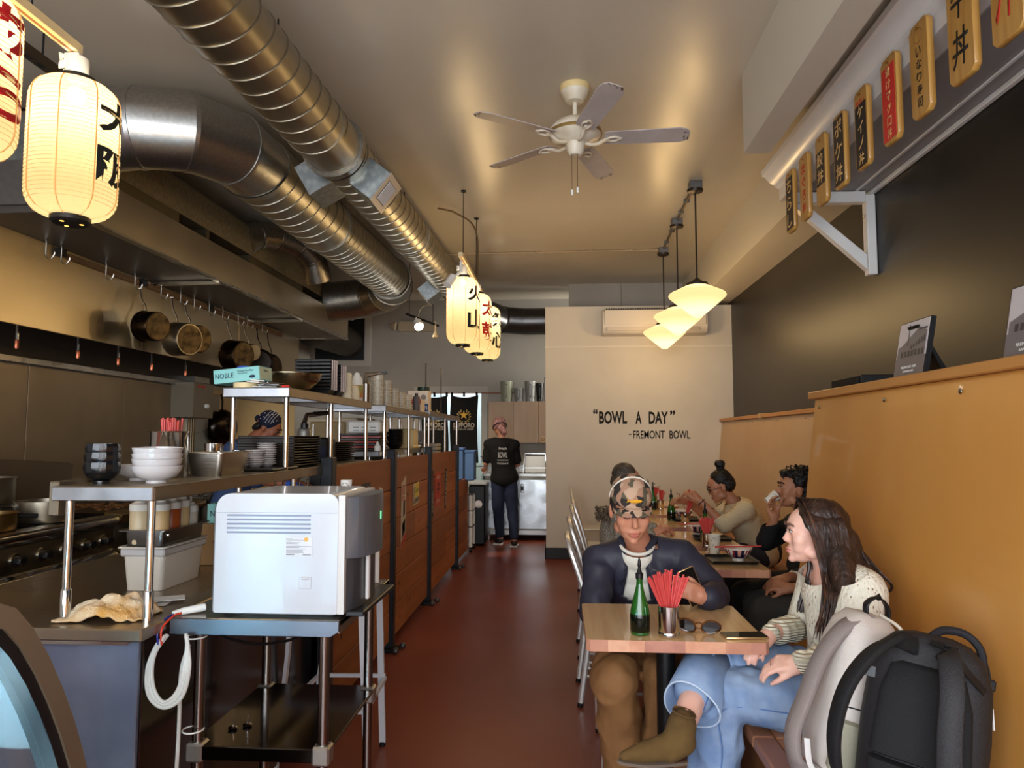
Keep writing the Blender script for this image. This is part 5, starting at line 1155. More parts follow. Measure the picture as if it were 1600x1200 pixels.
bulge(1.07, 1.252, .062, gmet, 'dispenser_head'); bulge(z0_, 1.07, .03, mat('dispenser_dark', (58, 58, 62), .3), 'recess_panel', iy0+.02, iy1-.02)
part('chute', MB().box(ix1+.05, ix1+.062, iy0+.12, iy0+.14, .93, 1.07, bev=.003), mat('bezel_grey', ()), im_)
part('indicator_light', MB().box(ix1+.0795, ix1+.0835, iy0+.175, iy0+.18, 1.17, 1.195), mat('green_led', (90, 220, 120), .4, emis=(90, 230, 130), es=1.2), im_)
part('drip_tray', MB().box(ix1+.02, ix1+.075, iy0+.02, iy1+.07, .902, .918, bev=.003), BLACKP, im_)
t = thing('pipe_fitting', 'white plastic pipe end standing on the table behind the ice machine', 'pipe', (-.625, 2.56, .9))
part('pipe', MB().lathe([(.011, 0), (.011, .155)], (-.652, 2.50, .918), 16, cap0=True, cap1=False), WHITEP, t)
part('socket', MB().lathe([(.011, .15), (.016, .155), (.016, .185), (.012, .188), (.010, .17)], (-.652, 2.50, .918), 16, cap0=False, cap1=False), WHITEP, t)
t = thing('roll_cup', 'white paper cup with ink lines behind the ice machine top', 'cup', (-.9, 2.62, .9))
part('tube', MB().cyl((-.79, 2.58, .902), (-.79, 2.58, 1.272), .021, seg=20), WHITEP, t); part('ink_lines', MB().tube([(-.79+.0213*math.cos(a), 2.58+.0213*math.sin(a), 1.255+.008*math.sin(3*a)) for a in [2*PI*i/30 for i in range(30)]], .0009, 4, loop=True), INK, t)
# hoses
hs = thing('water_hoses', 'coiled white water hose with blue and red tails hanging from the table edge', 'hose', (-1.13, 2.1, .5))
for k, dr in enumerate((0, .008, -.007)):
    part('hose', MB().tube(spline([(-1.135, 2.0+.006*k, .86), (-1.165, 2.005, .82+dr), (-1.178-dr, 2.0, .76), (-1.165-dr, 1.995, .70-dr), (-1.125, 1.99, .672-dr), (-1.085+dr, 1.995, .70-dr), (-1.068+dr, 2.0, .77), (-1.075, 2.01, .84+dr), (-1.09, 2.03, .856)], 5), .0055, 8), mat('milky_hose', (206, 204, 198), .35), hs)
part('hose', MB().tube(spline([(-1.075, 2.02, .83), (-1.10, 2.03, .75), (-1.112, 2.05, .6), (-1.118, 2.055, .45), (-1.125, 2.05, .2), (-1.13, 2.05, .02)], 5), .0055, 8), mat('milky_hose', ()), hs)
part('blue_tail', MB().tube(spline([(-1.155, 2.0, .835), (-1.158, 2.0, .87), (-1.155, 2.03, .898), (-1.145, 2.07, .906)], 5), .003, 6), mat('blue_tube', (30, 40, 130), .3), hs)
part('red_tail', MB().tube(spline([(-1.145, 2.0, .835), (-1.146, 2.0, .88), (-1.14, 2.05, .904), (-1.125, 2.075, .908)], 5), .003, 6), mat('red_tube', (206, 60, 34), .3), hs)
part('connector', MB().tube([(-1.150, 2.065, .908), (-1.128, 2.10, .912)], [.007, .008], 12), WHITEP, hs)
part('connector', MB().tube([(-1.128, 2.072, .912), (-1.085, 2.105, .916), (-1.075, 2.112, .917)], [.010, .012, .010], 14), WHITEP, hs)
for z in (.835, .565): part('cable_tie', MB().tube([(-1.09+.03*math.cos(a), 2.09+.03*math.sin(a), z) for a in [2*PI*i/16 for i in range(16)]], .0025, 5, loop=True), WHITEP, hs)
single('power_cord', MB().tube(spline([(-1.06, 2.12, .855), (-1.04, 2.2, .80), (-.98, 2.3, .755), (-.90, 2.42, .745), (-.84, 2.5, .79), (-.82, 2.55, .85)], 6), .005, 7), BLACKP, 'black power cord sagging under the work table top', 'cord')
for i, (x, y) in enumerate(((-1.02, 2.20), (-.985, 2.225))):
    t = thing('wing_bolt', ('nearer', 'farther')[i]+' small metal caster bolt lying on the undershelf', 'bolt', (x, y, .525), R(40*i), 'loose bolts on the undershelf')
    part('head', MB().lathe([(.001, 0), (.013, .001), (.015, .005), (.010, .009), (.001, .010)], seg=16), CHROME, t, local=True); part('stem', MB().cyl((0, 0, .008), (.004, 0, .032), .002, seg=6), CHROME, t, local=True)

# white metal stool behind the table
sl_ = thing('metal_stool', 'white metal stool standing behind the work table', 'stool', (-.99, 3.15, 0))
wsm = mat('blueish_white_metal', (206, 208, 214), .4)
part('seat', MB().box(-1.17, -.81, 2.97, 3.36, .735, .755, bev=.01), wsm, sl_)
for x0, y0, x1, y1 in ((-.83, 3.34, -.85, 3.32), (-.80, 2.98, -.85, 3.02)):
    l_ = part('leg', MB().prism([(-.014, -.008), (.014, -.008), (.014, .008), (-.014, .008)], 0, 1, 'z', M=Matrix(((1, 0, x1-x0, x0), (0, 1, y1-y0, y0), (0, 0, .72, .015), (0, 0, 0, 1)))), wsm, sl_); part('foot', MB().cyl((x0, y0, 0), (x0, y0, .02), .014), BLACKP, l_)
for x, y in ((-1.17, 3.0), (-1.12, 3.32)): part('leg', MB().tube(spline([(x-.03, y, .01), (x-.02, y, .2), (x+.01, y, .5), (x+.02, y, .735)], 4), .018, 4, flat=.6), wsm, sl_)
for a, c in (((-.82, 3.335, .32), (-1.13, 3.32, .32)), ((-.82, 3.0, .28), (-1.17, 3.0, .28)), ((-.82, 3.33, .31), (-.815, 3.0, .29)), ((-1.13, 3.32, .32), (-1.17, 3.0, .28))): part('stretcher', MB().tube([a, c], .011, 4), wsm, sl_)

# curved glass display case in the lower left corner
dc = thing('display_case', 'curved refrigerated display case with steel trim, lit pale blue inside', 'display case', (-1.3, 1, 0))
arcp = [(.45, 1.155), (1.10, 1.155), (1.155, 1.15), (1.195, 1.132), (1.24, 1.085), (1.285, 1.02), (1.325, .95), (1.36, .88), (1.39, .81), (1.415, .74), (1.45, .60), (1.47, .45), (1.475, .30)]
def inset(pts, d):
    o = []
    for i, p in enumerate(pts):
        a = pts[max(i-1, 0)]; b_ = pts[min(i+1, len(pts)-1)]; tx, tz = b_[0]-a[0], b_[1]-a[1]; L_ = math.hypot(tx, tz); o.append((p[0]+tz/L_*d, p[1]-tx/L_*d))
    return o
def band(d0, d1, x0, x1, m, nm):
    A_, B_ = inset(arcp, d0), inset(arcp, d1); mb = MB()
    rr = []
    for (a, c) in zip(A_, B_): rr.append([(x0, a[0], a[1]), (x1, a[0], a[1]), (x1, c[0], c[1]), (x0, c[0], c[1])])
    mb.rings(rr); return part(nm, mb, m, dc, auto=40)
band(0, .038, -1.01, -.95, mat('case_trim_steel', (176, 162, 138), .36, .8, rvar=.05, vs=3), 'steel_trim')
band(.038, .060, -1.0, -.955, BLACKP, 'black_gasket')
band(.004, .007, -1.36, -1.01, GLASS, 'curved_glass')
ins = inset(arcp, .058)
part('end_glass', MB().prism(ins+[(.45, .30)], -.985, -.983, 'x'), GLASS, dc)
part('base_cabinet', MB().box(-2.0, -.95, .45, 1.475, .0, .30, bev=.006), STEELD, dc)
part('liner', MB().prism(inset(arcp, .03)+[(.45, .30)], -1.38, -1.36, 'x'), mat('case_liner', (196, 232, 246), .5), dc)
part('back_liner', MB().box(-2.0, -.99, .46, .48, .30, 1.14), mat('case_liner', ()), dc)
part('interior_shelf', MB().box(-1.36, -1.0, .5, 1.34, .70, .71), mat('case_liner', ()), dc)
lamp('AREA', 'case_light', (-1.18, .95, 1.10), 9, (.72, .93, 1), (0, 0, 0), size=.30)
t = thing('deli_cup', 'clear lidded deli cup of brown sauce standing in the display case', 'cup', (-1.12, 1.16, .71))
part('cup_body', MB().lathe([(.001, 0), (.036, 0), (.045, .09), (.001, .09)], (-1.12, 1.20, .711), 24), mat('brown_sauce_cup', (120, 84, 70), .3), t); part('lid', MB().lathe([(.048, 0), (.048, .012), (.040, .016), (.001, .016)], (-1.12, 1.20, .80), 24), mat('clear_lid', (214, 226, 232), .2), t)
text('cup_label', '20', INK, t, frame((-1.078, 1.185, .75), (.3, 1, 0), (1, -.3, 0)), w=.03, h=.02)
# ================================================================== DINING SIDE
tabM = mat('butcher_block_oak', (226, 190, 140), .25, var=(212, 170, 118), vs=2.2, stretch=(14, .7, 4), coat=.4, detail=6)
edgeM = [mat('stave_end_%d' % i, c, .35, var=v, vs=14) for i, (c, v) in enumerate([((214, 160, 128), (196, 138, 108)), ((196, 140, 112), (176, 120, 96)), ((222, 172, 140), (204, 150, 120)), ((184, 128, 108), (166, 112, 94))])]
def table(label, x0, x1, y0, y1):
    t = thing('dining_table', label, 'table', ((x0+x1)/2, (y0+y1)/2, 0), 0, 'butcher block dining tables')
    n = 9; rr = random.Random(int(y0*10)); xs = [x0+(x1-x0)*i/n+(rr.uniform(-.012, .012) if 0 < i < n else 0) for i in range(n+1)]
    for i in range(n):
        a, c = xs[i], xs[i+1]; ba = .012 if i == 0 else 0; bc = .012 if i == n-1 else 0
        poly = [(a+ba, y0), (c-bc, y0), (c, y0+bc), (c, y1-bc), (c-bc, y1), (a+ba, y1), (a, y1-ba), (a, y0+ba)]
        poly = [p for k, p in enumerate(poly) if k == 0 or p != poly[k-1]]
        if poly[0] == poly[-1]: poly.pop()
        s_ = part('stave', MB().prism(poly, .716, .7542, 'z'), [tabM, edgeM[rr.randrange(4)]], t, smooth=False)
        for f in s_.data.polygons: f.material_index = 0 if abs(f.normal.z) > .5 else 1
    cx, cy = (x0+x1)/2, (y0+y1)/2
    part('column', MB().cyl((cx, cy, .03), (cx, cy, .70), .036, seg=20), BLACKM, t)
    part('top_plate', MB().box(cx-.16, cx+.16, cy-.14, cy+.14, .70, .716, bev=.003), BLACKM, t)
    mb = MB(); mb.box(cx-.26, cx+.26, cy-.035, cy+.035, 0, .03, bev=.008); mb.box(cx-.035, cx+.035, cy-.26, cy+.26, 0, .031, bev=.008); part('cross_base', mb, BLACKM, t)
    return t
table('nearest wooden table, soy bottle, red chopsticks, sunglasses and phone on it', .085, .685, 2.425, 2.945)
table('second wooden table, patterned bowl on a tray and paper cup on it', .47, 1.07, 3.72, 4.32)
table('third wooden table, next beyond the paper cup', .50, 1.13, 4.56, 5.20)
table('wooden table where the bun-haired diner eats', .52, 1.16, 5.42, 6.06)
table('fifth wooden table, beyond the bun-haired diner', .54, 1.16, 6.25, 6.85)
table('farthest wooden table, by the cream partition', .54, 1.16, 7.05, 7.65)

alW = mat('aluminium_chair_satin', (214, 210, 204), .34, .55)
def chair(label, x, y, rz=0):
    t = thing('metal_chair', label, 'chair', (x, y, 0), rz, 'pale metal dining chairs')
    def p(n, mb, par=t): return part(n, mb, alW, par, local=True)
    # local: faces +x, origin under the middle of the seat
    w = .20
    p('seat', MB().box(-.235, .20, -.20, .20, .440, .458, bev=.012, seg=2))
    fr = [(-.30, -w+.01, .0), (-.265, -w+.005, .25), (-.24, -w, .45), (-.28, -w+.005, .62), (-.34, -w+.02, .80), (-.358, -w+.06, .855), (-.362, -w+.12, .872), (-.362, w-.12, .872), (-.358, w-.06, .855), (-.34, w-.02, .80), (-.28, w-.005, .62), (-.24, w, .45), (-.265, w-.005, .25), (-.30, w-.01, 0)]
    p('back_frame', MB().tube(spline(fr, 4), .0155, 8))
    for k in range(4): yy = -.108+.072*k; p('back_slat', MB().tube([(-.238, yy, .455), (-.28, yy, .62), (-.342, yy, .80), (-.361, yy, .868)], .008, 6, flat=.6))
    for sg in (-1, 1):
        l_ = p('leg', MB().tube([(.185, sg*.185, .445), (.205, sg*.195, .0)], .0125, 8)); p('foot_cap', MB().cyl((.205, sg*.195, 0), (.204, sg*.195, .02), .016, seg=10), l_) 
        p('stretcher', MB().tube([(-.262, sg*(w-.006), .16), (.197, sg*.19, .16)], .008, 6))
        p('stretcher', MB().tube([(-.250, sg*(w-.006), .23), (.194, sg*.19, .23)], .008, 6))
    p('cross_bar', MB().tube([(-.25, -.19, .2), (-.25, .19, .2)], .008, 6))
    for sg in (-1, 1): part('foot_tip', MB().cyl((-.30, sg*(w-.01), 0), (-.297, sg*(w-.01), .022), .0165, seg=10), BLACKP, t, local=True)
    return t
ch = chair('nearest pale metal chair along the aisle, left of the man in the cap', .40, 4.07)
CH = [('second pale metal chair along the aisle, behind the nearest', .42, 4.88, 0), ('third pale metal chair along the aisle', .45, 5.74, 0), ('fourth pale metal chair along the aisle', .47, 6.52, 0), ('farthest pale metal chair, beside the partition corner', .47, 7.78, 0), ('metal chair under the man in the camouflage cap, almost hidden', .37, 3.26, R(-90))]
for lb, x, y, rz in CH: dup(ch, (x, y, 0), rz, lb)

ZT_ = .7545
green = mat('green_bottle_glass', (40, 120, 40), .06, trans=.55, ior=1.45, coat=.6)
soy = mat('soy_sauce_dark', (10, 16, 8), .08)
def soy_bottle(label, x, y, s=1.0):
    t = thing('soy_bottle', label, 'bottle', (x, y, ZT_), 0, 'green glass soy bottles')
    pr_ = [(.001, 0), (.026, 0), (.030, .004), (.031, .02), (.031, .058), (.029, .075), (.022, .105), (.015, .130), (.0105, .150), (.0095, .166), (.0105, .168), (.0105, .174), (.001, .174)]
    part('glass_body', MB().lathe([(a*s, b*s) for a, b in pr_], seg=28, cap0=False, cap1=False), green, t, local=True)
    part('sauce', MB().lathe([(.001, .003), (.025*s, .003), (.0315*s, .012*s), (.0316*s, .058*s), (.0305*s, .064*s), (.001, .064*s)], seg=28, cap0=False, cap1=False), soy, t, local=True)
    sp_ = part('pourer', MB().lathe([(.012*s, .170*s), (.0125*s, .186*s), (.008*s, .190*s), (.004*s, .205*s), (.006*s, .210*s), (.0045*s, .225*s), (.0015*s, .236*s)], seg=14), BLACKP, t, local=True)
    part('pourer_wing', MB().box(-.013*s, .013*s, -.002, .002, .200*s, .204*s, M=Matrix.Rotation(R(15), 4, 'Y')), BLACKP, sp_, local=True)
    return t
sb = soy_bottle('green glass soy bottle, tall and near, on the closest table', .272, 2.505, 1.1)
for lb, x, y in (('green bottle with just its black pourer showing behind the second table chopsticks', .93, 4.66), ('small green soy bottle left of the leaning chopsticks at the bun-haired diner table', .90, 5.86), ('green soy bottle by the man\'s cap, on the fifth table', .865, 6.72), ('tallest-looking far green soy bottle, on the farthest table', .87, 7.12)): dup(sb, (x, y, ZT_), None, lb)
def holder(label, x, y, n, lean=(0, 0), seed=1, r=.031, h=.092, hh=.19, spread=.055):
    t = thing('chopstick_holder', label, 'holder', (x, y, ZT_), 0, 'steel chopstick holders')
    part('cylinder', MB().lathe([(.001, 0), (r-.002, 0), (r, .003), (r, .018), (r-.001, .020), (r, .022), (r, h), (r-.0015, h), (r-.002, .004), (.001, .004)], seg=32, cap0=False, cap1=False), CHROME, t, local=True)
    rr = random.Random(seed)
    for i in range(n):
        u = (i+.5)/n; a = rr.uniform(0, 2*PI); q = r*.72*math.sqrt(rr.random())
        x0, y0 = q*math.cos(a)*.5, q*math.sin(a)*.5; tx = (u-.5)*2*spread+lean[0]; ty = rr.uniform(-.02, .02)+lean[1]
        mx = (x0+(tx-x0)*.5); s_ = min(1, (r-.007)/max(.001, abs(mx)))
        top = Vector((x+tx, y+ty, ZT_+hh+rr.uniform(-.012, .006)-abs(tx)*.35)); bot = Vector((x-tx*.25*s_+x0*.3, y+y0*.4, ZT_+.006))
        # keep the stick inside the mouth
        k = (h-.0)/(top.z-ZT_); m_ = bot.lerp(top, k); ex = m_.x-x; lim = r-.006
        if abs(ex) > lim: top.x -= (abs(ex)-lim)*(1 if ex > 0 else -1)/k
        mb = MB(); mb.tube([bot, top], [.0026, .0036], 6)
        single('chopstick', mb, chopR, LC.pop(0), 'chopstick', 'chopsticks in the '+label[:36])
    return t
chopR = mat('coral_chopstick', (204, 74, 70), .38)
LC = []
for n_, s_ in ((28, 'red plastic chopstick standing in the polished holder on the closest table'), (22, 'red chopstick standing in the holder beside the scribbled paper cup'), (16, 'red chopstick in the holder leaning right near the bun-haired diner'), (14, 'red chopstick in the little fifth-table holder'), (12, 'red chopstick in the farthest holder, above the cap')): LC += [s_]*n_
holder('polished steel holder full of red chopsticks on the closest table', .366, 2.475, 28, seed=3, r=.0365, h=.105, hh=.222, spread=.075)
holder('steel holder of chopsticks beside the paper cup, second table end', .895, 4.44, 22, seed=4, spread=.05)
holder('steel holder with chopsticks leaning right, bun-haired diner table', .965, 5.60, 16, lean=(.05, 0), seed=5, spread=.022)
holder('small far holder on the fifth table, right of the bottle', .93, 6.70, 14, lean=(.015, 0), seed=6, spread=.03)
holder('farthest holder, chopsticks just above the cap', .93, 7.15, 12, lean=(.03, 0), seed=7, spread=.025)
# sunglasses
sg = thing('sunglasses', 'tortoiseshell sunglasses folded on the closest table', 'sunglasses', (.475, 2.525, ZT_), R(-16))
sg.matrix_basis = sg.matrix_basis @ Matrix.Diagonal((1.12, 1.12, 1.0, 1))
tort = mat('tortoiseshell', (30, 16, 10), .12, var=(104, 58, 20), vs=60, coat=.5)
lensM = mat('dark_lens', (16, 12, 10), .05)
for sx in (-1, 1):
    cx = sx*.034
    ring = [(cx+.028*math.cos(a)*(1+.12*math.cos(a)*sx), -.002-.006*abs(math.cos(a)), .026+.021*math.sin(a)+.004*math.cos(a)*sx) for a in [2*PI*i/24 for i in range(24)]]
    part('rim', MB().tube(ring, .0032, 6, loop=True), tort, sg, local=True)
    part('lens', MB().prism([(p[0], p[2]) for p in ring], -.0035, -.002, 'y'), lensM, sg, local=True)
    part('temple', MB().tube(spline([(sx*.066, 0, .034), (sx*.060, .03, .020), (sx*.02, .034, .010), (-sx*.045, .03+.006*sx, .006)], 5), [.0035]*15+[.0045], 6, flat=.5), tort, sg, local=True)
part('bridge', MB().tube([(-.010, -.002, .034), (0, -.003, .038), (.010, -.002, .034)], .003, 6), tort, sg, local=True)
def phone(name, label, M):
    t = thing(name, label, 'phone', M.to_translation(), rot=tuple(M.to_euler()))
    part('body', MB().box(-.073, .073, -.0355, .0355, 0, .008, bev=.003, seg=2), mat('gold_phone_edge', (200, 166, 120), .25, .8), t, local=True)
    part('screen', MB().box(-.070, .070, -.033, .033, .0078, .0086, bev=.0003), mat('phone_glass', (10, 11, 12), .04), t, local=True)
    return t
phone('phone', 'phone with gold edge lying screen-up at the table corner', Matrix.Translation((.620, 2.492, ZT_+.0005)) @ Matrix.Rotation(R(6), 4, 'Z'))
# bowls on trays
porc = [mat('porcelain_white', (226, 218, 208), .15, coat=.4), mat('porcelain_navy', (30, 34, 66), .15, coat=.4), mat('porcelain_red', (156, 44, 36), .15, coat=.4), mat('porcelain_pink', (214, 160, 140), .15)]
def patterned(label, x, y, r=.075, h=.072, z=ZT_+.012, sticks=True):
    t = thing('patterned_bowl', label, 'bowl', (x, y, z), 0, 'blue, red and white patterned bowls')
    f = r*.42; N_ = 48
    prof = [(f*.9, 0), (f, 0), (f*.96, .012), (f*1.15, .018), (r*.66, h*.38), (r*.80, h*.55), (r*.90, h*.72), (r*.97, h*.88), (r, h), (r-.003, h), (r*.86, h*.72), (r*.6, h*.36), (.001, .02)]
    o = part('bowl_body', MB().lathe(prof, seg=N_, cap0=False, cap1=False), porc, t, local=True)
    for p_ in o.data.polygons:
        c = p_.center; a = math.degrees(math.atan2(c.y, c.x)) % 120; u = c.z/h; out = p_.normal.x*c.x+p_.normal.y*c.y > 0
        if not out or u < .26 or u > .9: k = 0
        elif a < 42: k = 1 if not (14 < a < 28 and .45 < u < .8) else 3
        elif u > .6: k = 2 if (a//6) % 2 else 0
        else: k = [0, 1, 0, 2][int(a//5) % 4]
        p_.material_index = k
    if sticks: single('chopstick', MB().tube([(x-.13, y-.04, z+h+.004), (x+.13, y+.02, z+h+.002)], [.004, .003], 6), chopR, 'red chopstick laid across the %s' % label[:44], 'chopstick', 'chopsticks laid on '+label[:30]); single('chopstick', MB().tube([(x-.125, y-.02, z+h+.004), (x+.132, y+.028, z+h+.002)], [.004, .003], 6), chopR, 'second red chopstick laid across the %s' % label[:40], 'chopstick', 'chopsticks laid on '+label[:30])
    return t
def tray(label, x, y, w=.30, d=.21, rz=0):
    t = thing('serving_tray', label, 'tray', (x, y, ZT_), rz, 'black trays on the dining tables'); a, b_ = w/2, d/2
    part('tray_base', MB().box(-a+.02, a-.02, -b_+.02, b_-.02, .0, .006), BLACKP, t, local=True)
    mb = MB()
    for s_ in (-1, 1):
        mb.prism([(s_*(a-.022), .0), (s_*(a-.018), .006), (s_*(a-.002), .019), (s_*a, .016)], -b_+.012, b_-.012, 'y'); mb.prism([(s_*(b_-.022), .0), (s_*(b_-.018), .006), (s_*(b_-.002), .019), (s_*b_, .016)], -a+.012, a-.012, 'x')
    part('tray_rim', mb, BLACKP, t, local=True); return t
tray('black tray at the near corner of the second table, bowl on it', .925, 3.975, .26, .24)
patterned('patterned rice bowl on the second table tray', .955, 3.93)
tray('black tray on the third table', 1.0, 4.80, .24, .2)
patterned('patterned bowl on the third table, behind the chopsticks', .93, 4.93)
tray('black tray in front of the bun-haired diner', 1.02, 5.88, .24, .2)
patterned('patterned bowl the bun-haired diner eats from', 1.00, 5.88, sticks=False)
cupP = mat('paper_cup_white', (222, 216, 200), .5)
def pcup(label, x, y, z=ZT_+.001, M=None, tall=.11):
    t = thing('paper_cup', label, 'cup', (x, y, z), rot=M)
    part('cup_body', MB().lathe([(.001, .002), (.026, .002), (.027, 0), (.036, tall), (.038, tall), (.038, tall+.004), (.034, tall), (.025, .006), (.001, .006)], seg=28, cap0=False, cap1=False), cupP, t, local=True)
    rr = random.Random(5); mb = MB()
    for i in range(22):
        a = rr.uniform(0, 2*PI); z_ = rr.uniform(.012, tall-.012); pts = []
        for k in range(4):
            rr_ = .0272+.009*z_/tall+.0006; pts.append((rr_*math.cos(a), rr_*math.sin(a), z_)); a += rr.uniform(-.35, .45); z_ = min(tall-.006, max(.006, z_+rr.uniform(-.018, .018)))
        mb.tube(pts, .0007, 4)
    part('ink_lines', mb, INK, t, local=True); return t
pcup('tall paper cup with scribbled black line pattern, second table', .885, 4.19)
single('napkin', MB().prism([(.86, .7555), (.91, .7555), (.905, .80), (.865, .80)], 4.255, 4.27, 'y', bev=.002), cupP, 'folded white napkin standing behind the paper cup', 'napkin')
t = thing('condiment_jar', 'small white and red jar behind the bun-haired diner bowl', 'jar', (.93, 5.98, ZT_)); part('jar_body', MB().lathe([(.001, 0), (.028, 0), (.028, .09), (.001, .09)], (.93, 5.99, ZT_), 20), WHITEP, t); part('lid', MB().lathe([(.029, .085), (.029, .10), (.001, .102)], (.93, 5.99, ZT_), 20, cap0=False), mat('orange_lid', (190, 90, 50), .4), t)

# backpacks on the near bench
fab = mat('black_nylon', (33, 32, 35), .62, bump=.25, bs=260); fab2 = mat('black_mesh_pad', (13, 14, 17), .8, bump=.3, bs=340); fabN = mat('navy_black_fabric', (26, 28, 36), .7, bump=.2, bs=200)
def strap(mb, pts, w, th, nrm, n=7):
    """flat webbing: width w across, thickness th along nrm"""
    P_ = spline(pts, n); rr = []; N_ = Vector(nrm).normalized()
    for i, p in enumerate(P_):
        tg = (P_[min(i+1, len(P_)-1)]-P_[max(i-1, 0)]).normalized(); s_ = tg.cross(N_).normalized(); m_ = s_.cross(tg).normalized()
        ww = w[0]+(w[1]-w[0])*i/(len(P_)-1) if isinstance(w, tuple) else w
        q = []
        for u, v in ((-1, -.6), (-.9, -1), (.9, -1), (1, -.6), (1, .6), (.9, 1), (-.9, 1), (-1, .6)): q.append(p+s_*u*ww/2+m_*v*th/2)
        rr.append(q)
    return mb.rings(rr)
def packbody(mb, levels, ex=3.2, n=36):
    """levels: (z, cx, cy, half width, half depth) superellipse rings"""
    rr = []
    for z, cx, cy, a, b_ in levels:
        q = []
        for k in range(n):
            t_ = 2*PI*k/n; c, s_ = math.cos(t_), math.sin(t_)
            q.append((cx+a*abs(c)**(2/ex)*(1 if c > 0 else -1), cy+b_*abs(s_)**(2/ex)*(1 if s_ > 0 else -1), z))
        rr.append(q)
    return mb.rings(rr)
BP = Matrix.Translation((.875, 1.90, .458)) @ Matrix.Rotation(R(-30), 4, 'Z') @ Matrix.Rotation(R(7), 4, 'Y') @ Matrix.Rotation(R(-9), 4, 'X') @ Matrix.Diagonal((.95, 1, .965, 1))
bp = thing('backpack', 'black backpack with padded straps towards us, on the bench', 'backpack', (.875, 1.90, .452))
mb = MB(BP); packbody(mb, [(0, 0, .02, .10, .06), (.01, 0, .02, .135, .09), (.08, 0, .02, .150, .105), (.25, 0, .02, .152, .105), (.38, 0, .015, .145, .095), (.44, 0, .01, .125, .08), (.475, 0, 0, .09, .06), (.487, 0, -.005, .05, .035), (.489, 0, -.005, .01, .01)])
part('main_compartment', mb, fab, bp, auto=60)
mb = MB(BP); packbody(mb, [(.01, 0, .12, .08, .02), (.03, 0, .12, .125, .035), (.20, 0, .125, .13, .045), (.34, 0, .115, .12, .04), (.40, 0, .10, .09, .03), (.42, 0, .09, .03, .012)]); part('front_pocket', mb, fabN, bp, auto=60)
mb = MB(BP); packbody(mb, [(.03, 0, -.083, .05, .008), (.05, 0, -.088, .11, .018), (.16, 0, -.092, .118, .020), (.165, 0, -.086, .112, .012)], n=30); part('lumbar_pad', mb, fab2, bp, auto=60)
mb = MB(BP); packbody(mb, [(.172, 0, -.086, .108, .012), (.178, 0, -.092, .115, .020), (.33, 0, -.090, .105, .020), (.40, 0, -.080, .085, .014), (.412, 0, -.07, .06, .008)], n=30); part('back_pad', mb, fab2, bp, auto=60)
for s_, pts in ((-1, [(-.035, -.075, .455), (-.075, -.135, .465), (-.125, -.19, .42), (-.168, -.215, .33), (-.185, -.205, .22), (-.175, -.165, .12), (-.145, -.11, .05)]), (1, [(.035, -.075, .455), (.045, -.135, .45), (.058, -.175, .38), (.062, -.185, .27), (.075, -.175, .16), (.105, -.135, .07), (.125, -.10, .02)])):
    mb = MB(BP); strap(mb, pts, (.052, .058) if s_ > 0 else (.045, .05), .018, (0, -1, .15) if s_ > 0 else (-.75, -.6, .1)); st_ = part('shoulder_strap', mb, fab if s_ > 0 else fab2, bp, auto=60)
    mb = MB(BP); m_ = pts[2]; mb.box(m_[0]-.017, m_[0]+.017, m_[1]-.014, m_[1]-.009, m_[2]-.05, m_[2]-.025); part('webbing_patch', mb, BLACKP, st_)
mb = MB(BP); mb.box(.055, .085, -.1985, -.196, .185, .192); part('strap_tag', mb, WHITEP, bp)
part('grab_handle', MB(BP).tube(spline([(-.01, -.02, .475), (.02, .02, .503), (.07, .05, .505), (.108, .06, .475), (.122, .055, .42)], 6), .011, 10), fabN, bp)
mb = MB(BP); strap(mb, [(.0, -.075, .475), (.045, -.10, .47), (.08, -.09, .43), (.125, -.06, .385)], .018, .004, (.2, -1, .6)); part('load_strap', mb, BLACKP, bp)
mb = MB(BP); mb.tube([(.03, -.10, .478), (.06, -.105, .478), (.06, -.105, .466), (.03, -.10, .466)], .003, 6, loop=True); part('ladder_buckle', mb, BLACKP, bp)
for z0, z1 in ((.12, .43),): part('zip', MB(BP).tube(spline([(.140, .085, z0), (.146, .085, (z0+z1)/2), (.13, .075, z1), (.08, .06, .468)], 5), .004, 6), BLACKP, bp)
part('zip_pull', MB(BP).tube([(.148, .085, .33), (.155, .07, .28)], .003, 6), WHITEP, bp)
part('side_tab', MB(BP).box(.125, .152, .10, .115, .37, .40, bev=.004), fab, bp)
WP = Matrix.Translation((.80, 2.13, .475)) @ Matrix.Rotation(R(4), 4, 'Z') @ Matrix.Rotation(R(15), 4, 'Y') @ Matrix.Diagonal((1.12, .9, .95, 1))
whf = mat('pale_grey_nylon', (212, 202, 194), .55, bump=.12, bs=180, var=(200, 190, 182), vs=4); grf = mat('taupe_padding', (138, 126, 122), .8, bump=.2, bs=250); sage = mat('sage_pocket', (158, 154, 134), .6, bump=.15, bs=200)
wp = thing('backpack', 'pale grey backpack with black top loop and sage side pocket, behind the black one', 'backpack', (.80, 2.13, .452))
mb = MB(WP); packbody(mb, [(0, -.01, 0, .06, .09), (.01, -.01, 0, .088, .115), (.10, -.01, 0, .10, .125), (.28, -.015, 0, .10, .125), (.38, -.02, 0, .092, .115), (.44, -.03, 0, .072, .09), (.475, -.035, 0, .045, .06), (.482, -.035, 0, .012, .02)]); part('main_compartment', mb, whf, wp, auto=60)
mb = MB(WP); strap(mb, [(-.04, -.03, .475), (-.10, -.045, .43), (-.145, -.055, .33), (-.165, -.06, .20), (-.175, -.06, .10), (-.15, -.06, .02), (-.10, -.07, .0)], .055, .016, (-1, -.25, .2)); part('shoulder_strap', mb, grf, wp, auto=60)
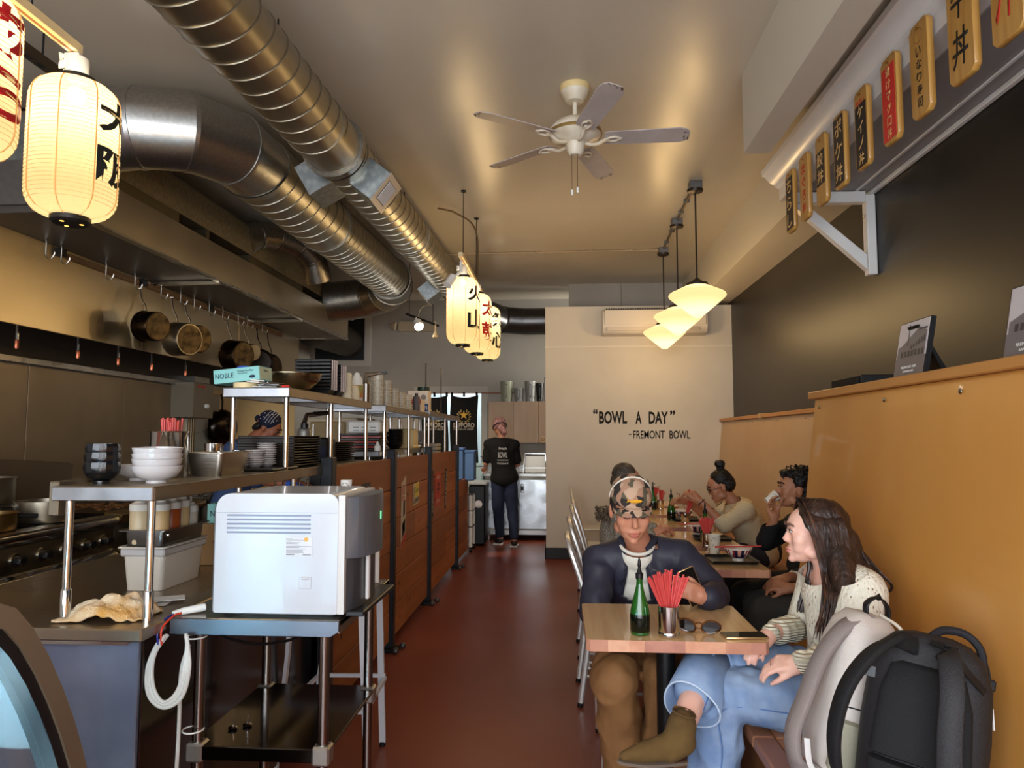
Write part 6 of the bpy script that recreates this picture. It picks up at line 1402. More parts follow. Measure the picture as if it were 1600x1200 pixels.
mb = MB(WP); packbody(mb, [(.01, -.015, -.11, .06, .02), (.05, -.015, -.115, .085, .028), (.18, -.015, -.118, .088, .030), (.185, -.015, -.115, .08, .022)], n=28); part('side_pocket', mb, sage, wp, auto=60)
part('piping', MB(WP).tube(spline([(.07, -.10, .0), (.075, -.108, .2), (.065, -.10, .36), (.03, -.07, .46), (.0, .0, .484)], 6), .005, 6), mat('cream_piping', (228, 222, 206), .5), wp)
part('zip', MB(WP).tube(spline([(-.075, -.085, .39), (-.078, -.10, .33), (-.083, -.108, .26)], 5), .0032, 6), BLACKP, wp)
mb = MB(WP); strap(mb, [(-.045, -.02, .47), (-.05, -.02, .51), (-.02, -.01, .535), (.012, .0, .51), (.02, .0, .47)], .022, .005, (-1, -.2, 0)); part('grab_loop', mb, BLACKP, wp, auto=60)
part('elastic_cord', MB(WP).tube(spline([(-.09, -.11, .22), (-.04, -.127, .222), (.02, -.13, .205), (.035, -.13, .18), (.025, -.13, .165), (.03, -.13, .20)], 5), .0022, 6), BLACKP, wp)
part('cord_lock', MB(WP).box(.02, .036, -.138, -.125, .165, .19, bev=.003), BLACKP, wp)
mb = MB(WP); strap(mb, [(-.15, -.09, .10), (-.135, -.10, .04), (-.11, -.10, .005), (-.14, -.10, -.005)], .014, .003, (-.4, -1, 0)); strap(mb, [(-.10, -.10, .0), (-.19, -.16, .0), (-.28, -.20, -.0), (-.33, -.24, -.0)], .022, .003, (0, 0, 1)); part('loose_webbing', mb, mat('white_webbing', (214, 210, 206), .6), wp)
# ================================================================== BACK OF THE ROOM
nc = mat('noren_black_cloth', (16, 15, 17), .85, bump=.15, bs=120)
nr = thing('split_curtain', 'black split door curtain with a gold star and pale lettering on each half', 'curtain', (-1.5, YB-.1, .95))
part('pole', MB().cyl((-2.16, YB-.09, 2.085), (-.66, YB-.09, 2.085), .008, seg=8), mat('bamboo_pole', (150, 96, 60), .5), nr)
def nfold(x0, x1, ph):
    def f(u, v):
        x = x0+(x1-x0)*u; z = .95+(2.05-.95)*v
        sag = .035*math.sin(PI*u)*(v**3)
        return (x+.012*math.sin(v*5+ph), YB-.09+.012*math.sin(u*9+ph+v*1.5), z-sag)
    return MB().grid(f, 26, 20)
for k, (x0, x1) in enumerate(((-2.04, -1.67), (-1.62, -1.22))):
    # two halves, the left one mostly behind the shelves
    x0 -= .02 if k == 0 else 0
    c_ = part('curtain_half', nfold(x0-.0, x1+.01, k*1.7), nc, nr, solid=.003)
    for xx in (x0+.02, (x0+x1)/2, x1-.01): part('loop', MB().box(xx-.015, xx+.015, YB-.102, YB-.078, 2.03, 2.097), nc, nr)
    xc = (x0+x1)/2; F_ = frame((xc, YB-.108, 1.55), (1, 0, 0), (0, -1, 0))
    st5 = [((.068 if i % 2 == 0 else .028)*math.sin(PI*i/5), (.068 if i % 2 == 0 else .028)*math.cos(PI*i/5)) for i in range(10)]
    part('star', MB(Matrix.Translation((xc, YB-.11, 1.755))).prism(st5, -.002, .002, 'y'), mat('gold_star', (226, 176, 60), .6), c_)
    mb = MB()
    for sgn in (-1, 1):
        for i in range(7):
            a = R(-70+22*i); cx_, cz_ = xc+sgn*.090*math.cos(a), 1.735+.09*math.sin(a)
            mb.ball((cx_, YB-.111, cz_), (.010, .0015, .024), 8, rot=Matrix.Rotation(sgn*(a-PI/2+.5)*-1, 3, 'Y'))
    part('laurel', mb, mat('dull_gold', (176, 150, 96), .6), c_)
    text('lettering', 'SAPPORO', mat('pale_lettering', (196, 186, 170), .6), c_, frame((xc, YB-.111, 1.605), (1, 0, 0), (0, -1, 0)), w=.32, h=.074, ext=.001, bold=.03)
    text('lettering', 'PREMIUM BEER', mat('pale_lettering', ()), c_, frame((xc, YB-.111, 1.545), (1, 0, 0), (0, -1, 0)), w=.30, h=.026, ext=.001)
single('door_threshold_board', MB().box(-2.09, -1.18, YB+.02, YB+.12, 0, .012), mat('metal_threshold', (150, 150, 150), .4, .8), 'metal threshold under the split curtain', 'threshold')
# wall cabinets
wc = thing('wall_cabinet', 'pale wooden wall cabinets with three doors above the back counter', 'cabinet', (-.5, YB, 1.35))
ply = mat('grey_ply_veneer', (176, 150, 126), .5, var=(164, 138, 114), vs=2, stretch=(5, 1, .6))
part('carcass', MB().box(-1.03, .02, 10.17, YB-.002, 1.345, 1.945, bev=.003), ply, wc)
for x0, x1 in ((-1.028, -.675), (-.670, -.312), (-.307, .02)):
    d_ = part('door', MB().box(x0, x1, 10.15, 10.168, 1.348, 1.942, bev=.003), ply, wc)
bd = part('badge', MB().cyl((-.245, 10.149, 1.395), (-.245, 10.145, 1.395), .045, seg=20), mat('badge_tan', (196, 160, 120), .5), wc)
text('badge_letter', 'O', INK, bd, frame((-.245, 10.144, 1.395), (1, 0, 0), (0, -1, 0)), h=.045)
for lb, nm, x, r, h_, m in (('sage green plastic pitcher on the wall cabinets', 'pitcher', -.78, .095, .30, mat('sage_plastic', (150, 156, 136), .4)), ('lower clear jug on the wall cabinets', 'jug', -.60, .075, .20, mat('clear_jug', (150, 152, 150), .2, alpha=.85)), ('tall clear jug with handle on the wall cabinets', 'jug', -.43, .085, .30, mat('clear_jug', ())), ('black thermos jug on the wall cabinets', 'thermos', -.29, .06, .27, BLACKP)):
    t = thing(nm, lb, 'jug', (x, 10.30, 1.946))
    part('jug_body', MB().lathe([(.001, 0), (r*.82, 0), (r, h_), (r-.004, h_), (r*.8, .006), (.001, .006)], (x, 10.30, 1.946), 24, cap0=False, cap1=False), m, t)
    part('handle', MB().tube(spline([(x+.0, 10.30-r*.95, 1.946+h_*.85), (x+.02, 10.30-r-.05, 1.946+h_*.75), (x+.02, 10.30-r-.05, 1.946+h_*.35), (x, 10.30-r*.85, 1.946+h_*.2)], 4), .009, 8), m, t)
t = thing('framed_list', 'framed black and white printed sheet standing beside the jugs', 'frame', (-.12, 10.25, 1.946)); part('frame_panel', MB().box(-.225, .0, 10.26, 10.28, 1.947, 2.30), BLACKM, t); part('sheet', MB().box(-.215, -.01, 10.257, 10.261, 1.957, 2.29), paper, t)
mb = MB()
for i in range(5): mb.box(-.20, -.03, 10.2555, 10.2575, 2.0+.055*i, 2.005+.055*i); mb.box(-.20, -.12, 10.2555, 10.2575, 2.02+.055*i, 2.03+.055*i)
part('print', mb, INK, t)
# steel back counter
bc = thing('steel_cabinet_counter', 'stainless back counter with a sliding cupboard door', 'counter', (-.6, 10.1, 0))
scs = mat('swirl_steel', (190, 192, 192), .28, 1, rvar=.14, vs=4)
part('worktop', MB().box(-1.07, .10, 9.82, YB-.002, .885, .925, bev=.003), STEELH, bc)
part('upstand', MB().box(-1.07, .10, YB-.03, YB-.003, .925, 1.02), STEELH, bc)
part('carcass', MB().box(-1.05, .10, 9.90, YB-.003, .13, .884), STEELD, bc)
part('door', MB().box(-1.04, -.575, 9.876, 9.898, .16, .84, bev=.003), scs, bc); dr = part('door', MB().box(-.570, -.10, 9.86, 9.876, .16, .84, bev=.003), scs, bc)
part('handle', MB().box(-.555, -.50, 9.850, 9.862, .66, .78, bev=.004), CHROME, dr); part('handle_recess', MB().box(-.545, -.51, 9.848, 9.852, .69, .75), BLACKP, dr)
part('skirt', MB().box(-1.04, .08, 9.88, 9.90, .08, .14), STEELH, bc)
for x in (-1.0, -.1): part('leg', MB().cyl((x, 9.93, 0), (x, 9.93, .13), .02), CHROME, bc)
tr = thing('dish_rack', 'chrome-framed steel box on the back counter right of the dishwasher', 'rack', (-.35, 10.1, .925))
part('box', MB().box(-.50, -.20, 9.95, 10.25, .926, 1.17, bev=.008), mat('rack_steel', (150, 140, 124), .3, .9), tr)
part('frame_tube', MB().tube([(-.52, 9.93, .93), (-.49, 9.93, 1.20), (-.21, 9.93, 1.20), (-.18, 9.93, .93)], .010, 8), CHROME, tr)
part('cross_tube', MB().tube([(-.515, 9.93, 1.0), (-.185, 9.93, 1.0)], .006, 8), CHROME, tr)
t = thing('black_crate', 'black plastic crate at the right end of the back counter', 'crate', (-.05, 10.1, .925)); part('crate_body', MB().box(-.165, .08, 9.98, 10.3, .926, 1.15, bev=.01), BLACKP, t); part('crate_rim', MB().box(-.17, .085, 9.975, 10.305, 1.13, 1.155, bev=.004), BLACKP, t)
t = thing('sauce_pump', 'white tub with a dark utensil left of the dishwasher', 'tub', (-.98, 10.0, .925)); part('tub', MB().lathe([(.001, 0), (.05, 0), (.055, .2), (.001, .2)], (-.93, 10.0, .926), 20), WHITEP, t); part('utensil', MB().cyl((-.98, 9.93, 1.10), (-1.12, 9.9, 1.16), .006), BLACKP, t)
# black bin cart, blue tubs
bn2 = thing('black_bin', 'tall black bin with a round white sticker by the passage', 'bin', (-1.08, 9.55, 0))
part('bin_body', MB().box(-1.21, -.985, 9.30, 9.75, .02, .80, bev=.02), mat('bin_black', (14, 16, 18), .45), bn2); part('lid', MB().box(-1.235, -.965, 9.28, 9.78, .80, .84, bev=.012), mat('bin_lid', (170, 174, 176), .4), bn2)
part('round_sticker', MB().cyl((-1.075, 9.299, .55), (-1.075, 9.296, .55), .05, seg=24), paper, bn2); part('tape_mark', MB(Matrix.Translation((-1.14, 9.298, .40)) @ Matrix.Rotation(R(15), 4, 'Y')).box(-.01, .01, -.002, .001, -.04, .04), paper, bn2)
blue = mat('blue_tub', (86, 120, 170), .35, alpha=.92)
for i, (x, z, lb) in enumerate(((-1.235, .935, 'blue translucent tub stacked on the low panel end, left'), (-1.10, .935, 'blue translucent tub stacked beside the passage, right'))):
    t = thing('blue_tub', lb, 'tub', (x, 8.6+.0*i, z), 0, 'blue tubs at the end of the pass')
    part('tub', MB().box(x-.058, x+.058, 8.55, 8.78, .905, 1.27-.03*i, bev=.01), blue, t); part('lid', MB().box(x-.063, x+.063, 8.545, 8.785, 1.27-.03*i, 1.30-.03*i, bev=.004), mat('blue_lid', (70, 104, 156), .4), t)
t = thing('white_cooler', 'pale blue-white box seen under the split curtain', 'box', (-1.1, 9.9, 0)); part('box_body', MB().box(-1.33, -1.08, 9.85, 10.15, 0, 1.02, bev=.02), mat('pale_box', (176, 200, 206), .4), t); part('box_lid', MB().box(-1.34, -1.07, 9.84, 10.16, 1.02, 1.06, bev=.01), mat('pale_box', ()), t)
t = thing('cart_frame', 'white and steel wheeled cart leg beyond the low panel', 'cart', (-1.12, 8.95, 0))
for x, y in ((-1.12, 8.86), (-1.12, 9.15)): part('upright', MB().box(x-.02, x+.02, y-.02, y+.02, .06, .72, bev=.004), WHITEP, t); part('caster', MB().cyl((x-.015, y, .03), (x+.015, y, .03), .03), BLACKP, t)
for z in (.3, .5, .7): part('rail', MB().box(-1.3, -1.10, 8.84, 9.17, z, z+.02, bev=.004), CHROME, t)
t = thing('menu_easel', 'pale upright board with cursive writing behind the torch', 'board', (-1.75, 5.2, .9))
part('board', MB(Matrix.Translation((-2.0, 6.3, .905))).box(-.42, .42, -.01, .01, 0, 1.02, bev=.003), mat('pale_steel_board', (150, 144, 134), .35, .6), t)
part('foot_rail', MB(Matrix.Translation((-2.0, 6.3, .905))).box(-.42, .42, -.06, .06, -.003, .02, bev=.003), STEELD, t)
text('cursive', 'Open late', WHITEINK, t, frame((-1.86, 6.288, 1.55), (1, 0, .1), (0, -1, 0)), w=.30, h=.08)
for i, x in enumerate((-1.75, -1.66, -1.57, -1.5)):
    t = thing('hanging_ladle', 'steel ladle hanging in the kitchen, %s from the chef' % ('first', 'second', 'third', 'fourth')[i], 'ladle', (x, 6.9, 1.4), 0, 'hanging ladles')
    part('shaft', MB().cyl((x, 6.9, 1.47), (x, 6.9, 1.72), .005), CHROME, t); part('ladle_bowl', MB().ball((x, 6.9, 1.45), (.035, .035, .025), 12), CHROME, t)
rk = thing('ladle_rail', 'thin rail the ladles hang from', 'rail', (-1.62, 6.9, 1.72)); part('bar', MB().cyl((-1.85, 6.9, 1.73), (-1.44, 6.9, 1.73), .008), CHROME, rk)
for x in (-1.85, -1.44): part('support', MB().cyl((x, 6.9, .90), (x, 6.9, 1.735), .008), CHROME, rk)
# ================================================================== PEOPLE
def V3(*a): return Vector(a)
def cap_mesh(bm, p0, p1, r0, r1, seg=14):
    p0, p1 = Vector(p0), Vector(p1); ax = p1-p0; L = ax.length
    if L < 1e-5: ax = Vector((0, 0, 1)); L = 1e-5
    t = ax.normalized(); u = t.orthogonal().normalized(); v = t.cross(u); rings = []
    for k in range(5): a = PI/2*k/5; rings.append((-r0*math.cos(a), r0*math.sin(a)))
    rings += [(0, r0), (L, r1)]
    for k in range(1, 6): a = PI/2*k/5; rings.append((L+r1*math.sin(a), r1*math.cos(a)))
    rr = []
    for d, r in rings: rr.append([bm.verts.new(p0+t*d+(u*math.cos(2*PI*j/seg)+v*math.sin(2*PI*j/seg))*max(r, 1e-4)) for j in range(seg)])
    for a, b_ in zip(rr, rr[1:]):
        for j in range(seg): bm.faces.new((a[j], a[(j+1) % seg], b_[(j+1) % seg], b_[j]))
    bm.faces.new(rr[0][::-1]); bm.faces.new(rr[-1])
def ell_mesh(bm, c, r, M=None, seg=20):
    T = Matrix.Translation(c) @ ((M.to_3x3().to_4x4()) if M is not None else Matrix.Identity(4)) @ Matrix.Diagonal((*r, 1))
    bmesh.ops.create_uvsphere(bm, u_segments=seg, v_segments=seg//2+2, radius=1, matrix=T)
def blob(name, shapes, m, parent, vox=.008, smooth=4, disp=None, cuts=None, matfn=None, mats=None, auto=180):
    bm = bmesh.new()
    for s in shapes:
        if s[0] == 'c': cap_mesh(bm, *s[1:])
        else: ell_mesh(bm, *s[1:])
    me = bpy.data.meshes.new('tmp'); bm.to_mesh(me); bm.free(); o = bpy.data.objects.new('tmp', me); COL.objects.link(o)
    md = o.modifiers.new('r', 'REMESH'); md.mode = 'VOXEL'; md.voxel_size = vox; md.use_smooth_shade = True
    if smooth: ms = o.modifiers.new('s', 'SMOOTH'); ms.factor = .5; ms.iterations = smooth
    bpy.context.view_layer.update(); me2 = bpy.data.meshes.new_from_object(o.evaluated_get(bpy.context.evaluated_depsgraph_get()))
    bpy.data.objects.remove(o); bm = bmesh.new(); bm.from_mesh(me2); bpy.data.meshes.remove(me2)
    for co, no in cuts or []:   # remove everything on the +no side
        r = bmesh.ops.bisect_plane(bm, geom=bm.verts[:]+bm.edges[:]+bm.faces[:], plane_co=co, plane_no=no, clear_outer=True)
    if disp:
        bm.normal_update()
        for v in bm.verts: v.co += v.normal*disp(v.co)
    mb = MB(); mb.bm.free(); mb.bm = bm
    cen = [(f.calc_center_median()) for f in bm.faces] if matfn else None
    o = part(name, mb, mats or m, parent, auto=auto)
    if matfn:
        for p_, c in zip(o.data.polygons, cen): p_.material_index = matfn(c)
    return o
def folds(amp, sc=9, st=(1, 1, .6), seed=0):
    s_ = Vector((seed*3.1, seed*1.7, seed))
    def f(c):
        q = Vector((c.x*sc*st[0], c.y*sc*st[1], c.z*sc*st[2]))+s_
        return amp*(1-abs(noise.noise(q))*2.4)+amp*.5*noise.noise(q*2.3)
    return f
def HM(pos, fwd, up=(0, 0, 1), s=1.0):
    """head/hand frame: local +Y forward, +Z up"""
    y = Vector(fwd).normalized(); z = Vector(up); z = (z-y*z.dot(y)).normalized(); x = y.cross(z)
    return Matrix(((x.x*s, y.x*s, z.x*s, pos[0]), (x.y*s, y.y*s, z.y*s, pos[1]), (x.z*s, y.z*s, z.z*s, pos[2]), (0, 0, 0, 1)))
def head_shapes(M, male=True, s=1.0):
    R3 = M.to_3x3(); sc = R3.col[0].length; R3n = Matrix((R3.col[0]/sc, R3.col[1]/sc, R3.col[2]/sc)).transposed()
    P_ = lambda *a: M @ Vector(a); q = lambda *a: tuple(v*sc for v in a)
    j = 1.0 if male else .9
    S = [('e', P_(0, -.018, .035), q(.072, .090, .082), R3n), ('e', P_(0, .028, .02), q(.064, .062, .07), R3n), ('e', P_(0, .030, -.030), q(.060*j, .056, .078), R3n),
         ('e', P_(0, .040, -.078), q(.046*j, .042, .034), R3n), ('e', P_(0, .074, -.100), q(.019*j, .015, .014), R3n), ('e', P_(0, .076, .026), q(.044, .016, .018), R3n),
         ('c', P_(0, .084, .004), P_(0, .104 if male else .0995, -.028), .0075*sc, (.0115 if male else .0095)*sc), ('e', P_(0, .099 if male else .095, -.033), q(.0155, .010, .008), R3n), ('e', P_(0, .042, -.050), q(.054*j, .042, .040), R3n),
         ('e', P_(0, .0860, -.062), q(.024, .009, .0058), R3n), ('e', P_(0, .0845, -.073), q(.020, .009, .0066), R3n)]
    for g in (-1, 1):
        S += [('e', P_(g*.036, .054, -.024), q(.027, .028, .034), R3n), ('e', P_(g*.028, .052, -.052), q(.026, .028, .028), R3n), ('e', P_(g*.074, -.008, -.012), q(.010, .019, .031), R3n), ('e', P_(g*.050*j, .010, -.070), q(.016, .03, .022), R3n),
              ('e', P_(g*.030, .078, .003), q(.0165, .0095, .0105), R3n)]
    return S
def face_parts(M, t, look=0, brow=(40, 30, 26), lip=(176, 96, 86), closed=False, body=None):
    R3 = M.to_3x3(); sc = R3.col[0].length
    for g in (-1, 1):
        T = lambda x, y, z: M @ Vector((g*x, y, z))
        if not closed:
            e_ = MB(M); e_.ball((g*.030, .0795, .003), (.0125, .0095, .0062), 14); ey = part('eye', e_, mat('eye_white', (226, 220, 214), .2), t)
            e_ = MB(M); e_.ball((g*.030+look*.003, .0855, .0025), (.0052, .0045, .0052), 12); part('iris', e_, mat('dark_iris', (34, 20, 14), .1), ey)
        lid = [T(.0165, .0855, .003), T(.022, .0895, .0085 if not closed else .001), T(.030, .0905, .0105 if not closed else -.002), T(.038, .0880, .0085 if not closed else .0), T(.0445, .080, .003)]
        part('lashes', MB().tube(spline(lid, 4), [.0014*sc]*17, 5), mat('lash_dark', (22, 16, 14), .6), t)
        part('eyebrow', MB().tube(spline([T(.012, .0925, .022), T(.024, .0945, .0275), (T(.038, .088, .029)), T(.050, .076, .023)], 4), [x*sc for x in [.0022]*4+[.0034]*5+[.0026]*3+[.0012]], 6, flat=1.6), mat('brow_%d' % brow[0], brow, .8), t)
    lm = mat('lips_%d' % lip[0], lip, .35)
    for z, y, w, r in ((-.0628, .0925, .023, .0042), (-.0722, .0915, .019, .0052)):
        part('lip', MB().tube(spline([M @ Vector((-w, y-.010, -.067)), M @ Vector((-w*.5, y-.002, z)), M @ Vector((0, y, z-.0006)), M @ Vector((w*.5, y-.002, z)), M @ Vector((w, y-.010, -.067))], 4), [sc*r*(.35+.65*math.sin(PI*i/16)) for i in range(17)], 7), lm, t)
def hand_shapes(M, side=1, curl=(.3, .4, .45, .5), thumb=.5, s=1.0, spread=.06, pinch=False):
    """M: origin at the wrist, +Y to the fingertips, +Z back of the hand, thumb on side*X"""
    P_ = lambda x, y, z: M @ Vector((x*side*s, y*s, z*s)); S = []
    S += [('c', P_(0, -.01, 0), P_(0, .03, -.002), .023*s, .026*s)]
    for x, y in ((.026, .078), (.009, .084), (-.009, .081), (-.026, .072)): S.append(('c', P_(x*.62, .015, -.004), P_(x, y, 0), .0165*s, .0118*s))
    S.append(('c', P_(.018, .02, -.010), P_(.030, .045, -.012), .019*s, .014*s))
    ln = ((.040, .024, .019), (.044, .028, .020), (.041, .026, .019), (.032, .020, .017))
    for k, (x, y) in enumerate(((.027, .080), (.009, .086), (-.009, .083), (-.026, .073))):
        a = 0; p = Vector((x, y, 0)); yaw = spread*(1.5-k); r = (.0088, .0090, .0086, .0076)[k]
        for i, L in enumerate(ln[k]):
            a += curl[k]*(1.0, 1.25, .8)[i]; d = Vector((math.sin(yaw)*math.cos(a), math.cos(yaw)*math.cos(a), -math.sin(a)))
            n = p+d*L; S.append(('c', P_(*p), P_(*n), r*s, r*.9*s)); p = n; r *= .9
    p = Vector((.030, .040, -.012)); a0 = .58-thumb*.35
    for i, L in enumerate((.036, .030, .024)):
        d = Vector((math.sin(a0), math.cos(a0)*.9, -.25-thumb*.35*(i+.5))).normalized(); n = p+d*L; S.append(('c', P_(*p), P_(*n), (.0125, .0105, .0098)[i]*s, (.0108, .0098, .008)[i]*s)); p = n; a0 -= .35*thumb*1.2
    return S
SKIN = lambda n, c, v: mat('skin_'+n, c, .48, var=v, vs=12, sss=.15, bump=.04, bs=300)
def lerp(a, b_, t): return Vector(a).lerp(Vector(b_), t)
def tor(J, dr=0, chest=.135, waist=.115, hip=.15, flat=.72, cut=0):
    """torso shapes between pelvis, chest and neck, oriented by the shoulder line"""
    pel, ch, nk, sl, sr = [Vector(J[k]) for k in ('pel', 'chest', 'neck', 'shL', 'shR')]
    x = (sl-sr).normalized(); up = (nk-pel).normalized(); y = up.cross(x).normalized(); x = y.cross(up)
    M3 = Matrix((x, y, up)).transposed()
    hx = (Vector(J['hipL'])-Vector(J['hipR'])); hx = (hx-up*hx.dot(up)).normalized(); hy = up.cross(hx); MH = Matrix((hx, hy, up)).transposed()
    S = [('e', pel, (hip+dr, hip*flat*.95+dr, .11+dr), MH)]
    for k in range(1, 6):
        u = k/6; c = pel.lerp(ch, u); w = hip*(1-u)+chest*u; w = w-(hip-waist)*.6*math.sin(PI*u); S.append(('e', c, (w+dr, w*flat+dr, .09+dr), M3))
    S += [('e', ch, (chest+dr, chest*flat+dr, .13+dr), M3), ('e', ch.lerp(nk, .45), (chest*.98+dr, chest*.66+dr, .085+dr), M3)]
    r = .047+dr
    for g in (sl, sr): S += [('c', ch.lerp(nk, .72), g-up*.005, .058+dr, r+.004), ('c', ch.lerp(nk, .2)+(g-ch.lerp(nk, .6))*.45, g-up*.01, .07+dr, r)]
    S.append(('c', ch.lerp(nk, .6), nk, .07+dr*.8, .052+dr*.6))
    return S
def limb(a, b_, c, r, dr=0, end=1.0):
    """two-segment limb; end<1 stops part way down the second segment"""
    b_, c2 = Vector(b_), lerp(b_, c, end); r2 = r[2]+(r[3]-r[2])*end
    return [('c', Vector(a), b_, r[0]+dr, r[1]+dr), ('c', b_, c2, r[2]+dr, r2+dr)]
ARM = (.048, .040, .040, .026); LEG = (.082, .056, .058, .038)
def person(label, J, skin, loc, vox=.009, hands=(None, None), male=True, sc=1.0, hs=1.0, closed=False, face=True, lip=(176, 96, 86), brow=(34, 26, 22), chest=.14, waist=.115, hip=.15, feet=True, hc=None):
    t = thing('person', label, 'person', loc)
    S = head_shapes(J['head'], male) + tor(J, -.006, chest, waist, hip)
    hp = J['head'] @ Vector((0, -.022, -.05)); S.append(('c', hp, J['neck'], .051 if male else .044, .056 if male else .047)); S.append(('c', Vector(J['neck']), lerp(J['neck'], J['chest'], .4), .056, .07))
    for k in 'LR':
        S += limb(J['sh'+k], J['el'+k], J['wr'+k], ARM) + limb(J['hip'+k], J['kn'+k], J['an'+k], LEG)
        if feet: S += [('c', Vector(J['an'+k]), lerp(J['an'+k], J['toe'+k], .3)+Vector((0, 0, -.02)), .038, .036), ('c', lerp(J['an'+k], J['toe'+k], .2)+Vector((0, 0, -.02)), J['toe'+k], .036, .026)]
    for i, k in enumerate('LR'):
        if hands[i] is not None: S += hands[i]
    b_ = blob('body', S, skin, t, vox=vox, smooth=3 if vox < .008 else 2)
    if face: face_parts(J['head'], t, closed=closed, lip=lip, brow=brow)
    return t
def locks(mb, roots, r0, r1, wav=.0, n=6, seg=6, flat=.5):
    for pts in roots: 
        P_ = spline(pts, n); L = len(P_); mb.tube(P_, [(r0+(r1-r0)*(i/(L-1))**1.3)*min(1, .12+i/(L*.16)) if i < L-1 else .0004 for i in range(L)], seg, flat=flat)

# ---------------------------------------------------------------- man in the camouflage cap
sk1 = SKIN('tan', (206, 146, 116), (196, 132, 104)); sk2 = SKIN('fair', (234, 186, 166), (228, 172, 152)); sk3 = SKIN('olive', (184, 128, 96), (172, 116, 86))
J = dict(head=HM((.292, 2.985, 1.134), (.08, -.95, -.30), (0, -.30, 1), 1.08), neck=(.335, 3.12, .975), chest=(.35, 3.22, .80), pel=(.37, 3.33, .54),
         shL=(.525, 3.12, .915), shR=(.170, 3.14, .895), elL=(.632, 2.98, .785), wrL=(.575, 2.865, .80), elR=(.138, 2.99, .70), wrR=(.24, 2.98, .66),
         hipL=(.47, 3.28, .50), hipR=(.28, 3.28, .50), knL=(.405, 2.86, .50), knR=(.205, 2.80, .50), anL=(.36, 2.98, .09), anR=(.245, 2.90, .09), toeL=(.35, 2.80, .03), toeR=(.22, 2.72, .03))
hL = hand_shapes(HM((.57, 2.858, .80), (-.72, -.30, .35), (.25, -.80, .15), 1), side=1, curl=(.50, .55, .6, .65), thumb=.35)
hR = hand_shapes(HM(J['wrR'], (.9, -.1, -.15), (0, 0, 1)), side=1, curl=(.35, .4, .4, .45))
m1 = person('person in a camouflage cap and navy jacket looking down at a phone', J, sk1, (.37, 3.33, 0), vox=.0062, hands=(hL, hR), closed=True, lip=(186, 104, 92), chest=.15)
H1 = J['head']
navyJ = mat('navy_jacket_nylon', (43, 43, 58), .55, bump=.05, bs=180)
S = tor(J, .018, .156, .15, .165)
for k in 'LR': S += limb(J['sh'+k], J['el'+k], J['wr'+k], (.060, .051, .051, .038), .004, .86)
up = (Vector(J['neck'])-Vector(J['pel'])).normalized(); fw = Vector((0, -1, 0))
jk = blob('jacket', S, navyJ, m1, vox=.010, smooth=5, disp=folds(.0065, 11, seed=1))
from mathutils.bvhtree import BVHTree
_b = bmesh.new(); _b.from_mesh(jk.data); _b.transform(root_inv(m1).inverted()); jb = BVHTree.FromBMesh(_b); _b.free()
# open front: cut a wedge out of the jacket so the shirt shows
bm = bmesh.new(); bm.from_mesh(jk.data); inv = root_inv(m1).inverted()
def openw(dz): return .062-.018*max(0, min(1, dz/.12))+.03*max(0, min(1, (dz-.12)/.18))
kill = []
for f in bm.faces:
    c = inv @ f.calc_center_median(); dz = 1.0-c.z
    if c.y < 3.14-(.0 if c.z > .9 else (.9-c.z)*.3)+.02 and f.normal.y < .15:
        xc_ = .318+.03*dz; w = openw(dz)
        if abs(c.x-xc_) < w and c.z > .70: kill.append(f)
    if c.z > .955 and (Vector((c.x-.335, c.y-3.11))).length < .085: kill.append(f)
bmesh.ops.delete(bm, geom=list(set(kill)), context='FACES'); bm.to_mesh(jk.data); bm.free()
md = jk.modifiers.new('s', 'SOLIDIFY'); md.thickness = .006; md.offset = 1
shirtW = mat('white_tee_cotton', (232, 228, 214), .8, bump=.06, bs=200)
blob('t_shirt', tor(J, .008, .152, .14, .16)+[('c', Vector(J['neck'])+Vector((-.008, -.012, -.045)), Vector(J['neck'])+Vector((-.008, -.015, -.012)), .078, .070)], shirtW, m1, vox=.009, smooth=4, disp=folds(.004, 12, (1.3, 1, .5), 4), cuts=[(Vector(J['neck'])+Vector((0, 0, -.012)), Vector((0, -.45, 1)))])
part('shirt_collar', MB().tube([Vector(J['neck'])+Vector((-.008+.070*math.cos(a), -.018+.066*math.sin(a), -.004+.034*math.sin(a))) for a in [2*PI*i/28 for i in range(28)]], .0075, 7, loop=True), shirtW, m1)
for sg_ in (-1, 1):
    P_ = [Vector((.335, 3.185, 1.005)), Vector((.335+sg_*.07, 3.12, .995))]
    for k in range(8):
        z = .965-.036*k; x = .318+.03*(1-z)+sg_*openw(1-z); l_, n_, i_, h_ = jb.ray_cast(Vector((x+sg_*.012, 2.5, z)), Vector((0, 1, 0)))
        if l_ is not None: P_.append(Vector((x, l_.y-.001, z)))
    part('jacket_collar' if sg_ < 0 else 'jacket_placket', MB().tube(spline(P_, 4), [.015]*10+[.010]*(len(spline(P_, 4))-10), 8, flat=.7), mat('navy_rib', (36, 36, 50), .8), m1)
khaki = mat('brown_canvas_trousers', (138, 96, 54), .8, var=(122, 82, 46), vs=5, bump=.12, bs=260)
S = [('e', J['pel'], (.175, .14, .12))]
for k in 'LR': S += limb(J['hip'+k], J['kn'+k], J['an'+k], (.098, .082, .080, .062), .004, .96)
blob('trousers', S, khaki, m1, vox=.009, smooth=3, disp=folds(.015, 9, (1, 1, .7), 7))
for k in 'LR': part('knee_seam', MB().tube([lerp(J['kn'+k], J['an'+k], .42)+Vector((.079*math.cos(a), .079*math.sin(a), .010*math.sin(a*2))) for a in [2*PI*i/28 for i in range(28)]], .0022, 5, loop=True), mat('khaki_seam', (108, 72, 40), .8), m1)
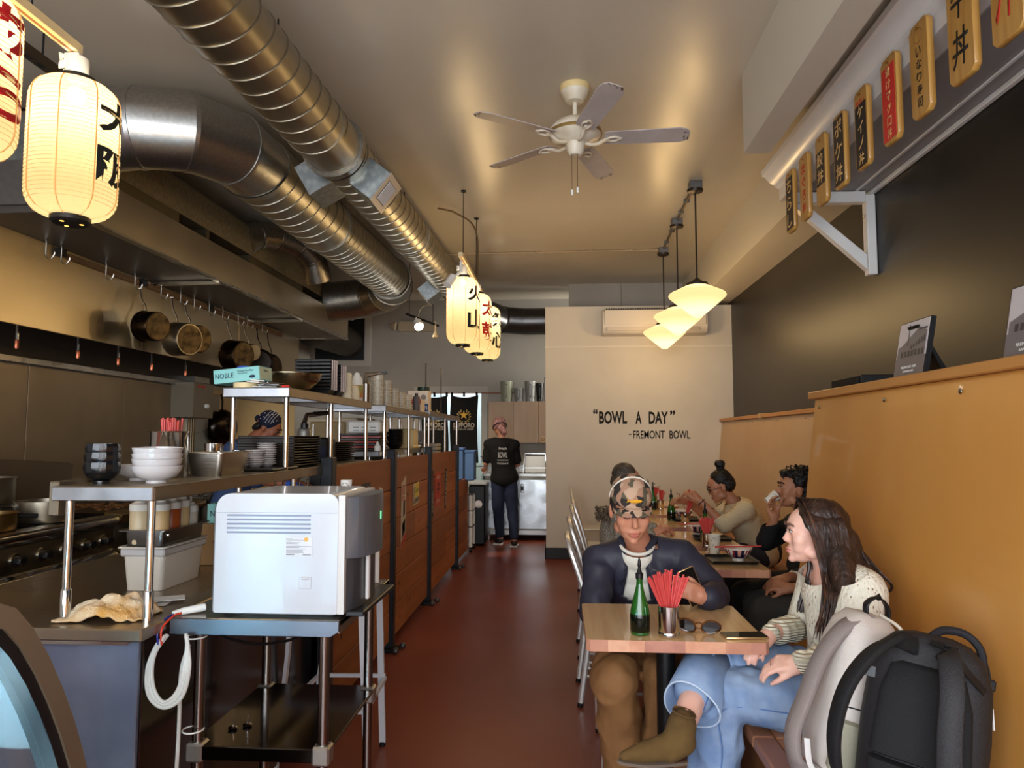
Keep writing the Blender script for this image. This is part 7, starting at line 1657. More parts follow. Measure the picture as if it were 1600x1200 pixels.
for k in 'LR': blob('shoe', [('c', lerp(J['an'+k], J['toe'+k], .0)+Vector((0, .01, -.03)), J['toe'+k], .045, .036)], mat('dark_shoe', (40, 34, 30), .5), m1, vox=.008)
# cap
def camo(name, cols):
    m = bpy.data.materials.new(name); m.use_nodes = True; nt = m.node_tree; N = nt.nodes; L = nt.links; b = N['Principled BSDF']; b.inputs['Roughness'].default_value = .85
    tc = N.new('ShaderNodeTexCoord'); v = N.new('ShaderNodeTexVoronoi'); v.inputs['Scale'].default_value = 34; nz = N.new('ShaderNodeTexNoise'); nz.inputs['Scale'].default_value = 26
    mx = N.new('ShaderNodeMix'); mx.data_type = 'RGBA'; mx.inputs[0].default_value = .018; mx.blend_type = 'ADD'
    L.new(tc.outputs['Object'], nz.inputs['Vector']); L.new(tc.outputs['Object'], mx.inputs[6]); L.new(nz.outputs['Color'], mx.inputs[7]); L.new(mx.outputs[2], v.inputs['Vector'])
    sp = N.new('ShaderNodeSeparateColor'); L.new(v.outputs['Color'], sp.inputs[0]); cr = N.new('ShaderNodeValToRGB'); cr.color_ramp.interpolation = 'CONSTANT'
    E_ = cr.color_ramp.elements; E_[0].position = 0; E_[0].color = lin(cols[0]); E_[1].position = .3; E_[1].color = lin(cols[1])
    for p_, c in ((.52, cols[2]), (.78, cols[3])): e = E_.new(p_); e.color = lin(c)
    L.new(sp.outputs[0], cr.inputs[0]); L.new(cr.outputs[0], b.inputs['Base Color']); return m
camoM = camo('camouflage_cloth', [(190, 158, 132), (92, 84, 66), (48, 42, 40), (170, 130, 106)])
capT = HM(H1 @ Vector((0, -.005, .040)), H1.to_3x3() @ Vector((0, .98, -.10)), H1.to_3x3() @ Vector((0, .1, 1)))
def capf(u, v):
    a = 2*PI*u; e = PI/2*v; k = 1+.05*max(0, math.sin(a))*math.cos(e)
    return capT @ Vector((.084*math.cos(a)*math.cos(e), (.104*math.sin(a))*math.cos(e)*k-.004, .004+.096*math.sin(e)**.92))
cap = part('cap', MB().grid(capf, 40, 12, cu=True), camoM, m1, solid=.003, label='camouflage trucker cap')
def brimf(u, v):
    x = (u-.5)*2; y = .092*math.sqrt(max(0, 1-(x*.90)**2))+v*.046*math.sqrt(max(0, 1-x**4)); return capT @ Vector((.080*x, y+.004, .006-.020*x*x-.012*v-.004*v*v))
part('cap_brim', MB().grid(brimf, 24, 6), camoM, cap, solid=.004)
part('cap_piping', MB().tube([capT @ Vector((.0865*math.cos(a), -.012+.028*abs(math.sin(a)), .004+.101*math.sin(a))) for a in [PI*i/20 for i in range(21)]], .0035, 6), mat('cream_piping', ()), cap)
part('cap_button', MB(capT).ball((0, 0, .100), .006, 10), camoM, cap)
fishM = mat('yellow_embroidery', (226, 166, 40), .7)
part('embroidery', MB(capT).ball((0, .1085, .044), (.026, .003, .008), 14), fishM, cap)
part('embroidery_tail', MB(capT @ Matrix.Translation((.028, .105, .045))).prism([(-.006, 0), (.008, .008), (.004, 0), (.008, -.006)], -.003, .003, 'y'), fishM, cap)
mb = MB(H1)
for g in (-1, 1): mb.ball((g*.068, -.012, .020), (.010, .045, .040), 12)
mb.ball((0, -.075, .0), (.060, .036, .060), 14); part('hair', mb, mat('short_dark_hair', (36, 30, 28), .7, bump=.5, bs=200), m1)
phone('phone', 'dark phone held upright by the man in the cap', HM((.520, 2.842, .845), (-.38, 0, .92), (.18, -.98, 0)) @ Matrix.Rotation(R(90), 4, 'Z') @ Matrix.Translation((0, 0, -.03)))

# ---------------------------------------------------------------- woman in the cream crochet sweater
J = dict(head=HM((.905, 2.63, 1.090), (-.97, .10, .02), (.06, 0, 1), .97), neck=(.955, 2.62, .955), chest=(.98, 2.60, .80), pel=(.985, 2.60, .54),
         shL=(1.0, 2.455, .915), shR=(.96, 2.765, .915), elL=(.925, 2.385, .705), wrL=(.765, 2.36, .715), elR=(.905, 2.80, .715), wrR=(.725, 2.56, .750),
         hipL=(.96, 2.50, .535), hipR=(.96, 2.69, .545), knL=(.545, 2.52, .555), knR=(.535, 2.62, .66), anL=(.50, 2.55, .12), anR=(.375, 2.335, .50), toeL=(.38, 2.50, .03), toeR=(.25, 2.28, .43))
hL = hand_shapes(HM(J['wrL'], (-.93, .12, -.10), (.0, -.45, .9), .93), side=-1, curl=(.42, .48, .52, .55), thumb=.9, spread=.02)
hR = hand_shapes(HM(J['wrR'], (-.55, -.60, -.20), (.1, -.2, .95), .93), side=1, curl=(.4, .45, .5, .5), thumb=.4, spread=.03)
w1 = person('person with long dark hair, cream crochet sweater and jeans, sitting cross-legged on the bench', J, sk2, (.985, 2.6, 0), vox=.0062, hands=(hL, hR), male=False, lip=(206, 118, 108), chest=.125, waist=.105, hip=.155, feet=False, brow=(112, 84, 70))
H2 = J['head']
def crochet():
    m = mat('crochet_cream', (236, 230, 212), .85); 
    nt = m.node_tree; N = nt.nodes; L = nt.links; b = N['Principled BSDF']
    tc = N.new('ShaderNodeTexCoord'); vo = N.new('ShaderNodeTexVoronoi'); vo.inputs['Scale'].default_value = 95; mp = N.new('ShaderNodeMapping'); mp.inputs['Scale'].default_value = (1, 1, .55); mp.inputs['Rotation'].default_value = (.5, .6, 0)
    L.new(tc.outputs['Object'], mp.inputs[0]); L.new(mp.outputs[0], vo.inputs['Vector'])
    wv = N.new('ShaderNodeTexWave'); wv.inputs['Scale'].default_value = 9; wv.bands_direction = 'DIAGONAL'; L.new(tc.outputs['Object'], wv.inputs['Vector'])
    m1_ = N.new('ShaderNodeMath'); m1_.operation = 'LESS_THAN'; m1_.inputs[1].default_value = .26; L.new(vo.outputs['Distance'], m1_.inputs[0])
    m2_ = N.new('ShaderNodeMath'); m2_.operation = 'GREATER_THAN'; m2_.inputs[1].default_value = .62; L.new(wv.outputs[0], m2_.inputs[0])
    m3_ = N.new('ShaderNodeMath'); m3_.operation = 'MULTIPLY'; L.new(m1_.outputs[0], m3_.inputs[0]); L.new(m2_.outputs[0], m3_.inputs[1])
    mx = N.new('ShaderNodeMix'); mx.data_type = 'RGBA'; mx.inputs[6].default_value = lin((236, 230, 212)); mx.inputs[7].default_value = lin((150, 120, 100)); L.new(m3_.outputs[0], mx.inputs[0]); L.new(mx.outputs[2], b.inputs['Base Color'])
    bp_ = N.new('ShaderNodeBump'); bp_.inputs['Strength'].default_value = .6; bp_.inputs['Distance'].default_value = .006; L.new(vo.outputs['Distance'], bp_.inputs['Height']); L.new(bp_.outputs[0], b.inputs['Normal']); return m
cro = crochet(); blob('sweater_yoke', [('c', (1.0, 2.62, .945), (1.02, 2.48, .925), .058, .066), ('c', (1.0, 2.62, .94), (1.0, 2.72, .93), .058, .06)], cro, w1, vox=.010, smooth=3); ribk = mat('ribbed_cream_knit', (234, 226, 202), .85, wave=(34, 'Z', .9, .6))
blob('sweater', tor(J, .016, .13, .125, .155)+[('c', Vector(J['shL']), lerp(J['shL'], J['elL'], .9), .078, .075), ('c', Vector(J['shR']), lerp(J['shR'], J['elR'], .9), .062, .055)], cro, w1, vox=.009, smooth=4, disp=folds(.004, 9, seed=2), cuts=[(Vector(J['neck'])+Vector((-.015, 0, -.010)), Vector((-.5, 0, .86)))])
def sleeve(a, b_, c, r, seed, k):
    S = [('c', lerp(a, b_, .78), Vector(b_), r*1.02, r), ('c', Vector(b_), lerp(b_, c, .74), r, r*.86), ('c', lerp(b_, c, .90), lerp(b_, c, .97), r*.66, r*.72)]
    return blob('sleeve', S, ribk, w1, vox=.008, smooth=3, disp=lambda co, s_=seed: .007*math.sin((Vector(co)-Vector(c)).length*95)+.004*noise.noise(co*14))
sleeve(J['shL'], J['elL'], J['wrL'], .060, 1, 'L'); sleeve(J['shR'], J['elR'], J['wrR'], .046, 2, 'R')
denim = mat('light_wash_denim', (142, 162, 190), .8, var=(104, 130, 168), vs=9, bump=.15, bs=420, detail=6)
S = [('e', J['pel'], (.135, .175, .12)), ('c', Vector(J['hipL']), Vector(J['knL']), .105, .082), ('c', Vector(J['knL']), lerp(J['knL'], J['anL'], .9), .080, .088)]
jn = blob('jeans', S+[('c', Vector(J['hipR']), Vector(J['knR']), .100, .078), ('c', Vector(J['knR']), lerp(J['knR'], J['anR'], .5), .072, .068)], denim, w1, vox=.008, smooth=3, disp=folds(.010, 12, seed=3), cuts=[(lerp(J['knR'], J['anR'], .70), (Vector(J['anR'])-Vector(J['knR'])).normalized())] if False else None)
# flared hem of the raised leg: an open cuff
def ringf(c, ax, r, n=30, e=1.0, ph=0):
    ax = ax.normalized(); u = ax.orthogonal().normalized(); v = ax.cross(u); return [c+(u*math.cos(2*PI*k/n)*e+v*math.sin(2*PI*k/n))*r*(1+.05*math.sin(3*2*PI*k/n+ph)) for k in range(n)]
axR = Vector(J['anR'])-Vector(J['knR'])
mb = MB(); mb.rings([ringf(lerp(J['knR'], J['anR'], .10), axR, .076), ringf(lerp(J['knR'], J['anR'], .4), axR, .084, ph=1), ringf(lerp(J['knR'], J['anR'], .69), axR, .092, ph=1.5)], cap0=False, cap1=False); part('jeans_cuff', mb, denim, w1, solid=.005)
part('cuff_hem', MB().tube(ringf(lerp(J['knR'], J['anR'], .688), axR, .0925, ph=1.5), .0032, 6, loop=True), mat('pale_denim_edge', (186, 204, 226), .8), w1)
seamD = mat('denim_seam', (84, 116, 168), .8)
part('side_seam', MB().tube(spline([Vector(J['hipL'])+Vector((-.05, -.108, .0)), lerp(J['hipL'], J['knL'], .5)+Vector((0, -.098, -.01)), Vector(J['knL'])+Vector((-.01, -.084, -.02)), lerp(J['knL'], J['anL'], .4)+Vector((0, -.088, 0)), lerp(J['knL'], J['anL'], .9)+Vector((0, -.09, 0))], 6), .0022, 5), seamD, w1)
part('side_seam', MB().tube([lerp(J['knR'], J['anR'], u)+Vector((.02, -.083-.006*u, .008)) for u in (0, .2, .4, .6, .66)], .0022, 5), seamD, w1)
suede = mat('olive_suede', (104, 80, 40), .95, var=(84, 62, 30), vs=8, bump=.1, bs=400)
def boot(an, toe, sole_n):
    an, toe = Vector(an), Vector(toe); f = (toe-an).normalized(); n_ = Vector(sole_n).normalized(); heel = an+n_*.075-f*.01+(an-an)
    S = [('c', an-n_*.025, an+n_*.02, .046, .049), ('c', an+n_*.03-f*.012, an+n_*.05+f*.03, .046, .044), ('c', an+n_*.045+f*.03, an+n_*.062+f*.13, .042, .030), ('c', an+n_*.062+f*.13, an+n_*.068+f*.185, .030, .015)]
    b_ = blob('boot', S, suede, w1, vox=.006, smooth=3)
    sd = f.cross(n_).normalized()
    out = [(-.04, 0), (-.03, .032), (.05, .036), (.13, .034), (.19, .014), (.205, 0), (.19, -.014), (.13, -.034), (.05, -.036), (-.03, -.032)]
    mb = MB(); mb.rings([[an+n_*(.082+off)+f*u*sc_+sd*v*sc_ for u, v in out] for off, sc_ in ((0, 1), (.010, .98))]); part('sole', mb, mat('grey_sole', (110, 96, 84), .7), b_)
    mb = MB(); mb.rings([[an+n_*off+f*(u)+sd*v for u, v in ((-.038, 0), (-.03, .028), (.02, .03), (.02, -.03), (-.03, -.028))] for off in (.080, .125)]); part('heel', mb, mat('stacked_heel', (86, 56, 34), .6), b_)
    part('zip', MB().tube([an-n_*.055-sd*.047+f*.0, an-sd*.051+f*.002, an+n_*.055-sd*.044-f*.006], .002, 5), mat('brass_zip', (150, 110, 60), .4, .6), b_); part('zip_pull', MB().ball(an-n_*.055-sd*.050, .006, 8), mat('brass_zip', ()), b_)
    part('top_line', MB().tube(ringf(an-n_*.062, n_, .034), .004, 6, loop=True), suede, b_)
    return b_
boot(J['anR'], J['anR'] and (.235, 2.275, .515), (-.22, .05, -1)); boot(J['anL'], (.36, 2.5, .10), (0, 0, -1))
hairM = mat('long_brown_hair', (66, 44, 34), .42, var=(34, 23, 19), vs=26, stretch=(1.5, 1.5, .12), bump=.5, bs=120, bstretch=(1, 1, .08), coat=.15)
hi = mat('hair_highlight', (112, 74, 52), .42, var=(60, 38, 28), vs=30, stretch=(1, 1, .1))
S = [('e', H2 @ Vector((0, -.030, .042)), (.096, .086, .082), None), ('e', H2 @ Vector((0, -.065, -.02)), (.07, .082, .09), None), ('c', H2 @ Vector((0, -.085, -.04)), (1.03, 2.60, .93), .078, .060), ('c', H2 @ Vector((0, -.06, -.06))+Vector((0, -.070, 0)), (.955, 2.46, .905), .046, .046), ('c', H2 @ Vector((0, -.07, -.06)), (.99, 2.56, .95), .07, .05), ('c', H2 @ Vector((0, -.08, -.09)), (1.055, 2.55, .925), .06, .06), ('c', (1.0, 2.58, .955), (1.03, 2.50, .93), .05, .045)]
blob('hair_mass', S, hairM, w1, vox=.008, smooth=3, disp=lambda c: .004*noise.noise(Vector((c.x*60, c.y*60, c.z*5))))
rr = random.Random(12); roots = []; hroots = []
side_near = -1 if (H2 @ Vector((-.09*-1, 0, 0))).y < (H2 @ Vector((-.09, 0, 0))).y else 1
for i in range(170):
    th = rr.uniform(-.35, 3.1)   # round the head: 0 = near side front, going back
    side = -1 if rr.random() < .72 else 1      # near side is -y (her left): local x negative? use world
    g = side
    fr_ = rr.random()
    top = H2 @ Vector((g*-.015*-1, .060-.135*fr_, .128-.03*fr_*fr_))
    mid = H2 @ Vector((-g*(.086+.01*rr.random()), .040-.125*fr_, .045))
    ear = H2 @ Vector((-g*(.090+.012*rr.random()), .012-.115*fr_, -.045))
    nk_ = H2 @ Vector((-g*(.085+.02*rr.random()), -.005-.10*fr_, -.13))
    if g > 0 and False: pass
    fwd_ = 1-fr_
    ny = -1 if g*side_near > 0 else 1
    if ny < 0 and fr_ < .72: e1 = Vector((.875+.07*fr_+rr.uniform(-.01, .01), 2.455+rr.uniform(-.02, .015), .90)); e2 = e1+Vector((-.035+.02*fr_+rr.uniform(-.02, .015), -.012, -.105-.05*rr.random()))
    elif ny < 0: e1 = Vector((1.03+rr.uniform(-.02, .03), 2.50+rr.uniform(-.03, .03), .925)); e2 = e1+Vector((.03, 0, -.05))
    else: e1 = Vector((.90+.11*fr_+rr.uniform(-.012, .012), 2.72+rr.uniform(-.02, .02), .885)); e2 = e1+Vector((-.03, .0, -.10))
    (hroots if rr.random() < .16 else roots).append([top, mid, ear, nk_, e1, e2])
for k in range(9):
    r_ = rr.random(); b0 = H2 @ Vector((0, -.115, .02)); roots.append([H2 @ Vector((rr.uniform(-.04, .04), -.09, .09)), H2 @ Vector((rr.uniform(-.05, .05), -.128, .0)), Vector((1.065+.02*r_, 2.58+rr.uniform(-.05, .05), .98)), Vector((1.10+.03*r_, 2.56+rr.uniform(-.05, .05), .92)), Vector((1.085, 2.55+rr.uniform(-.05, .05), .875))])
mb = MB(); locks(mb, roots, .0075, .0035, n=5, flat=.6); part('hair_locks', mb, hairM, w1)
mb = MB(); locks(mb, hroots, .0042, .002, n=5, flat=.6); part('hair_highlights', mb, hi, w1)
part('earring', MB().tube([H2 @ Vector((-.080, -.004, -.045))+Vector((.004*math.cos(a), 0, .006*math.sin(a)-.004)) for a in [2*PI*i/12 for i in range(12)]], .0012, 5, loop=True), mat('silver', (220, 220, 224), .15, 1), w1)
rg_ = hL[0]; part('ring', MB().tube([Vector((.668, 2.3705, .7035))+Vector((.0, .0100*math.cos(a), .0100*math.sin(a))) for a in [2*PI*i/14 for i in range(14)]], .0013, 5, loop=True), mat('silver', ()), w1)

# ---------------------------------------------------------------- farther diners
def simple_clothes(t, J, top, leg, sl=.94, dr=.016, leg_end=.93, vox=.012, chest=.14, shoe=(40, 36, 34), name='sweater', ln='trousers', hip=.155, ck=-.012):
    S = tor(J, dr, chest, .13, hip)
    for k in 'LR':
        if sl > .5: S += limb(J['sh'+k], J['el'+k], J['wr'+k], (.058, .050, .050, .036), .006, (sl-.5)*2 if sl < 1 else 1)
        else: S.append(('c', Vector(J['sh'+k]), lerp(J['sh'+k], J['el'+k], sl*2), .062, .060))
    o = blob(name, S, top, t, vox=vox, smooth=3, disp=folds(.006, 9, seed=len(bpy.data.objects) % 7), cuts=[(Vector(J['neck'])+Vector((0, 0, -ck)), (Vector(J['neck'])-Vector(J['chest'])).normalized())])
    S = [('e', J['pel'], (hip+.012, hip*.85, .12))]
    for k in 'LR': S += limb(J['hip'+k], J['kn'+k], J['an'+k], (.094, .070, .068, .052), .004, leg_end)
    blob(ln, S, leg, t, vox=vox, smooth=3, disp=folds(.006, 10, seed=5))
    for k in 'LR': blob('shoe', [('c', Vector(J['an'+k])+Vector((0, 0, -.03)), J['toe'+k], .045, .034)], mat('shoe_%d' % shoe[0], shoe, .6), t, vox=.011, smooth=2)
    return o
def seated(x, y, d, hz, lean=.10, **kw):
    """rough seated joints on a bench or chair at (x, y); d = facing (+1 to +x, -1 to -x); hz head-centre height"""
    g = d; J = dict(pel=(x, y, .555), chest=(x+g*lean*.5, y, .80), neck=(x+g*lean, y, .96+(hz-1.12)), shL=(x+g*(lean*.9), y+g*.175, .91+(hz-1.12)), shR=(x+g*(lean*.9), y-g*.175, .91+(hz-1.12)),
        hipL=(x+g*.04, y+g*.095, .54), hipR=(x+g*.04, y-g*.095, .54), knL=(x+g*.47, y+g*.11, .54), knR=(x+g*.47, y-g*.11, .54), anL=(x+g*.50, y+g*.10, .10), anR=(x+g*.50, y-g*.10, .10), toeL=(x+g*.63, y+g*.11, .035), toeR=(x+g*.63, y-g*.11, .035),
        elL=(x+g*.22, y+g*.23, .72), elR=(x+g*.22, y-g*.23, .72), wrL=(x+g*.40, y+g*.1, .72), wrR=(x+g*.40, y-g*.1, .72)); J.update(kw); return J
# bun-haired diner (faces -x; her left arm is the near one)
J = seated(1.53, 5.60, -1, 1.04, .17, head=HM((1.235, 5.60, 1.05), (-.93, .02, -.34), (-.25, 0, 1), .98), neck=(1.335, 5.60, .93), chest=(1.42, 5.6, .79), shL=(1.375, 5.43, .885), shR=(1.375, 5.77, .885), elL=(1.215, 5.385, .775), wrL=(1.045, 5.43, .955), elR=(1.16, 5.74, .80), wrR=(1.0, 5.66, .925))
hL = hand_shapes(HM(J['wrL'], (-.72, .15, .60), (-.2, -.8, .5)), side=-1, curl=(.6, .7, .8, .9), thumb=.6); hR = hand_shapes(HM(J['wrR'], (-.85, -.1, .30), (0, .3, .9)), side=1, curl=(.5, .6, .7, .7), thumb=.6)
w2 = person('person with a hair bun, glasses and cream sweater eating with red chopsticks', J, sk3, (1.53, 5.6, 0), vox=.008, hands=(hL, hR), male=False, closed=True, lip=(150, 80, 70), feet=False)
simple_clothes(w2, J, mat('cream_knit', (222, 206, 170), .85, wave=(40, 'Z', .5, .4)), mat('dark_jeans', (44, 46, 56), .8), sl=.93, dr=.024, chest=.15)
H_ = J['head']; hb = mat('black_hair', (14, 12, 13), .5, bump=.5, bs=140)
blob('hair', [('e', H_ @ Vector((0, -.030, .052)), (.084, .082, .078), None), ('e', H_ @ Vector((0, -.060, .0)), (.066, .078, .07), None), ('c', H_ @ Vector((0, -.055, .12)), H_ @ Vector((0, -.06, .150)), .028, .030), ('e', H_ @ Vector((.0, -.062, .165)), (.042, .042, .032), None)], hb, w2, vox=.007, smooth=2, disp=lambda c: .005*noise.noise(c*55))
gl = MB()
for g in (-1, 1):
    gl.tube([H_ @ Vector((g*.033+.022*math.cos(a), .100-.010*abs(math.cos(a)), -.002+.017*math.sin(a))) for a in [2*PI*i/18 for i in range(18)]], .0022, 5, loop=True); gl.tube([H_ @ Vector((g*.056, .094, .002)), H_ @ Vector((g*.078, .0, .0))], .002, 5)
gl.tube([H_ @ Vector((-.011, .1, 0)), H_ @ Vector((.011, .1, 0))], .002, 5); part('glasses', gl, BLACKP, w2)
part('bracelet', MB().tube(ringf(lerp(J['elL'], J['wrL'], .93), Vector(J['wrL'])-Vector(J['elL']), .031), .004, 6, loop=True), mat('dark_bracelet', (50, 24, 24), .4), w2)
for (a, b_, lb) in (((.975, 5.44, 1.035), (1.015, 5.72, .845), 'red chopstick gripped in the near hand of the bun-haired diner'), ((.968, 5.45, 1.03), (1.03, 5.75, .85), 'second red chopstick in the near hand of the bun-haired diner'), ((.93, 5.64, .985), (1.01, 5.84, .845), 'red chopstick in the far hand of the bun-haired diner')): single('chopstick', MB().cyl(a, b_, .004, .0028, 6), chopR, lb, 'chopstick')
# man in black drinking
J = seated(1.52, 4.30, -1, 1.12, .10, head=HM((1.385, 4.30, 1.125), (-.97, .05, .10), (.08, 0, 1), 1.0), neck=(1.44, 4.30, .97), chest=(1.49, 4.3, .80), shL=(1.45, 4.12, .90), shR=(1.44, 4.48, .90), elL=(1.30, 4.06, .72), wrL=(1.30, 3.99, .70), elR=(1.215, 4.33, .815), wrR=(1.245, 4.26, .945))
hR = hand_shapes(HM((1.248, 4.262, .948), (-.25, -.05, .95), (-.5, .8, .1)), side=-1, curl=(.45, .5, .5, .55), thumb=.3)
hL = hand_shapes(HM(J['wrL'], (-.8, -.5, -.2), (0, 0, 1)), side=-1, curl=(.4, .5, .5, .5))
m2 = person('person with tousled black hair and black top drinking from a paper cup', J, sk3, (1.52, 4.3, 0), vox=.008, hands=(hL, hR), lip=(150, 84, 74), feet=False, brow=(20, 16, 14))
simple_clothes(m2, J, mat('black_sweatshirt', (15, 14, 16), .85), mat('black_trousers', (20, 20, 22), .85), sl=.93, dr=.02, name='sweatshirt')
H_ = J['head']; blob('hair', [('e', H_ @ Vector((0, -.028, .056)), (.090, .088, .080), None), ('e', H_ @ Vector((0, -.065, .0)), (.062, .080, .07), None), ('e', H_ @ Vector((0, .055, .085)), (.04, .05, .03), None)], hb, m2, vox=.007, smooth=1, disp=lambda c: .013*noise.noise(c*42))
rr = random.Random(3); mb = MB(); L_ = []
for i in range(70):
    a = rr.uniform(0, 2*PI); e = rr.uniform(-.1, 1.3); d_ = Vector((.080*math.cos(a)*math.cos(e), -.025+.098*math.sin(a)*math.cos(e), .055+.085*math.sin(e)))
    if d_.y > .05 and d_.z < .07: continue
    o_ = Vector((d_.x, d_.y+.03, d_.z-.03)).normalized(); L_.append([H_ @ d_, H_ @ (d_+o_*.008+Vector((rr.uniform(-.015, .015), rr.uniform(-.01, .015), .0))), H_ @ (d_+o_*.006+Vector((rr.uniform(-.025, .025), rr.uniform(-.01, .02), -.03)))])
locks(mb, L_, .006, .003, n=3); part('hair_tufts', mb, hb, m2)
cup2 = pcup('scribble-patterned paper cup at the lips of the person in black', 0, 0, z=0, tall=.078)
cup2.matrix_basis = HM((1.212, 4.275, 1.052), (0, 1, 0), (.80, .0, .55), .88)
part('ring', MB().tube([Vector((1.226, 4.215, 1.012))+Vector((.009*math.cos(a), .004, .009*math.sin(a))) for a in [2*PI*i/12 for i in range(12)]], .0014, 5, loop=True), mat('gold_ring', (210, 170, 90), .2, 1), m2)
# striped person, hidden behind the woman except hands and lap
J = seated(1.53, 3.84, -1, .985, .10, head=HM((1.375, 3.84, .985), (-.95, -.1, -.3), (-.2, 0, 1), .93), neck=(1.43, 3.84, .85), chest=(1.48, 3.84, .74), shL=(1.44, 3.70, .79), shR=(1.44, 3.985, .79), elL=(1.27, 3.66, .66), wrL=(1.175, 3.74, .665), elR=(1.30, 3.93, .68), wrR=(1.18, 3.82, .70), knL=(1.03, 3.75, .545), knR=(1.05, 3.93, .54))
hL = hand_shapes(HM(J['wrL'], (-.9, .25, .05), (0, -.4, .9)), side=-1, curl=(.5, .6, .7, .7)); hR = hand_shapes(HM(J['wrR'], (-.8, -.35, -.1), (0, -.2, .95)), side=1, curl=(.6, .7, .7, .8))
m3 = person('person in a striped top and charcoal jeans, mostly hidden, hands clasped in lap', J, sk3, (1.53, 3.84, 0), vox=.009, hands=(hL, hR), feet=False, chest=.125)
stM = mat('striped_jersey', (214, 206, 196), .8); 
nt = stM.node_tree; wv = nt.nodes.new('ShaderNodeTexWave'); wv.inputs['Scale'].default_value = 12; wv.bands_direction = 'Z'; tc = nt.nodes.new('ShaderNodeTexCoord'); cr = nt.nodes.new('ShaderNodeValToRGB'); cr.color_ramp.interpolation = 'CONSTANT'; cr.color_ramp.elements[1].position = .5; cr.color_ramp.elements[0].color = lin((30, 26, 26)); cr.color_ramp.elements[1].color = lin((214, 206, 196))
nt.links.new(tc.outputs['Object'], wv.inputs['Vector']); nt.links.new(wv.outputs[0], cr.inputs[0]); nt.links.new(cr.outputs[0], nt.nodes['Principled BSDF'].inputs['Base Color'])
simple_clothes(m3, J, stM, mat('charcoal_jeans', (56, 56, 54), .85, bump=.1, bs=300), sl=.72, dr=.014, name='striped_top', chest=.125)
H_ = J['head']; blob('hair', [('e', H_ @ Vector((0, -.028, .052)), (.080, .080, .075), None), ('e', H_ @ Vector((0, -.06, .0)), (.06, .07, .06), None)], hb, m3, vox=.009, smooth=2)
# grey-haired person behind the cap
J = seated(.36, 4.88, 1, 1.10, .08, head=HM((.455, 4.88, 1.125), (.95, .1, -.05), (0, 0, 1), 1.0), neck=(.42, 4.88, .97), chest=(.39, 4.88, .79), elR=(.40, 4.64, .74), wrR=(.60, 4.70, .80), elL=(.50, 5.1, .76), wrL=(.66, 5.0, .80), shL=(.41, 5.06, .89), shR=(.41, 4.70, .89), pel=(.36, 4.88, .56))
hR = hand_shapes(HM(J['wrR'], (.7, .2, .4), (0, -.3, .9)), side=-1, curl=(.4, .5, .5, .6)); hL = hand_shapes(HM(J['wrL'], (.9, -.2, -.1), (0, 0, 1)), side=1, curl=(.4, .5, .5, .5))
m4 = person('grey-haired person in a speckled coat, mostly hidden behind the camouflage cap', J, sk1, (.36, 4.88, 0), vox=.009, hands=(hL, hR), feet=False)
simple_clothes(m4, J, mat('speckled_tweed', (196, 188, 172), .9, var=(70, 62, 54), vs=150), mat('dark_jeans', ()), sl=.93, dr=.024, name='coat')
H_ = J['head']; blob('hair', [('e', H_ @ Vector((0, -.024, .054)), (.084, .088, .078), None), ('e', H_ @ Vector((0, -.055, .0)), (.062, .078, .06), None)], mat('grey_brown_hair', (84, 74, 64), .6, var=(52, 46, 40), vs=40, stretch=(1, 1, .3)), m4, vox=.008, smooth=2, disp=lambda c: .003*noise.noise(c*60))
rr = random.Random(6); mb = MB(); L_ = []
for i in range(130):
    a = rr.uniform(0, 2*PI); c = Vector((.285+.035*math.cos(a), 4.83+.11*math.sin(a)-.05, .925+rr.uniform(-.035, .03))); d_ = Vector((rr.uniform(-1, .2), rr.uniform(-1, .6), rr.uniform(-.7, .7))).normalized()
    L_.append([c, c+d_*.02, c+d_*.032+Vector((0, 0, -.012))])
locks(mb, L_, .008, .003, n=2); part('fur_collar', mb, mat('brown_grey_fur', (120, 104, 84), .9, var=(70, 58, 46), vs=60), m4)

# ---------------------------------------------------------------- dishwasher, seen from behind
J = dict(head=HM((-.80, 9.30, 1.565), (-.35, .90, -.22), (-.05, .1, 1), .98), neck=(-.765, 9.27, 1.415), chest=(-.765, 9.27, 1.22), pel=(-.73, 9.28, .90), shL=(-.935, 9.27, 1.335), shR=(-.60, 9.26, 1.33),
         elL=(-.975, 9.30, 1.09), wrL=(-1.0, 9.47, 1.02), elR=(-.56, 9.34, 1.08), wrR=(-.66, 9.50, 1.02), hipL=(-.81, 9.28, .86), hipR=(-.66, 9.28, .86), knL=(-.82, 9.33, .50), knR=(-.625, 9.31, .48), anL=(-.80, 9.46, .09), anR=(-.60, 9.27, .09), toeL=(-.86, 9.58, .035), toeR=(-.615, 9.42, .035))
hL = hand_shapes(HM(J['wrL'], (-.5, .8, -.1), (-.3, 0, .9)), side=1, curl=(.6, .7, .7, .8)); hR = hand_shapes(HM(J['wrR'], (-.4, .9, -.1), (0, 0, 1)), side=-1, curl=(.6, .7, .7, .8))
w3 = person('person at the back sink, pink patterned headscarf, black printed t-shirt and jeans', J, sk1, (-.73, 9.28, 0), vox=.010, hands=(hL, hR), male=False, feet=True, chest=.135)
simple_clothes(w3, J, mat('black_tee', (13, 12, 14), .85), mat('indigo_jeans', (36, 46, 72), .8, bump=.1, bs=300), sl=.40, dr=.024, leg_end=.86, name='t_shirt', ln='jeans', shoe=(50, 46, 42), ck=-.005)
blob('apron_back', tor(J, .03, .13, .125, .16)[:4], mat('black_tee', ()), w3, vox=.012)
H_ = J['head']; scf = mat('pink_print_scarf', (222, 182, 178), .8, var=(150, 90, 90), vs=50, voro=True)
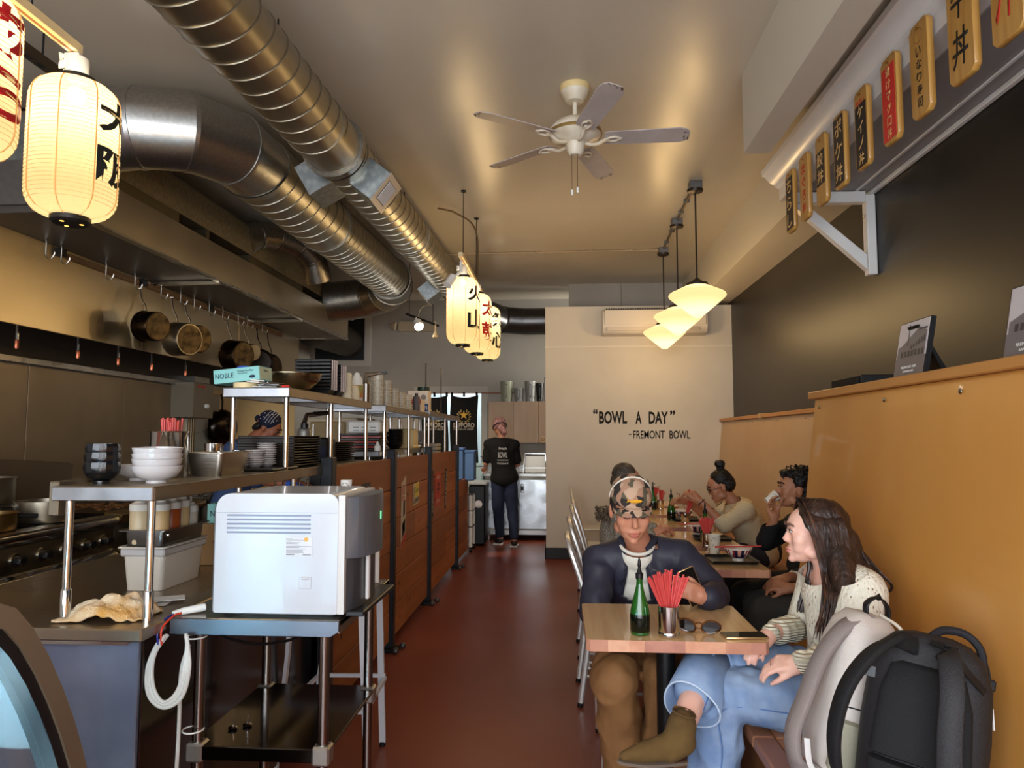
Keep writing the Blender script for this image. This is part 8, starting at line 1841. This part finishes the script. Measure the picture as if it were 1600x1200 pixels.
blob('headscarf', [('e', H_ @ Vector((0, -.018, .045)), (.088, .100, .088), H_.to_3x3().normalized()), ('c', H_ @ Vector((0, -.085, -.03)), H_ @ Vector((.03, -.12, -.11)), .05, .035)], scf, w3, vox=.009, smooth=2)
blob('hair', [('c', H_ @ Vector((.0, -.075, -.03)), H_ @ Vector((.01, -.085, -.09)), .045, .03)], hb, w3, vox=.009); part('mask_strap', MB().tube([H_ @ Vector((.092*math.cos(a), -.018+.104*math.sin(a), .0-.03*math.sin(a))) for a in [2*PI*i/24 for i in range(24)]], .007, 6, loop=True), BLACKP, w3)
yb = 9.27-.135*.72-.05
for s, z, w_, h_ in (('Fresh', 1.285, .10, .035), ('BOWL', 1.20, .12, .07), ('handmade bowls', 1.135, .14, .02), ('TODAY', 1.09, .15, .02)): text('shirt_print', s, WHITEINK, w3, frame((-.755+.015, 9.27-.148, z), (1, .08, 0), (.08, -1, .05)), w=w_, h=h_, ext=.001)
part('sole', MB().box(-.90, -.77, 9.42, 9.62, .0, .022, bev=.01), WHITEP, w3); part('sole', MB().box(-.66, -.555, 9.23, 9.47, .0, .022, bev=.01), WHITEP, w3)
# ---------------------------------------------------------------- cook behind the shelves
J = dict(head=HM((-2.235, 5.28, 1.505), (.86, .05, -.50), (.4, 0, 1), 1.0), neck=(-2.36, 5.28, 1.40), chest=(-2.45, 5.28, 1.22), pel=(-2.52, 5.28, .92), shL=(-2.41, 5.46, 1.34), shR=(-2.41, 5.08, 1.34), elR=(-2.22, 5.03, 1.12), wrR=(-1.98, 5.05, 1.09), elL=(-2.25, 5.46, 1.12), wrL=(-2.0, 5.30, 1.08),
         hipL=(-2.53, 5.37, .88), hipR=(-2.53, 5.19, .88), knL=(-2.50, 5.38, .48), knR=(-2.50, 5.18, .48), anL=(-2.52, 5.38, .09), anR=(-2.52, 5.17, .09), toeL=(-2.38, 5.39, .035), toeR=(-2.38, 5.17, .035))
hR = hand_shapes(HM(J['wrR'], (.95, .1, -.1), (0, -.2, 1)), side=1, curl=(.3, .4, .4, .4)); hL = hand_shapes(HM(J['wrL'], (.9, -.2, -.1), (0, 0, 1)), side=-1, curl=(.3, .4, .4, .4))
c1 = person('cook in a navy patterned headscarf and glasses bending over the counter behind the shelves', J, SKIN('brown', (168, 104, 74), (150, 92, 64)), (-2.52, 5.28, 0), vox=.009, hands=(hL, hR), closed=True, feet=True, lip=(130, 74, 62))
simple_clothes(c1, J, mat('blue_work_shirt', (60, 80, 122), .8), mat('black_trousers', ()), sl=.55, dr=.022, name='shirt')
part('shirt_collar', MB().tube(ringf(lerp(J['neck'], J['head'].to_translation(), .12), Vector((.3, 0, 1)), .066), .010, 8, loop=True), WHITEP, c1)
H_ = J['head']; navyS = mat('navy_bandana', (24, 28, 54), .8); 
blob('headscarf', [('e', H_ @ Vector((0, -.016, .050)), (.094, .088, .080), H_.to_3x3().normalized()), ('e', H_ @ Vector((0, -.10, .02)), (.03, .035, .03), None)], navyS, c1, vox=.008, smooth=2)
mb = MB()
for k in range(4): mb.tube([H_ @ Vector((.0955*math.cos(a), -.03+.02*k+.03*math.sin(a)*0, .050+.083*math.sin(a))) if True else None for a in [PI*i/18 for i in range(19)]], .0016, 4)
rr = random.Random(1)
for k in range(26):
    a = rr.uniform(-.2, PI+.2); e = rr.uniform(-.9, .9); c_ = Vector((.0955*math.cos(a)*math.cos(e*.9), -.016+.090*math.sin(e), .050+.0825*math.sin(a)*math.cos(e*.9)))
    mb.ball(H_ @ c_, .0042, 6)
part('scarf_pattern', mb, WHITEINK, c1)
blob('hair', [('c', H_ @ Vector((.05, -.06, -.02)), H_ @ Vector((.05, -.075, -.045)), .03, .022), ('c', H_ @ Vector((-.05, -.06, -.02)), H_ @ Vector((-.05, -.075, -.045)), .03, .022)], hb, c1, vox=.008)
gl = MB()
for g in (-1, 1): gl.tube([H_ @ Vector((g*.033+.022*math.cos(a), .100-.010*abs(math.cos(a)), -.004+.016*math.sin(a))) for a in [2*PI*i/18 for i in range(18)]], .0015, 5, loop=True); gl.tube([H_ @ Vector((g*.056, .094, .002)), H_ @ Vector((g*.078, .0, .002))], .0015, 5)
part('glasses', gl, CHROME, c1)
blob('glove', [(s[0],)+tuple(s[1:3])+(s[3]+.003, s[4]+.003) for s in hR], mat('blue_glove', ()), c1, vox=.006, smooth=1)
